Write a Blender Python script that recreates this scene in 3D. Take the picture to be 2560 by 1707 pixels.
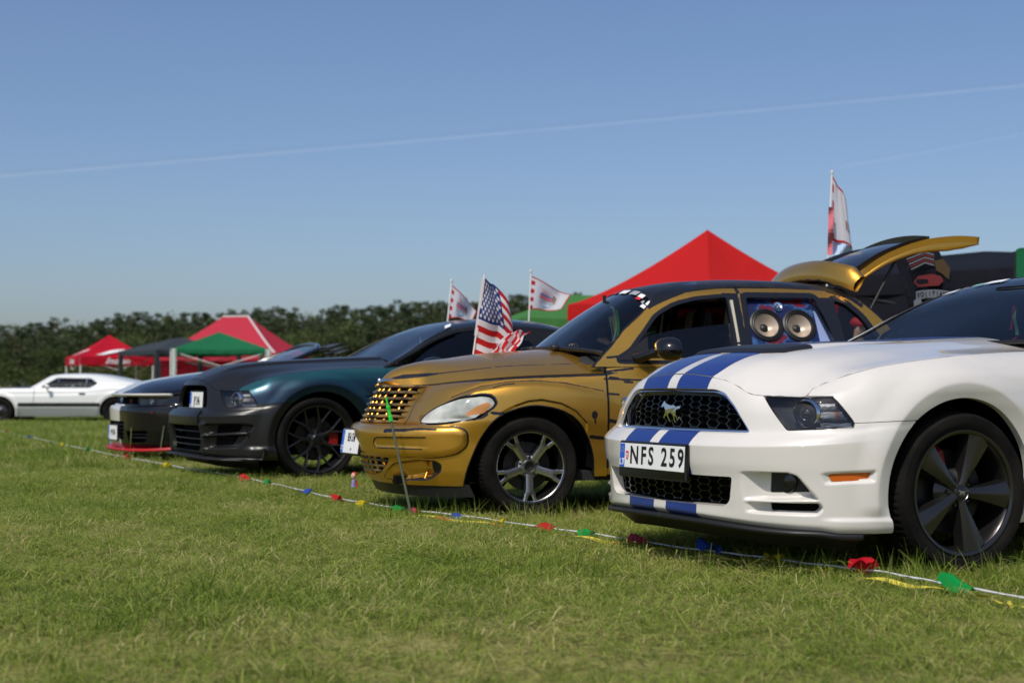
import bpy, math, random
import numpy as np
from mathutils import Vector, Matrix, Euler
R = math.radians
random.seed(7)
for o in list(bpy.data.objects):
    bpy.data.objects.remove(o)
SC = bpy.context.scene
COL = SC.collection
# ---------------------------------------------------------------- camera
cam = bpy.data.cameras.new('camera')
camera = bpy.data.objects.new('camera', cam); COL.objects.link(camera)
camera.location = (0, 0, .79)
camera.rotation_euler = (R(90) + .0305, 0, 0)
cam.lens = 50; cam.sensor_width = 36; cam.clip_start = .05; cam.clip_end = 20000
cam.dof.use_dof = True; cam.dof.focus_distance = 7.0; cam.dof.aperture_fstop = 2.8
SC.camera = camera
# ---------------------------------------------------------------- sky, sun, exposure
SUN_AZ, SUN_EL = R(-155), R(53)          # compass angle of the sun from +Y (clockwise), height
world = bpy.data.worlds.new('World'); SC.world = world; world.use_nodes = True
wn = world.node_tree
sky = wn.nodes.new('ShaderNodeTexSky'); sky.sky_type = 'NISHITA'; sky.sun_disc = False
sky.sun_elevation = SUN_EL; sky.sun_rotation = SUN_AZ
sky.air_density = 1.0; sky.dust_density = 1.6; sky.ozone_density = 5.6; sky.altitude = 0
tint = wn.nodes.new('ShaderNodeMix'); tint.data_type = 'RGBA'; tint.blend_type = 'MULTIPLY'; tint.inputs[0].default_value = 1; tint.inputs[7].default_value = (1.02, .985, 1.02, 1)
wn.links.new(sky.outputs[0], tint.inputs[6]); wn.links.new(tint.outputs[2], wn.nodes['Background'].inputs[0])
wn.nodes['Background'].inputs[1].default_value = .108
sd = bpy.data.lights.new('sun', 'SUN'); sun = bpy.data.objects.new('sun', sd); COL.objects.link(sun)
sd.energy = 3.5; sd.angle = R(.53); sd.color = (1, .94, .83)
sun.rotation_euler = Vector((math.sin(SUN_AZ) * math.cos(SUN_EL), math.cos(SUN_AZ) * math.cos(SUN_EL), math.sin(SUN_EL))).to_track_quat('Z', 'Y').to_euler()
SC.view_settings.view_transform = 'Standard'; SC.view_settings.look = 'None'
SC.view_settings.exposure = 0; SC.view_settings.gamma = 1
SC.view_settings.use_curve_mapping = False
SC.render.engine = 'CYCLES'
SC.cycles.max_bounces = 8; SC.cycles.transparent_max_bounces = 16; SC.cycles.use_denoising = True
# ---------------------------------------------------------------- geometry kit
def akima(t, P, q):
    """smooth interpolation (modified Akima) of rows P at parameters t, sampled at q"""
    t = np.asarray(t, float); P = np.asarray(P, float); q = np.asarray(q, float)
    sh = P.shape[1:]; P2 = P.reshape(len(t), -1); n = len(t)
    h = np.diff(t)[:, None]; m = np.diff(P2, axis=0) / h
    if n == 2:
        w = ((q - t[0]) / (t[1] - t[0]))[:, None]
        return (P2[0] * (1 - w) + P2[1] * w).reshape((len(q),) + sh)
    a = 2 * m[0] - m[1]; b = 2 * a - m[0]; c = 2 * m[-1] - m[-2]; d = 2 * c - m[-1]
    M = np.vstack([b, a, m, c, d])
    w1 = np.abs(M[3:] - M[2:-1]) + np.abs(M[3:] + M[2:-1]) / 2
    w2 = np.abs(M[1:-2] - M[:-3]) + np.abs(M[1:-2] + M[:-3]) / 2
    s = w1 + w2
    S = np.where(s > 1e-9, (w1 * M[1:-2] + w2 * M[2:-1]) / np.where(s > 1e-9, s, 1), (M[1:-2] + M[2:-1]) / 2)
    k = np.clip(np.searchsorted(t, q, side='right') - 1, 0, n - 2)
    hh = (t[k + 1] - t[k])[:, None]; x = (q - t[k])[:, None] / hh
    p0, p1, s0, s1 = P2[k], P2[k + 1], S[k] * hh, S[k + 1] * hh
    r = p0 * (1 + 2 * x) * (1 - x) ** 2 + s0 * x * (1 - x) ** 2 + p1 * x * x * (3 - 2 * x) + s1 * x * x * (x - 1)
    return r.reshape((len(q),) + sh)

def params(C, axis):
    d = np.linalg.norm(np.diff(C, axis=axis), axis=2).mean(axis=1 - axis)
    return np.concatenate([[0], np.cumsum(np.maximum(d, 1e-4))])

def dens(t, res):
    """sample parameters: res = spacing, or one spacing per segment"""
    out = [t[0]]
    for i in range(len(t) - 1):
        r = res if np.isscalar(res) else res[min(i, len(res) - 1)]
        k = max(1, int(round((t[i + 1] - t[i]) / r)))
        out += list(t[i] + (t[i + 1] - t[i]) * np.arange(1, k + 1) / k)
    return np.array(out)

def net(C, ru, rv):
    """C[rows][cols] -> dense grid; ru spacing along columns, rv along rows. returns G[v,u,3], u params"""
    C = np.asarray(C, float)
    tu, tv = params(C, 1), params(C, 0)
    qu, qv = dens(tu, ru), dens(tv, rv)
    A = akima(tu, C.transpose(1, 0, 2), qu)              # U,R,3
    G = akima(tv, A.transpose(1, 0, 2), qv)              # V,U,3
    return G, qu, qv

def sd_poly(x, y, poly):
    p = np.asarray(poly, float); d = np.full(x.shape, 1e9); inside = np.zeros(x.shape, bool)
    for i in range(len(p)):
        a, b = p[i - 1], p[i]; e = b - a
        wx, wy = x - a[0], y - a[1]
        h = np.clip((wx * e[0] + wy * e[1]) / max(e @ e, 1e-12), 0, 1)
        d = np.minimum(d, (wx - e[0] * h) ** 2 + (wy - e[1] * h) ** 2)
        c = (a[1] > y) != (b[1] > y)
        if abs(e[1]) > 1e-12:
            inside ^= c & (x < a[0] + e[0] * (y - a[1]) / e[1])
    return np.where(inside, -1, 1) * np.sqrt(d)

def d_line(x, y, pl):
    p = np.asarray(pl, float); d = np.full(x.shape, 1e9)
    for a, b in zip(p[:-1], p[1:]):
        e = b - a; wx, wy = x - a[0], y - a[1]
        h = np.clip((wx * e[0] + wy * e[1]) / max(e @ e, 1e-12), 0, 1)
        d = np.minimum(d, (wx - e[0] * h) ** 2 + (wy - e[1] * h) ** 2)
    return np.sqrt(d)

def rnd(poly, r, n=5):
    """polygon with its corners rounded (r: radius or one per corner)"""
    p = np.asarray(poly, float); out = []
    for i in range(len(p)):
        a, b, c = p[i - 1], p[i], p[(i + 1) % len(p)]
        ri = r if np.isscalar(r) else r[i]
        u, v = a - b, c - b; lu, lv = np.linalg.norm(u), np.linalg.norm(v)
        k = min(ri, lu * .48, lv * .48); s, e = b + u / lu * k, b + v / lv * k
        for j in range(n + 1):
            t = j / n; out.append((1 - t) ** 2 * s + 2 * t * (1 - t) * b + t * t * e)
    return np.array(out)

def smooth(e0, e1, x):
    t = np.clip((x - e0) / (e1 - e0), 0, 1); return t * t * (3 - 2 * t)
def lathe_arr(prof, n=64, axis='y', a0=0, a1=2 * math.pi):
    """profile of (r, h) swept around the y axis -> grid"""
    p = np.asarray(prof, float); t = np.linspace(a0, a1, n + 1)
    return np.stack([p[:, 0][:, None] * np.cos(t), np.broadcast_to(p[:, 1][:, None], (len(p), n + 1)), p[:, 0][:, None] * np.sin(t)], 2)

class Sh:
    """a sheet of geometry: D rows = position(3) normal(3) a z ...; quads Q, other polygons T"""
    def __init__(s, D, Q, T=()):
        s.D, s.Q, s.T = np.asarray(D, float), np.asarray(Q, int).reshape(-1, 4), list(T)
    @staticmethod
    def grid(G, ext=None, flip=False):
        nv, nu = G.shape[:2]
        du, dv = np.gradient(G, axis=1), np.gradient(G, axis=0)
        N = np.cross(du, dv); N /= np.maximum(np.linalg.norm(N, axis=2), 1e-12)[:, :, None]
        i = np.arange(nv * nu).reshape(nv, nu)
        Q = np.stack([i[:-1, :-1], i[:-1, 1:], i[1:, 1:], i[1:, :-1]], 2).reshape(-1, 4)
        if flip: N = -N; Q = Q[:, ::-1]
        cols = [G.reshape(-1, 3), N.reshape(-1, 3)]
        if ext is not None: cols.append(ext.reshape(nv * nu, -1))
        return Sh(np.hstack(cols), Q)
    a = property(lambda s: s.D[:, 6]); z = property(lambda s: s.D[:, 7])
    X = property(lambda s: s.D[:, 0]); Y = property(lambda s: s.D[:, 1]); Z = property(lambda s: s.D[:, 2])
    def copy(s): return Sh(s.D.copy(), s.Q.copy(), [list(t) for t in s.T])
    def off(s, d):
        r = s.copy(); r.D[:, :3] += r.D[:, 3:6] * (d[:, None] if isinstance(d, np.ndarray) else d); return r
    def clip(s, f):
        inn = f <= 0; c = inn[s.Q].sum(1)
        keep = s.Q[c == 4]; polys = [list(q) for q in s.Q[(c > 0) & (c < 4)]]; T = []
        for t in s.T:
            k = sum(inn[i] for i in t)
            if k == len(t): T.append(t)
            elif k: polys.append(t)
        new, cache, n0 = [], {}, len(s.D)
        for p in polys:
            out = []
            for j in range(len(p)):
                a, b = p[j - 1], p[j]
                if inn[a] != inn[b]:
                    k = (a, b) if a < b else (b, a)
                    if k not in cache:
                        w = f[k[0]] / (f[k[0]] - f[k[1]]); cache[k] = n0 + len(new)
                        new.append(s.D[k[0]] * (1 - w) + s.D[k[1]] * w)
                    out.append(cache[k])
                if inn[b]: out.append(b)
            if len(out) >= 3: T.append(out)
        D = np.vstack([s.D, np.array(new)]) if new else s.D
        return Sh(D, keep, T).compact()
    def compact(s):
        used = np.zeros(len(s.D), bool)
        if len(s.Q): used[s.Q.ravel()] = True
        for t in s.T: used[t] = True
        m = np.cumsum(used) - 1
        return Sh(s.D[used], m[s.Q] if len(s.Q) else s.Q, [[int(m[i]) for i in t] for t in s.T])
    def mirror(s, join=True):
        D = s.D.copy(); D[:, 1] *= -1; D[:, 4] *= -1; n = len(D)
        m = np.arange(n) + n
        if join:
            w = np.abs(s.D[:, 1]) < 1e-6; m[w] = np.where(w)[0]
            Q = np.vstack([s.Q, m[s.Q][:, ::-1]]); T = s.T + [[int(m[i]) for i in t][::-1] for t in s.T]
            return Sh(np.vstack([s.D, D]), Q, T).compact()
        return Sh(D, s.Q[:, ::-1], [t[::-1] for t in s.T])
    def bound(s):
        e = {}
        for q in list(s.Q) + s.T:
            for j in range(len(q)):
                a, b = int(q[j - 1]), int(q[j]); k = (a, b) if a < b else (b, a)
                e[k] = None if k in e else (a, b)
        return [v for v in e.values() if v is not None]
    def flange(s, d=.012, d0=0, f=None):
        """turn the open edges inward by d"""
        B = s.bound()
        if f is not None: B = [e for e in B if f(s.D[e[0]]) and f(s.D[e[1]])]
        ids = sorted({i for e in B for i in e}); m = {i: k for k, i in enumerate(ids)}
        top = s.D[ids].copy(); bot = top.copy(); bot[:, :3] -= bot[:, 3:6] * d
        n = len(s.D); k = len(ids)
        Q = [(n + m[b], n + m[a], n + k + m[a], n + k + m[b]) for a, b in B]
        return Sh(np.vstack([s.D, top, bot]), np.vstack([s.Q, np.array(Q, int).reshape(-1, 4)]), s.T)
    def add(s, o):
        n = len(s.D); k = min(s.D.shape[1], o.D.shape[1])
        return Sh(np.vstack([s.D[:, :k], o.D[:, :k]]), np.vstack([s.Q, o.Q + n]), s.T + [[i + n for i in t] for t in o.T])
    def parts(s):
        """the separate pieces of the sheet"""
        p = np.arange(len(s.D)); F = [list(q) for q in s.Q] + s.T
        E_ = np.array([(f[i - 1], f[i]) for f in F for i in range(len(f))])
        while True:
            q = p.copy(); m = np.minimum(q[E_[:, 0]], q[E_[:, 1]]); np.minimum.at(q, E_[:, 0], m); np.minimum.at(q, E_[:, 1], m); q = q[q]
            if (q == p).all(): break
            p = q
        return [Sh(s.D, s.Q[p[s.Q[:, 0]] == k] if len(s.Q) else s.Q, [t for t in s.T if p[t[0]] == k]).compact() for k in np.unique(p[E_[:, 0]])]
    def mesh(s, name='surface', smooth=True):
        me = bpy.data.meshes.new(name)
        F = s.Q.tolist() + s.T
        me.from_pydata(s.D[:, :3].tolist(), [], F); me.update()
        if smooth: me.polygons.foreach_set('use_smooth', [True] * len(me.polygons))
        return me
    def build(s, name, mat, parent=None, smooth=True, attr=None):
        me = s.mesh(name, smooth)
        if attr: me.attributes.new(attr, 'FLOAT', 'POINT').data.foreach_set('value', np.asarray(s.D[:, 8], np.float32))
        return obj(name, me, mat, parent)

def obj(name, me, mat=None, parent=None, loc=None, rot=None, label=None):
    o = bpy.data.objects.new(name, me); COL.objects.link(o)
    if mat is not None:
        for m in (mat if isinstance(mat, (list, tuple)) else [mat]): me.materials.append(m)
    if parent is not None: o.parent = parent
    if loc is not None: o.location = loc
    if rot is not None: o.rotation_euler = rot
    if label: o['label'] = label
    return o

def thing(name, label, cat, loc=(0, 0, 0), rz=0, group=None):
    o = bpy.data.objects.new(name, None); COL.objects.link(o)
    o.location = loc; o.rotation_euler = (0, 0, rz); o.empty_display_size = .1
    return tag(o, label, cat, group)

def tag(o, label, cat, group=None, kind=None):
    o['label'] = label; o['category'] = cat
    if group: o['group'] = group
    if kind: o['kind'] = kind
    return o

class MB:
    """collects simple shapes into one mesh"""
    def __init__(s): s.v, s.f, s.m = [], [], []
    def add(s, V, F, mi=0):
        n = len(s.v); s.v += [tuple(map(float, v)) for v in V]; s.f += [[int(i) + n for i in f] for f in F]; s.m += [mi] * len(F); return s
    def grid(s, G, mi=0, flip=False):
        nv, nu = G.shape[:2]; i = np.arange(nv * nu).reshape(nv, nu)
        Q = np.stack([i[:-1, :-1], i[:-1, 1:], i[1:, 1:], i[1:, :-1]], 2).reshape(-1, 4)
        return s.add(G.reshape(-1, 3), (Q[:, ::-1] if flip else Q).tolist(), mi)
    def box(s, c, d, M=None, mi=0, bev=0):
        x, y, z = np.array(d) / 2; pts = []
        if bev:
            b = bev
            for sz in (-1, 1):
                for q in ((-1, -1), (1, -1), (1, 1), (-1, 1)):
                    pts += [(q[0] * (x - b), q[1] * (y - b), sz * z), (q[0] * x, q[1] * (y - b), sz * (z - b)), (q[0] * (x - b), q[1] * y, sz * (z - b))]
            F = []
            I = lambda k, q, t: k * 12 + q * 3 + t
            F.append([I(0, 3, 0), I(0, 2, 0), I(0, 1, 0), I(0, 0, 0)]); F.append([I(1, 0, 0), I(1, 1, 0), I(1, 2, 0), I(1, 3, 0)])
            for a, b2, t in ((0, 1, 2), (1, 2, 1), (2, 3, 2), (3, 0, 1)):
                F.append([I(0, a, t), I(0, b2, t), I(1, b2, t), I(1, a, t)])
                F.append([I(0, a, 0), I(0, b2, 0), I(0, b2, t), I(0, a, t)]); F.append([I(1, b2, 0), I(1, a, 0), I(1, a, t), I(1, b2, t)])
            for q in range(4):
                t0, t1 = (1, 2) if q in (0, 2) else (2, 1)
                t0, t1 = (1, 2)
                F.append([I(0, q, t0), I(0, q, t1), I(1, q, t1), I(1, q, t0)])
                for k in (0, 1): F.append([I(k, q, 0), I(k, q, 1), I(k, q, 2)])
        else:
            pts = [(sx * x, sy * y, sz * z) for sz in (-1, 1) for sx, sy in ((-1, -1), (1, -1), (1, 1), (-1, 1))]
            F = [[3, 2, 1, 0], [4, 5, 6, 7], [0, 1, 5, 4], [1, 2, 6, 5], [2, 3, 7, 6], [3, 0, 4, 7]]
        P = [Vector(p) for p in pts]
        if M is not None: P = [M @ p for p in P]
        return s.add([p + Vector(c) for p in P], F, mi)
    def tube(s, path, r, n=8, mi=0, cap=True):
        P = [Vector(p) for p in path]; rr = r if isinstance(r, (list, tuple, np.ndarray)) else [r] * len(P)
        V, F = [], []; up = None
        for i, p in enumerate(P):
            t = (P[min(i + 1, len(P) - 1)] - P[max(i - 1, 0)]).normalized()
            if up is None: up = t.orthogonal().normalized()
            up = (up - t * up.dot(t)).normalized(); w = t.cross(up)
            for k in range(n):
                a = 2 * math.pi * k / n; V.append(p + (up * math.cos(a) + w * math.sin(a)) * rr[i])
        for i in range(len(P) - 1):
            for k in range(n):
                F.append([i * n + k, i * n + (k + 1) % n, (i + 1) * n + (k + 1) % n, (i + 1) * n + k])
        if cap: F += [list(range(n))[::-1], [(len(P) - 1) * n + k for k in range(n)]]
        return s.add(V, F, mi)
    def lathe(s, prof, n=32, M=None, mi=0):
        """(r, h) about local y"""
        G = lathe_arr(prof, n); V = G.reshape(-1, 3)
        if M is not None: V = np.array([M @ Vector(v) for v in V])
        i = np.arange(len(V)).reshape(len(prof), n + 1)
        Q = np.stack([i[:-1, :-1], i[:-1, 1:], i[1:, 1:], i[1:, :-1]], 2).reshape(-1, 4)
        return s.add(V, Q.tolist(), mi)
    def prism(s, poly, fn, h, mi=0):
        """2-D outline -> fn(x, y, t) with t = 0 and h"""
        n = len(poly)
        V = [fn(x, y, 0) for x, y in poly] + [fn(x, y, h) for x, y in poly]
        F = [[i, (i + 1) % n, n + (i + 1) % n, n + i] for i in range(n)] + [list(range(n))[::-1], [n + i for i in range(n)]]
        return s.add(V, F, mi)
    def mesh(s, name, smooth=False):
        me = bpy.data.meshes.new(name); me.from_pydata(s.v, [], s.f)
        me.polygons.foreach_set('material_index', s.m); me.update()
        if smooth: me.polygons.foreach_set('use_smooth', [True] * len(me.polygons)); autosmooth(me, smooth if smooth > 1 else 38)
        return me
    def build(s, name, mat, parent=None, smooth=False, loc=None, rot=None, label=None):
        return obj(name, s.mesh(name, smooth), mat, parent, loc, rot, label)

def autosmooth(me, deg=38):
    """sharp edges where faces meet at more than deg"""
    n = np.empty(len(me.polygons) * 3); me.polygons.foreach_get('normal', n); n = n.reshape(-1, 3)
    first, sharp = {}, np.zeros(len(me.edges), bool); c = math.cos(R(deg))
    le = np.empty(len(me.loops), int); me.loops.foreach_get('edge_index', le)
    for p in me.polygons:
        for li in p.loop_indices:
            e = le[li]
            if e in first:
                if n[first[e]] @ n[p.index] < c: sharp[e] = True
            else: first[e] = p.index
    me.edges.foreach_set('use_edge_sharp', sharp) if hasattr(me.edges[0], 'use_edge_sharp') else None

# ---------------------------------------------------------------- materials
def mat(name, col=(.5, .5, .5), rough=.5, metal=0, coat=0, spec=.5, trans=0, alpha=1, emit=None, bump=None, ior=1.45, coat_rough=.03, sheen=0):
    m = bpy.data.materials.new(name); m.use_nodes = True
    b = m.node_tree.nodes['Principled BSDF']
    b.inputs['Base Color'].default_value = (*col, 1); b.inputs['Roughness'].default_value = rough
    b.inputs['Metallic'].default_value = metal; b.inputs['Coat Weight'].default_value = coat; b.inputs['Coat Roughness'].default_value = coat_rough
    b.inputs['Specular IOR Level'].default_value = spec; b.inputs['Transmission Weight'].default_value = trans; b.inputs['IOR'].default_value = ior
    b.inputs['Sheen Weight'].default_value = sheen
    return m
def nodes(m): return m.node_tree.nodes, m.node_tree.links, m.node_tree.nodes['Principled BSDF']
def noise_mix(m, c1, c2, scale=5, detail=4, lo=.35, hi=.65, coord='Object', inp='Base Color', rough=None, dist=0, stretch=None):
    """colour (or value) of a material varies between c1 and c2 by noise"""
    N, L, b = nodes(m)
    tc = N.new('ShaderNodeTexCoord'); nz = N.new('ShaderNodeTexNoise'); r = N.new('ShaderNodeValToRGB')
    nz.inputs['Scale'].default_value = scale; nz.inputs['Detail'].default_value = detail; nz.inputs['Distortion'].default_value = dist
    if stretch:
        mp = N.new('ShaderNodeMapping'); mp.inputs['Scale'].default_value = stretch; L.new(tc.outputs[coord], mp.inputs[0]); L.new(mp.outputs[0], nz.inputs['Vector'])
    else: L.new(tc.outputs[coord], nz.inputs['Vector'])
    L.new(nz.outputs[0], r.inputs[0])
    f = (lambda c: (*c, 1)) if not np.isscalar(c1) else (lambda c: (c, c, c, 1))
    r.color_ramp.elements[0].position = lo; r.color_ramp.elements[0].color = f(c1)
    r.color_ramp.elements[1].position = hi; r.color_ramp.elements[1].color = f(c2)
    L.new(r.outputs[0], b.inputs[inp]); return r
def bump(m, scale=200, strength=.2, dist=.001, coord='Object', detail=3):
    N, L, b = nodes(m)
    tc = N.new('ShaderNodeTexCoord'); nz = N.new('ShaderNodeTexNoise'); bp = N.new('ShaderNodeBump')
    nz.inputs['Scale'].default_value = scale; nz.inputs['Detail'].default_value = detail; bp.inputs['Strength'].default_value = strength; bp.inputs['Distance'].default_value = dist
    L.new(tc.outputs[coord], nz.inputs['Vector']); L.new(nz.outputs[0], bp.inputs['Height']); L.new(bp.outputs[0], b.inputs['Normal']); return m
def glass(name, tint=(.5, .55, .55), refl=1.0, rough=.0):
    """sheet glass: tinted see-through with a Fresnel reflection"""
    m = bpy.data.materials.new(name); m.use_nodes = True; N, L = m.node_tree.nodes, m.node_tree.links
    N.remove(N['Principled BSDF']); out = N['Material Output']
    t = N.new('ShaderNodeBsdfTransparent'); t.inputs[0].default_value = (*tint, 1)
    g = N.new('ShaderNodeBsdfGlossy'); g.inputs['Roughness'].default_value = rough; g.inputs[0].default_value = (refl, refl, refl, 1)
    f = N.new('ShaderNodeFresnel'); f.inputs[0].default_value = 1.52; mx = N.new('ShaderNodeMixShader')
    L.new(f.outputs[0], mx.inputs[0]); L.new(t.outputs[0], mx.inputs[1]); L.new(g.outputs[0], mx.inputs[2]); L.new(mx.outputs[0], out.inputs[0])
    return m

M = {}
M['white_paint'] = mat('white car paint', (.66, .63, .585), .4, coat=1)
def specks(m, c, lo=.72, hi=.74, scale=55, amt=.5):
    """sparse dried insect and mud marks on paint"""
    N, L, b = nodes(m); tc = N.new('ShaderNodeTexCoord'); n = N.new('ShaderNodeTexNoise'); n.inputs['Scale'].default_value = scale; n.inputs['Detail'].default_value = 1.5; n2 = N.new('ShaderNodeTexNoise'); n2.inputs['Scale'].default_value = 1.7
    mp = N.new('ShaderNodeMapping'); mp.inputs['Scale'].default_value = (1, .5, 1.6); L.new(tc.outputs['Object'], mp.inputs[0]); L.new(mp.outputs[0], n.inputs['Vector']); L.new(tc.outputs['Object'], n2.inputs['Vector'])
    r = N.new('ShaderNodeMapRange'); r.inputs['From Min'].default_value = lo; r.inputs['From Max'].default_value = hi; r.inputs['To Max'].default_value = amt; L.new(n.outputs[0], r.inputs['Value'])
    r2 = N.new('ShaderNodeMapRange'); r2.inputs['From Min'].default_value = .45; r2.inputs['From Max'].default_value = .62; L.new(n2.outputs[0], r2.inputs['Value']); mu = N.new('ShaderNodeMath'); mu.operation = 'MULTIPLY'; L.new(r.outputs[0], mu.inputs[0]); L.new(r2.outputs[0], mu.inputs[1])
    mx = N.new('ShaderNodeMix'); mx.data_type = 'RGBA'; mx.inputs[6].default_value = b.inputs['Base Color'].default_value[:]; mx.inputs[7].default_value = (*c, 1); L.new(mu.outputs[0], mx.inputs[0]); L.new(mx.outputs[2], b.inputs['Base Color'])
specks(M['white_paint'], (.25, .19, .11), .74, .76, 60, .4)
M['blue_vinyl'] = mat('blue stripe vinyl', (.012, .035, .19), .35, coat=.6, coat_rough=.08)
M['black_plastic'] = mat('black plastic', (.012, .012, .013), .45)
M['black_gloss'] = mat('gloss black', (.006, .006, .007), .18, coat=.5)
M['rubber'] = mat('tyre rubber', (.007, .0068, .0065), .85, spec=.15); noise_mix(M['rubber'], (.0045, .0044, .0042), (.012, .0105, .009), 9, 5)
M['chrome'] = mat('chrome', (.78, .78, .8), .08, 1)
M['silver'] = mat('silver metal', (.5, .5, .52), .3, 1)
M['dark'] = mat('dark recess', (.004, .004, .004), .9, spec=.1)
M['glass'] = glass('car window glass', (.42, .47, .47))
M['clear'] = glass('clear lamp lens', (.88, .9, .9))
M['tint'] = glass('tinted window glass', (.10, .11, .12))
M['orange_lens'] = mat('amber lens', (.55, .11, .012), .15, coat=1)
M['trim'] = mat('interior trim', (.015, .015, .017), .8)
M['red_caliper'] = mat('red brake paint', (.22, .006, .006), .4)
M['plate_white'] = mat('plate white', (.82, .82, .80), .35); M['plate_blue'] = mat('plate blue', (.02, .11, .55), .35)
M['ink'] = mat('plate ink', (.008, .008, .01), .4)
M['white_print'] = mat('white print', (.8, .8, .8), .5); M['red_print'] = mat('red print', (.6, .02, .03), .5)
M['blue_print'] = mat('blue print', (.02, .05, .3), .5)
# ================================================================ ground, sky trail, forest
rng = np.random.RandomState(11)
def gz(x, y):
    """height of the field"""
    x, y = np.asarray(x, float), np.asarray(y, float)
    z = .012 * np.sin(x * 1.1 + .5 * y) + .010 * np.sin(y * 1.7 - x * .4) + .008 * np.sin(2.3 * x + 1.9 * y)
    z = z - .045 * np.exp(-((x + .05) ** 2 + (y - 9.6) ** 2) / 3.2) + .02 * np.exp(-((x + 1.9) ** 2 + (y - 11.9) ** 2) / 3)
    z = z * np.clip(1.25 - y / 60, .2, 1) - .10 * smooth(22, 34, y) - .30 * smooth(36, 62, y) + .9 * smooth(90, 240, y)
    return z
def ground():
    ys = np.concatenate([np.linspace(-30, 2.4, 8), np.linspace(2.5, 16, 110), np.linspace(16.3, 60, 80), np.geomspace(61, 900, 40)])
    xs = np.concatenate([-np.geomspace(900, 10, 40), np.linspace(-9.8, 9.8, 120), np.geomspace(10, 900, 40)])
    X, Y = np.meshgrid(xs, ys); G = np.stack([X, Y, gz(X, Y)], 2)
    m = mat('field soil and thatch', (.07, .085, .03), .95, spec=.1)
    N, L, b = nodes(m)
    tc = N.new('ShaderNodeTexCoord')
    def nz(scale, det=5):
        n = N.new('ShaderNodeTexNoise'); n.inputs['Scale'].default_value = scale; n.inputs['Detail'].default_value = det; L.new(tc.outputs['Object'], n.inputs['Vector']); return n
    a, c = nz(1.6), nz(38, 3); r1 = N.new('ShaderNodeValToRGB'); r2 = N.new('ShaderNodeValToRGB')
    r1.color_ramp.elements[0].color = (.16, .17, .055, 1); r1.color_ramp.elements[0].position = .35; r1.color_ramp.elements[1].color = (.26, .25, .10, 1); r1.color_ramp.elements[1].position = .65
    r2.color_ramp.elements[0].color = (.45, .42, .32, 1); r2.color_ramp.elements[0].position = .3; r2.color_ramp.elements[1].color = (1.2, 1.15, 1.0, 1); r2.color_ramp.elements[1].position = .7
    L.new(a.outputs[0], r1.inputs[0]); L.new(c.outputs[0], r2.inputs[0])
    mx = N.new('ShaderNodeMix'); mx.data_type = 'RGBA'; mx.blend_type = 'MULTIPLY'; mx.inputs[0].default_value = 1
    L.new(r1.outputs[0], mx.inputs[6]); L.new(r2.outputs[0], mx.inputs[7]); L.new(mx.outputs[2], b.inputs['Base Color'])
    o = Sh.grid(G).build('ground', m); o['kind'] = 'structure'; return o
ground()

def leafy(name, c1, c2, trans=.35, scale=1.0, rough=.5, objrand=.5, patch=0):
    """foliage: colour by the instance's own random number and the blade's tone"""
    m = bpy.data.materials.new(name); m.use_nodes = True; N, L, b = nodes(m); out = N['Material Output']
    at = N.new('ShaderNodeAttribute'); at.attribute_name = 'tone'; oi = N.new('ShaderNodeObjectInfo')
    ad = N.new('ShaderNodeMath'); ad.operation = 'MULTIPLY_ADD'; ad.inputs[1].default_value = objrand; L.new(oi.outputs['Random'], ad.inputs[0]); 
    m1 = N.new('ShaderNodeMath'); m1.operation = 'MULTIPLY'; m1.inputs[1].default_value = 1 - objrand; L.new(at.outputs['Fac'], m1.inputs[0]); L.new(m1.outputs[0], ad.inputs[2])
    r = N.new('ShaderNodeValToRGB'); e = r.color_ramp.elements
    cols = [c1] + c2; e[0].position = 0; e[0].color = (*cols[0], 1); e[1].position = 1; e[1].color = (*cols[-1], 1)
    for i, c in enumerate(cols[1:-1]): q = e.new((i + 1) / (len(cols) - 1)); q.color = (*c, 1)
    if patch:
        nz = N.new('ShaderNodeTexNoise'); nz.inputs['Scale'].default_value = .9; nz.inputs['Detail'].default_value = 4; nz.inputs['Roughness'].default_value = .65; L.new(oi.outputs['Location'], nz.inputs['Vector'])
        pm = N.new('ShaderNodeMath'); pm.operation = 'MULTIPLY_ADD'; pm.inputs[1].default_value = patch * 2; L.new(nz.outputs[0], pm.inputs[0]); pa = N.new('ShaderNodeMath'); pa.operation = 'SUBTRACT'; pa.inputs[1].default_value = patch; L.new(ad.outputs[0], pa.inputs[0]); L.new(pa.outputs[0], pm.inputs[2]); ad = pm
    L.new(ad.outputs[0], r.inputs[0]); L.new(r.outputs[0], b.inputs['Base Color']); b.inputs['Roughness'].default_value = rough; b.inputs['Specular IOR Level'].default_value = .3
    t = N.new('ShaderNodeBsdfTranslucent'); L.new(r.outputs[0], t.inputs[0]); mx = N.new('ShaderNodeMixShader'); mx.inputs[0].default_value = trans
    L.new(b.outputs[0], mx.inputs[1]); L.new(t.outputs[0], mx.inputs[2]); L.new(mx.outputs[0], out.inputs[0]); return m
M['grass'] = leafy('grass blades', (.045, .095, .010), [(.13, .225, .022), (.235, .33, .040), (.37, .41, .085), (.66, .56, .28)], .5, objrand=.3, patch=.55)

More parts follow.
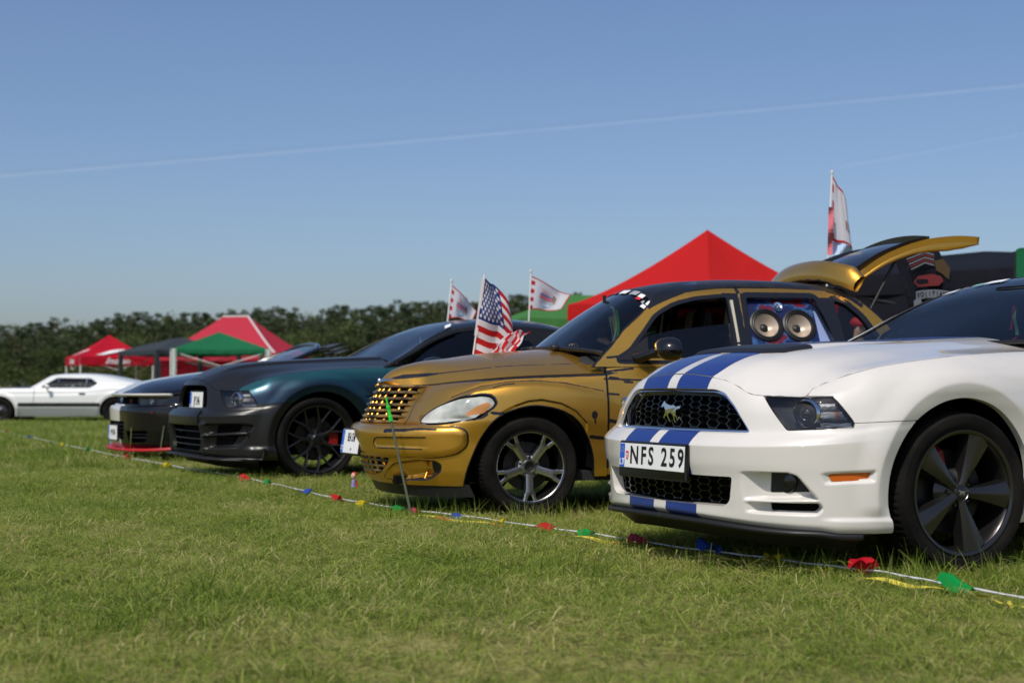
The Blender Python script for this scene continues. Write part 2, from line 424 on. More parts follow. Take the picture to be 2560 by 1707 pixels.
def blades(n, r, h0, h1, w, lean, seed, straw=.12):
    g = np.random.RandomState(seed); V, F, T = [], [], []
    for i in range(n):
        a, d = g.rand() * 6.283, r * math.sqrt(g.rand()); x, y = d * math.cos(a), d * math.sin(a)
        h = h0 + (h1 - h0) * g.rand() ** 1.6; t = g.rand() * 6.283; l = lean * (.25 + g.rand()); ww = w * (.6 + .8 * g.rand()); f = g.rand() * 6.283
        tone = .97 if g.rand() < straw else g.rand() * .85
        px, py = math.cos(f) * ww / 2, math.sin(f) * ww / 2; k = len(V); K = 3
        for j in range(K + 1):
            s = j / K; bx, by, bz = x + math.cos(t) * l * h * s ** 1.7, y + math.sin(t) * l * h * s ** 1.7, h * s * (1 - .28 * l * s) - .01
            c = 1 - s ** 1.5 * .9
            V += [(bx - px * c, by - py * c, bz), (bx + px * c, by + py * c, bz)]; T += [tone, tone]
        for j in range(K): F.append([k + 2 * j, k + 2 * j + 1, k + 2 * j + 3, k + 2 * j + 2])
    me = bpy.data.meshes.new('grass_clump'); me.from_pydata(V, [], F); me.materials.append(M['grass'])
    me.attributes.new('tone', 'FLOAT', 'POINT').data.foreach_set('value', np.array(T, np.float32)); me.update(); return me

def straws(seed):
    g = np.random.RandomState(seed); V, F, T = [], [], []
    for i in range(16):
        c = np.array((g.randn() * .07, g.randn() * .07, .012 + .02 * g.rand())); t = g.rand() * 6.283; l = .03 + .06 * g.rand(); d = np.array((math.cos(t), math.sin(t), .25 * g.randn())) * l / 2; n = np.array((-math.sin(t), math.cos(t), 0)) * .0014; k = len(V)
        b = np.array((0, 0, .012 * g.rand())); V += [c - d - n, c - d + n, c + b - n * 1.4, c + b + n * 1.4, c + d - n * .4, c + d + n * .4]; F += [[k, k + 2, k + 3, k + 1], [k + 2, k + 4, k + 5, k + 3]]; T += [.55 + .45 * g.rand()] * 6
    me = bpy.data.meshes.new('straw'); me.from_pydata([tuple(v) for v in V], [], F); me.materials.append(M['grass']); me.attributes.new('tone', 'FLOAT', 'POINT').data.foreach_set('value', np.array(T, np.float32)); me.update(); return me
def scatter(name, meshes, P, rot, sc, idx, label, cat, tilt=None):
    """one object of stuff: instances of a few small meshes on points"""
    lib = bpy.data.collections.new(name + '_pieces')
    for i, me in enumerate(meshes): lib.objects.link(bpy.data.objects.new('%s_piece_%02d' % (name, i), me))
    pm = bpy.data.meshes.new(name); pm.from_pydata(P.tolist(), [], [])
    pm.attributes.new('s', 'FLOAT', 'POINT').data.foreach_set('value', np.asarray(sc, np.float32))
    pm.attributes.new('k', 'INT', 'POINT').data.foreach_set('value', np.asarray(idx, np.int32))
    R3 = np.zeros((len(P), 3), np.float32); R3[:, 2] = rot
    if tilt is not None: R3[:, :2] = tilt
    pm.attributes.new('r', 'FLOAT_VECTOR', 'POINT').data.foreach_set('vector', R3.ravel())
    o = obj(name, pm)
    ng = bpy.data.node_groups.new(name, 'GeometryNodeTree')
    ng.interface.new_socket('Geometry', in_out='INPUT', socket_type='NodeSocketGeometry'); ng.interface.new_socket('Geometry', in_out='OUTPUT', socket_type='NodeSocketGeometry')
    N, L = ng.nodes, ng.links
    gi, go = N.new('NodeGroupInput'), N.new('NodeGroupOutput'); ci = N.new('GeometryNodeCollectionInfo'); ip = N.new('GeometryNodeInstanceOnPoints')
    ci.inputs[0].default_value = lib; ci.inputs['Separate Children'].default_value = True; ci.inputs['Reset Children'].default_value = True
    def na(nm, tp): n = N.new('GeometryNodeInputNamedAttribute'); n.data_type = tp; n.inputs['Name'].default_value = nm; return n.outputs[0]
    L.new(gi.outputs[0], ip.inputs['Points']); L.new(ci.outputs[0], ip.inputs['Instance']); ip.inputs['Pick Instance'].default_value = True
    L.new(na('k', 'INT'), ip.inputs['Instance Index']); L.new(na('r', 'FLOAT_VECTOR'), ip.inputs['Rotation']); L.new(na('s', 'FLOAT'), ip.inputs['Scale'])
    L.new(ip.outputs[0], go.inputs[0])
    o.modifiers.new('scatter', 'NODES').node_group = ng
    tag(o, label, cat, kind='stuff'); return o

def field_points(y0, y1, dens, seed):
    g = np.random.RandomState(seed); h = .40
    n = int(dens * (y1 - y0) * (y0 + y1) * h * 1.05 + dens * (y1 - y0) * 1.6)
    y = np.sqrt(g.rand(n) * (y1 ** 2 - y0 ** 2) + y0 ** 2); x = (g.rand(n) * 2 - 1) * (h * y + .8)
    return np.stack([x, y, gz(x, y) - .004], 1), g
def lawn():
    cl = [blades(46, .085, .022, .062, .0036, 1.15, s) for s in (1, 2, 3)] + [blades(30, .09, .03, .085, .0034, .95, s, .2) for s in (4, 5)] + [blades(12, .05, .06, .14, .0040, .55, s, .25) for s in (6, 7)]
    P, g = field_points(2.6, 13.5, 300, 5); patch = .5 + .5 * np.sin(P[:, 0] * 1.3 + np.sin(P[:, 1] * 1.9) * 1.4) * np.sin(P[:, 1] * 1.1 + P[:, 0] * .6)
    n = len(P); k = g.choice(7, n, p=[.26, .26, .25, .095, .095, .02, .02]); k = np.where((k < 3) & (g.rand(n) < patch * .25), 3, k)
    scatter('grass', cl, P, g.rand(n) * 6.28, (.62 + .55 * g.rand(n)) * (.75 + .5 * patch), k, 'short mown green grass with straw across the foreground', 'grass', (g.rand(n, 2) - .5) * .3)
    P, g = field_points(2.6, 12, 70, 15); n = len(P)
    scatter('mown_straw', [straws(s) for s in (31, 32, 33)], P + np.array([0, 0, .012]), g.rand(n) * 6.28, .7 + .6 * g.rand(n), g.randint(0, 3, n), 'dry mown clippings lying flat among the green grass', 'grass', (g.rand(n, 2) - .5) * .35)
    P, g = field_points(13.4, 42, 42, 6); n = len(P); k = g.choice(7, n, p=[.3, .25, .25, .09, .09, .01, .01])
    scatter('field_grass', cl, P, g.rand(n) * 6.28, 1.3 + 1.2 * g.rand(n), k, 'green grass of the field behind the parked cars', 'grass', (g.rand(n, 2) - .5) * .3)
    # longer tufts left standing where the mower cannot reach: beside wheels and bumpers
    T = []
    for cx, cy, sx, sy, m_ in ((1.75, 5.75, .55, .12, 70), (.35, 5.98, .5, .10, 40), (.15, 8.75, .55, .12, 55), (-.75, 8.55, .4, .08, 34), (-1.4, 10.75, .6, .12, 40), (-2.3, 10.6, .6, .1, 30)):
        T.append(np.column_stack([cx + g.randn(m_) * sx * .6, cy + g.randn(m_) * sy * .7]))
    T = np.vstack(T); P = np.column_stack([T, gz(T[:, 0], T[:, 1]) - .01]); n = len(P)
    scatter('tall_grass', [blades(9, .05, .06, .17, .0042, .5, s, .2) for s in (8, 9)], P, g.rand(n) * 6.28, .6 + .6 * g.rand(n), g.randint(0, 2, n), 'long uncut grass blades standing beside the wheels and bumpers', 'grass')
lawn()

# vapour trails: thin streaks of cloud very high and far away
M['vapour'] = glass('vapour', (.97, .97, .975), 0); 
def vapour():
    m = M['vapour']; N, L = m.node_tree.nodes, m.node_tree.links; N.clear()
    out = N.new('ShaderNodeOutputMaterial'); t = N.new('ShaderNodeBsdfTransparent'); d = N.new('ShaderNodeBsdfTranslucent'); d.inputs[0].default_value = (.8, .8, .8, 1)
    d2 = N.new('ShaderNodeBsdfDiffuse'); d2.inputs[0].default_value = (.85, .85, .85, 1); a = N.new('ShaderNodeAddShader'); L.new(d.outputs[0], a.inputs[0]); L.new(d2.outputs[0], a.inputs[1])
    tc = N.new('ShaderNodeTexCoord'); at = N.new('ShaderNodeAttribute'); at.attribute_name = 'ink'; nz = N.new('ShaderNodeTexNoise'); nz.inputs['Scale'].default_value = .004; nz.inputs['Detail'].default_value = 5; L.new(tc.outputs['Object'], nz.inputs['Vector'])
    mm = N.new('ShaderNodeMath'); mm.operation = 'MULTIPLY'; L.new(at.outputs['Fac'], mm.inputs[0]); L.new(nz.outputs[0], mm.inputs[1])
    mx = N.new('ShaderNodeMixShader'); L.new(mm.outputs[0], mx.inputs[0]); L.new(t.outputs[0], mx.inputs[1]); L.new(d2.outputs[0], mx.inputs[2]); L.new(mx.outputs[0], out.inputs[0])
    for nm, A, B, w, dens, lab in (('vapour_trail', (-3600, 8000, 1130), (3600, 8000, 1771), 24, .13, 'long thin white vapour trail crossing the whole sky'), ('vapour_trail', (1850, 8000, 1240), (3400, 8000, 1542), 20, .08, 'short faint vapour trail low at the right of the sky')):
        t = np.linspace(0, 1, 60)[:, None]; C = np.array(A) * (1 - t) + np.array(B) * t; C[:, 2] += -14 * np.sin(np.pi * t[:, 0])
        rows = []; dn = []
        for o_ in np.linspace(-1, 1, 7):
            rows.append(C + np.array([0, 30 * (1 - o_ ** 2), w * o_])); dn.append(np.full(60, dens * (1 - abs(o_)) ** .8))
        S = Sh.grid(np.array(rows), np.zeros((7, 60, 2))); S.D = np.hstack([S.D, np.array(dn).reshape(-1, 1)])
        o = S.build(nm, m, attr='ink'); tag(o, lab, 'vapour trail')
vapour()

# ---------------------------------------------------------------- trees
M['pine'] = leafy('pine needles', (.022, .036, .012), [(.042, .062, .021), (.064, .084, .030), (.088, .098, .036)], .2, objrand=.5, rough=.7)
M['broad'] = leafy('broad leaves', (.040, .060, .014), [(.070, .100, .024), (.100, .126, .034), (.135, .142, .048)], .3, objrand=.5, rough=.6)
M['bark'] = mat('bark', (.10, .075, .055), .9)
def crown_mesh(kind, h, seed, n=1700, leaf=.42):
    g = np.random.RandomState(seed); V, F, T = [], [], []
    cl = []                                                    # clump centres on the crown
    nb = 34 if kind == 'pine' else 40
    for i in range(nb):
        if kind == 'pine':
            t = .12 + .88 * (i + g.rand()) / nb; r = h * .19 * (1 - ((t - .55) / .62) ** 2) ** .5 if abs(t - .55) < .6 else h * .03; r = max(r, h * .035); a = g.rand() * 6.283
            rr = r * (.35 + .75 * g.rand()); cl.append((rr * math.cos(a), rr * math.sin(a), h * t, h * .075 * (1.35 - .75 * t)))
        else:
            u = g.randn(3); u /= np.linalg.norm(u); q = (.45 + .55 * g.rand()); cl.append((u[0] * h * .30 * q, u[1] * h * .30 * q, h * .52 + u[2] * h * .46 * q, h * (.075 + .05 * g.rand())))
    per = n // nb
    for cx, cy, cz, cr in cl:
        tone = g.rand() * .6
        for _ in range(per):
            u = g.randn(3); u /= np.linalg.norm(u); d = cr * (.5 + .6 * g.rand()); p = np.array((cx, cy, cz)) + u * d * (1, 1, .72)
            a, b = g.randn(3), g.randn(3); a /= np.linalg.norm(a); b -= a * (a @ b); b /= np.linalg.norm(b); s = leaf * (.5 + .8 * g.rand())
            k = len(V); V += [p - a * s * .5, p + b * s * .32, p + a * s * .5, p - b * s * .32]; F.append([k, k + 1, k + 2, k + 3]); T += [min(1, tone + .4 * g.rand())] * 4
    me = bpy.data.meshes.new('crown'); me.from_pydata([tuple(v) for v in V], [], F); me.materials.append(M['pine' if kind == 'pine' else 'broad'])
    me.attributes.new('tone', 'FLOAT', 'POINT').data.foreach_set('value', np.array(T, np.float32)); me.update(); return me
def trunk_mesh(kind, h, seed):
    g = np.random.RandomState(seed); mb = MB(); top = h * (.93 if kind == 'pine' else .62); w = h * .016
    path = [(w * g.randn() * .8 * t, w * g.randn() * .8 * t, top * t) for t in np.linspace(0, 1, 7)]; mb.tube(path, list(np.linspace(w, w * .25, 7)), 7)
    for i in range(7):
        t = .4 + .55 * g.rand(); a = g.rand() * 6.283; p = np.array((0, 0, top * t)); L_ = h * .13 * (1.3 - t)
        mb.tube([p, p + np.array((math.cos(a) * L_ * .5, math.sin(a) * L_ * .5, L_ * .25)), p + np.array((math.cos(a) * L_, math.sin(a) * L_, L_ * .6))], [w * .35, w * .22, w * .1], 5)
    me = mb.mesh('trunk', 60); me.materials.append(M['bark']); return me
TREES = {'pine': [(crown_mesh('pine', 14, 20 + i), trunk_mesh('pine', 14, 40 + i)) for i in range(4)], 'broad': [(crown_mesh('broad', 11, 60 + i, 1900), trunk_mesh('broad', 11, 80 + i)) for i in range(3)]}
def tree(x, y, kind, var, s, rz, label, group, sz=1, cat='tree'):
    t = thing('pine_tree' if kind == 'pine' else 'leafy_tree', label, cat, (x, y, float(gz(x, y)) - .2), rz, group)
    cm, tm = TREES[kind][var]; obj('crown', cm, None, t); obj('trunk', tm, None, t); t.scale = (s, s, s * sz); return t
def forest():
    g = np.random.RandomState(77)
    top = lambda px: np.interp(px, [-200, 0, 200, 330, 460, 700, 800, 950, 1100, 1400, 2000, 2700], [822, 822, 810, 796, 790, 780, 783, 775, 760, 740, 720, 700])
    for row, (y0, n, dz) in enumerate(((238, 92, -2.6), (250, 96, -.9), (264, 104, .2))):
        for i in range(n):
            px = -160 + 2860 * (i + .8 * g.rand()) / n if row < 2 else -160 + 1500 * (i + .8 * g.rand()) / n
            y = y0 + 10 * g.rand(); x = (px - 1280) / 3555 * y
            h = (965 - top(px)) / 3555 * y + .79 - float(gz(x, y)) + dz + g.randn() * .45 + (g.rand() < .10) * .8
            kind = 'pine' if g.rand() < (.35 if row == 0 else .8) else 'broad'
            base = 14 if kind == 'pine' else 10.9; s = h / base; wide = (1.6, 1.5, 1.15)[row] if kind == 'pine' else 1.3
            t = tree(x, y, kind, g.randint(0, 4 if kind == 'pine' else 3), s * wide, g.rand() * 6.28, 'dark green pine standing in the far forest edge' if kind == 'pine' else 'rounded olive green leafy tree in the far forest edge', 'trees of the far forest edge', 1 / wide)
    V = []
    cl = [crown_mesh('broad', 4.2, 95 + i, 300, .30) for i in range(2)]
    x = np.linspace(-105, 125, 260) + g.randn(260) * .5; y = 232 + 5 * g.rand(260); P = np.column_stack([x, y, gz(x, y) - 1.0])
    scatter('undergrowth', cl, P, g.rand(260) * 6.28, .6 + .8 * g.rand(260), g.randint(0, 2, 260), 'dark bushy undergrowth along the foot of the far forest', 'undergrowth')
    P = []
    for a in np.linspace(-78, -22, 150): r_ = 255 + 30 * g.rand(); P.append((r_ * math.sin(R(a)), r_ * math.cos(R(a)), 0))
    for a in np.linspace(24, 80, 130): r_ = 255 + 30 * g.rand(); P.append((r_ * math.sin(R(a)), r_ * math.cos(R(a)), 0))
    P = np.array(P); P[:, 2] = gz(P[:, 0], P[:, 1]) - .5; lib_ = [m[0] for m in TREES['pine'][:2]] + [m[0] for m in TREES['broad'][:2]]
    scatter('distant_wood', lib_, P, g.rand(len(P)) * 6.28, .85 + .3 * g.rand(len(P)), g.randint(0, 4, len(P)), 'far dark wood carrying on beyond both sides of the field', 'wood')
    tree(12.6, 58, 'broad', 0, .60, 1.0, 'lone bright green tree peeping over the gold spoiler', None)
    tree(15.2, 60, 'broad', 1, .55, 2.0, 'smaller green treetop just left of the tall white flag', None)
forest()
PL=[(.968,0),(.965,.15),(.950,.32),(.912,.48),(.855,.61),(.78,.72),(.675,.81),(.558,.868),(.44,.903),(.30,.922),(.15,.934),(0,.938),(-.15,.936),(-.32,.926),(-.5,.912),(-.75,.905),
    (-1.15,.91),(-1.65,.915),(-2.1,.925),(-2.45,.94),(-2.72,.945),(-3.0,.935),(-3.3,.90),(-3.55,.82),(-3.72,.66),(-3.79,.4),(-3.81,0)]
MKEY=[0,2,4,6,8,11,15,20,26]
MZ=[[.222,.218,.203,.196,.192,.19,.19,.20,.26],[.245,.24,.228,.222,.218,.22,.22,.24,.30],[.285,.283,.285,.285,.285,.285,.285,.30,.36],
    [.39,.39,.39,.39,.39,.39,.39,.41,.46],[.46,.46,.462,.465,.47,.47,.47,.49,.54],[.515,.515,.518,.525,.53,.53,.53,.55,.60],[.530,.530,.534,.545,.56,.56,.56,.57,.62],
    [.537,.537,.541,.552,.575,.575,.575,.60,.66],[.558,.558,.560,.572,.60,.61,.61,.64,.70],[.582,.582,.580,.590,.62,.64,.64,.68,.74],[.594,.594,.592,.605,.645,.69,.69,.74,.80],
    [.70,.70,.68,.69,.73,.755,.755,.82,.88],[.785,.78,.735,.74,.79,.82,.82,.89,.94],[.825,.818,.762,.758,.83,.875,.88,.95,.99],
    [.845,.838,.778,.79,.862,.918,.925,.985,1.02],[.852,.845,.785,.80,.874,.930,.945,1.0,1.03]]
MS=[[.055,.055,.05,.03,.03,.06,.07,.06,.06],[.03,.03,.025,.015,.015,.045,.05,.04,.03],[.032,.03,.02,.012,.008,.025,.03,.02,.01],
    [.02,.018,.014,.008,.004,.008,.01,.0,.0],[.004,.004,.004,.003,.002,.003,.003,0,0],[.0006,.0006,.0006,.0005,0,0,0,0,0],[0,0,0,0,0,0,0,0,0],
    [.004,.004,.004,.003,.001,0,0,0,.02],[.022,.022,.020,.014,.004,0,0,0,.03],[.050,.050,.044,.030,.01,0,0,0,.03],[.070,.069,.060,.038,.014,.0,.0,.005,.04],
    [.082,.082,.085,.06,.034,.004,.006,.015,.05],[.102,.105,.115,.085,.06,.02,.02,.03,.06],[.125,.13,.145,.11,.09,.06,.055,.06,.08],
    [.155,.165,.19,.16,.13,.115,.10,.10,.11],[.185,.20,.23,.19,.165,.155,.14,.14,.15]]
def wrap_net(PL, KEY, Zt, St):
    n = len(PL); pl = np.array(PL, float)
    t = np.gradient(pl, axis=0); t[0] = (0, 1); t[-1] = (0, -1)
    nn = np.stack([t[:, 1], -t[:, 0]], 1); nn /= np.linalg.norm(nn, axis=1)[:, None]
    rows = []
    for z, s in zip(Zt, St):
        zz = akima(KEY, np.array(z)[:, None], np.arange(n))[:, 0]; ss = akima(KEY, np.array(s)[:, None], np.arange(n))[:, 0]
        rows.append(np.column_stack([pl - nn * ss[:, None], zz]))
    return np.array(rows)
# wrap of the wagon: one list of (x, y) per height row, front centre -> rear centre
PTR = [
 [(.86,0),(.85,.2),(.80,.4),(.72,.56),(.61,.68),(.50,.755),(.42,.79),(.30,.805),(0,.81),(-.30,.81),(-.62,.80)],
 [(.915,0),(.905,.2),(.855,.4),(.765,.57),(.65,.70),(.525,.78),(.42,.82),(.30,.835),(0,.842),(-.30,.84),(-.62,.83)],
 [(.94,0),(.93,.2),(.88,.4),(.785,.57),(.665,.70),(.54,.785),(.43,.825),(.30,.843),(0,.850),(-.30,.848),(-.62,.838)],
 [(.955,0),(.945,.2),(.895,.4),(.797,.57),(.672,.70),(.543,.788),(.43,.828),(.30,.846),(0,.852),(-.30,.85),(-.62,.84)],
 [(.945,0),(.925,.17),(.86,.33),(.765,.50),(.655,.66),(.535,.775),(.43,.825),(.30,.845),(0,.852),(-.30,.85),(-.62,.842)],
 [(.92,0),(.885,.12),(.80,.23),(.715,.35),(.655,.50),(.59,.63),(.51,.74),(.41,.82),(0,.852),(-.30,.85),(-.62,.842)],
 [(.865,0),(.825,.11),(.735,.22),(.65,.33),(.61,.47),(.555,.60),(.48,.72),(.37,.81),(0,.848),(-.30,.846),(-.62,.838)],
 [(.82,0),(.775,.10),(.68,.21),(.585,.31),(.545,.45),(.495,.57),(.42,.68),(.32,.765),(0,.822),(-.30,.828),(-.62,.828)],
 [(.775,0),(.73,.10),(.62,.20),(.505,.30),(.41,.41),(.355,.52),(.29,.625),(.21,.705),(0,.770),(-.30,.79),(-.62,.812)],
 [(.74,0),(.695,.09),(.58,.19),(.45,.28),(.32,.37),(.24,.47),(.17,.56),(.11,.635),(-.05,.715),(-.32,.755),(-.62,.795)],
 [(.70,0),(.655,.08),(.54,.17),(.40,.26),(.26,.34),(.17,.44),(.11,.52),(.06,.59),(-.08,.67),(-.33,.72),(-.62,.775)]]
PTZ = [[.20,.20,.20,.20,.20,.20,.20,.20,.20,.20,.20],[.30]*11,[.42]*11,[.52]*11,[.568,.568,.568,.57,.574,.58,.59,.60,.60,.60,.60],[.585,.585,.587,.59,.596,.61,.63,.65,.66,.66,.66],[.72,.72,.72,.72,.725,.73,.735,.74,.745,.745,.745],
 [.80,.80,.80,.80,.805,.81,.815,.82,.83,.83,.83],[.87,.87,.868,.865,.865,.868,.872,.878,.89,.895,.895],[.91,.91,.905,.90,.90,.90,.902,.908,.92,.935,.945],[.94,.94,.935,.925,.92,.92,.922,.928,.95,.975,.99]]
PTREAR = [(-1.1,0),(-1.6,0),(-2.1,0),(-2.45,.004),(-2.75,-.01),(-2.92,-.05),(-3.02,-.16),(-3.07,-.40),(-3.08,None)]
def pt_wrap_net():
    rows = []
    for r, zz in zip(PTR, PTZ):
        y0 = r[-1][1]; z0 = zz[-1]
        L = [(x, y, z) for (x, y), z in zip(r, zz)]
        for x, dy in PTREAR: L.append((x, 0 if dy is None else y0 + dy, z0 + (.0 if z0 < .4 else .01)))
        rows.append(L)
    return np.array(rows)
PTU = [(.94,.802),(1.04,.778),(1.18,.722),(1.32,.658),(1.42,.60),(1.475,.535),(1.51,.45),(1.53,.33)]
PTUX = [(-.30,-.005,-.05),(-.8,0,-.03),(-1.3,0,0),(-1.8,0,.004),(-2.3,0,-.012),(-2.7,-.015,-.05),(-3.0,-.04,-.10),(-3.25,-.10,-.16)]
def pt_upper_net():
    return np.array([[(x, y + dy * (1 if z > 1 else .6), .94 + (z - .94) * (1 + dz / .58)) for x, dy, dz in PTUX] for z, y in PTU])
# ================================================================ cars: shared pieces
def sheet(G, flip=False):
    """grid with its run a (along the middle row) and height z kept as coordinates"""
    row = G[G.shape[0] // 2]
    a = np.concatenate([[0], np.cumsum(np.linalg.norm(np.diff(row[:, :2], axis=0), axis=1))])
    A = np.broadcast_to(a[None, :], G.shape[:2])
    return Sh.grid(G, np.stack([A, G[:, :, 2]], 2), flip)

def interp(x, pts):
    p = np.asarray(pts, float); return np.interp(x, p[:, 0], p[:, 1])
def seam_z(x):
    p = np.asarray(SEAM, float); q = np.linspace(0, 7, 1401); return np.interp(x, q, akima(p[:, 0], p[:, 1:], q)[:, 0])

def tyre(parent, r, rr, w, name='tyre', sipes=72, m='rubber'):
    """r outer radius, rr rim radius, w width; axle along y, outer face at y = 0"""
    h = w
    prof = [(rr - .012, -.012), (rr + .004, -.004), (rr + .02, .004), (rr + (r - rr) * .45, .010), (rr + (r - rr) * .72, .006), (r - .016, -.006), (r - .008, -.016), (r - .003, -.032),
            (r, -.055), (r + .001, -w * .36), (r - .007, -w * .37), (r - .007, -w * .40), (r + .001, -w * .41), (r + .001, -w * .59), (r - .007, -w * .60), (r - .007, -w * .63), (r + .001, -w * .64),
            (r, -w + .055), (r - .008, -w + .016), (r - .016, -w + .006), (rr + .02, -w + .004), (rr - .01, -w + .02)]
    p = np.array(prof); n = sipes * 4
    G = lathe_arr(p, n)
    k = np.arange(n + 1) % 4 == 0
    for j in (7, 8, 9):                                 # shoulder grooves
        s = 1 - .006 / r
        G[j, k, 0] *= s; G[j, k, 2] *= s
    for j in (17,):
        G[j, k, 0] *= 1 - .006 / r; G[j, k, 2] *= 1 - .006 / r
    me = Sh.grid(G).mesh(name, False); me.polygons.foreach_set('use_smooth', [True] * len(me.polygons)); autosmooth(me, 40)
    return obj(name, me, M[m], parent)

def rim_barrel(parent, R0, m, w=.20, lip=.012, name='rim_barrel'):
    prof = [(R0 - .012, -.004), (R0 - .004, .002), (R0 + .003, .002), (R0 + .004, -.006), (R0 - .006, -.010), (R0 - .016, -.022), (R0 - .022, -.05), (R0 - .03, -.10), (R0 - .03, -w), (R0 - .005, -w - .005)]
    return MB().lathe(prof, 96).build(name, m, parent, smooth=40)

def brake(parent, R0, caliper='red_caliper', ang=150, y=-.10):
    MB().lathe([(.06, y - .005), (.075, y + .02), (R0 * .68, y + .02), (R0 * .68, y), (.06, y)], 64).build('brake_disc', M['disc'], parent, smooth=40)
    G = lathe_arr([(R0 * .44, y + .055), (R0 * .72, y + .06), (R0 * .80, y + .03), (R0 * .80, y - .04), (R0 * .44, y - .04), (R0 * .44, y + .055)], 14, a0=R(ang - 20), a1=R(ang + 20))
    MB().grid(G).build('brake_caliper', M[caliper], parent, smooth=40)
def copy_part(o, parent):
    """a part with its sub-parts"""
    c = o.copy(); COL.objects.link(c); c.parent = parent
    for ch in list(o.children):
        d = ch.copy(); COL.objects.link(d); d.parent = c
    return c
def spokes(parent, n, fn, m, name='spoke', a0=90):
    """n spokes; fn() -> MB of the spoke pointing along +x, face towards +y"""
    me = fn().mesh(name, 40)
    for k in range(n):
        o = obj(name, me, None, parent, rot=(0, R(-a0 - 360 / n * k), 0))
        if k == 0: me.materials.append(m)
def thing_part(name, parent, loc=(0, 0, 0)):
    o = bpy.data.objects.new(name, None); COL.objects.link(o); o.parent = parent; o.location = loc; o.empty_display_size = .05; return o
M['disc'] = mat('brake disc', (.045, .043, .042), .4, .8)
M['hub_dark'] = mat('hub', (.02, .02, .02), .5)

def text_mesh(txt, size=1, align='CENTER', sx=1.0, bold=0, space=1, ext=0, shear=0):
    c = bpy.data.curves.new('lettering', 'FONT'); c.body = txt; c.size = size; c.align_x = align; c.align_y = 'CENTER'
    c.offset = bold; c.space_character = space; c.extrude = ext; c.resolution_u = 3; c.shear = shear
    o = bpy.data.objects.new('lettering', c); COL.objects.link(o)
    dg = bpy.context.evaluated_depsgraph_get(); me = bpy.data.meshes.new_from_object(o.evaluated_get(dg))
    bpy.data.objects.remove(o); bpy.data.curves.remove(c)
    if sx != 1:
        v = np.empty(len(me.vertices) * 3); me.vertices.foreach_get('co', v); v = v.reshape(-1, 3); v[:, 0] *= sx; me.vertices.foreach_set('co', v.ravel())
    me.materials.clear()
    return me
def plane_obj(name, me, m, parent, origin, u, v):
    """put flat lettering (its x, y) on the plane origin + x u + y v"""
    u, v = Vector(u).normalized(), Vector(v).normalized(); w = u.cross(v)
    Mx = Matrix(((u.x, v.x, w.x, origin[0]), (u.y, v.y, w.y, origin[1]), (u.z, v.z, w.z, origin[2]), (0, 0, 0, 1)))
    me.transform(Mx); return obj(name, me, m, parent)

def plate(parent, loc, rz, txt, w=.52, h=.11, tilt=0, frame=.012, size=.098, sx=.62, y0=0, x0=.03, low=.0, crest=True, stickers=False, bold=.0022, space=1.2):
    """licence plate facing local -y of its own frame; x to the right"""
    p = thing_part('licence_plate', parent, loc); p.rotation_euler = (tilt, 0, rz)
    MB().box((0, .012, -low / 2), (w + 2 * frame, .02, h + 2 * frame + low), bev=.006).build('plate_frame', M['black_plastic'], p, smooth=30)
    MB().box((0, .001, 0), (w, .004, h), bev=.0012).build('plate_sheet', M['plate_white'], p)
    b = MB().box((-w / 2 + .02, -.0012, 0), (.04, .0016, h - .004)).build('euro_band', M['plate_blue'], p)
    plane_obj('country_code', text_mesh('LT', .04, bold=.001), M['white_print'], p, (-w / 2 + .02, -.0025, -h * .28), (1, 0, 0), (0, 0, 1))
    st = MB()
    for k in range(12):
        a = k * math.pi / 6; c = (-w / 2 + .02 + .011 * math.cos(a), 0, h * .24 + .011 * math.sin(a))
        st.add([(c[0] + .0022 * math.cos(t * math.pi / 5 + math.pi / 2) * (1 if t % 2 == 0 else .45), -.0025, c[2] + .0022 * math.sin(t * math.pi / 5 + math.pi / 2) * (1 if t % 2 == 0 else .45)) for t in range(10)], [list(range(10))])
    st.build('star_ring', M['yellow_print'], p)
    plane_obj('lettering', text_mesh(txt, size, sx=sx, bold=bold, space=space, ext=.0006), M['ink'], p, (x0, -.0022, y0), (1, 0, 0), (0, 0, 1))
    if crest:
        cx = -w / 2 + .062
        sh = [(-.011, .02), (.011, .02), (.011, -.004), (.006, -.016), (0, -.021), (-.006, -.016), (-.011, -.004)]
        MB().prism(sh, lambda x, y, t: (cx + x, -.0014 - t, y), .001).build('crest', M['red_print'], p)
        MB().prism([(-.006, .008), (.002, .012), (.007, .004), (.002, .0), (.004, -.012), (0, -.006), (-.004, -.012), (-.003, 0)], lambda x, y, t: (cx + x, -.0026 - t, y), .0006).build('knight', M['white_print'], p)
    if stickers:
        for k, (sx_, m) in enumerate(((-.015, 'white_print'), (.03, 'grey_print'))):
            MB().lathe([(0, 0), (.011, 0)], 20, Matrix.Translation((sx_, -.0022, -h * .32))).build('sticker', M[m], p)
    return p
M['yellow_print'] = mat('yellow print', (.75, .6, .05), .5); M['grey_print'] = mat('grey print', (.25, .27, .3), .5)

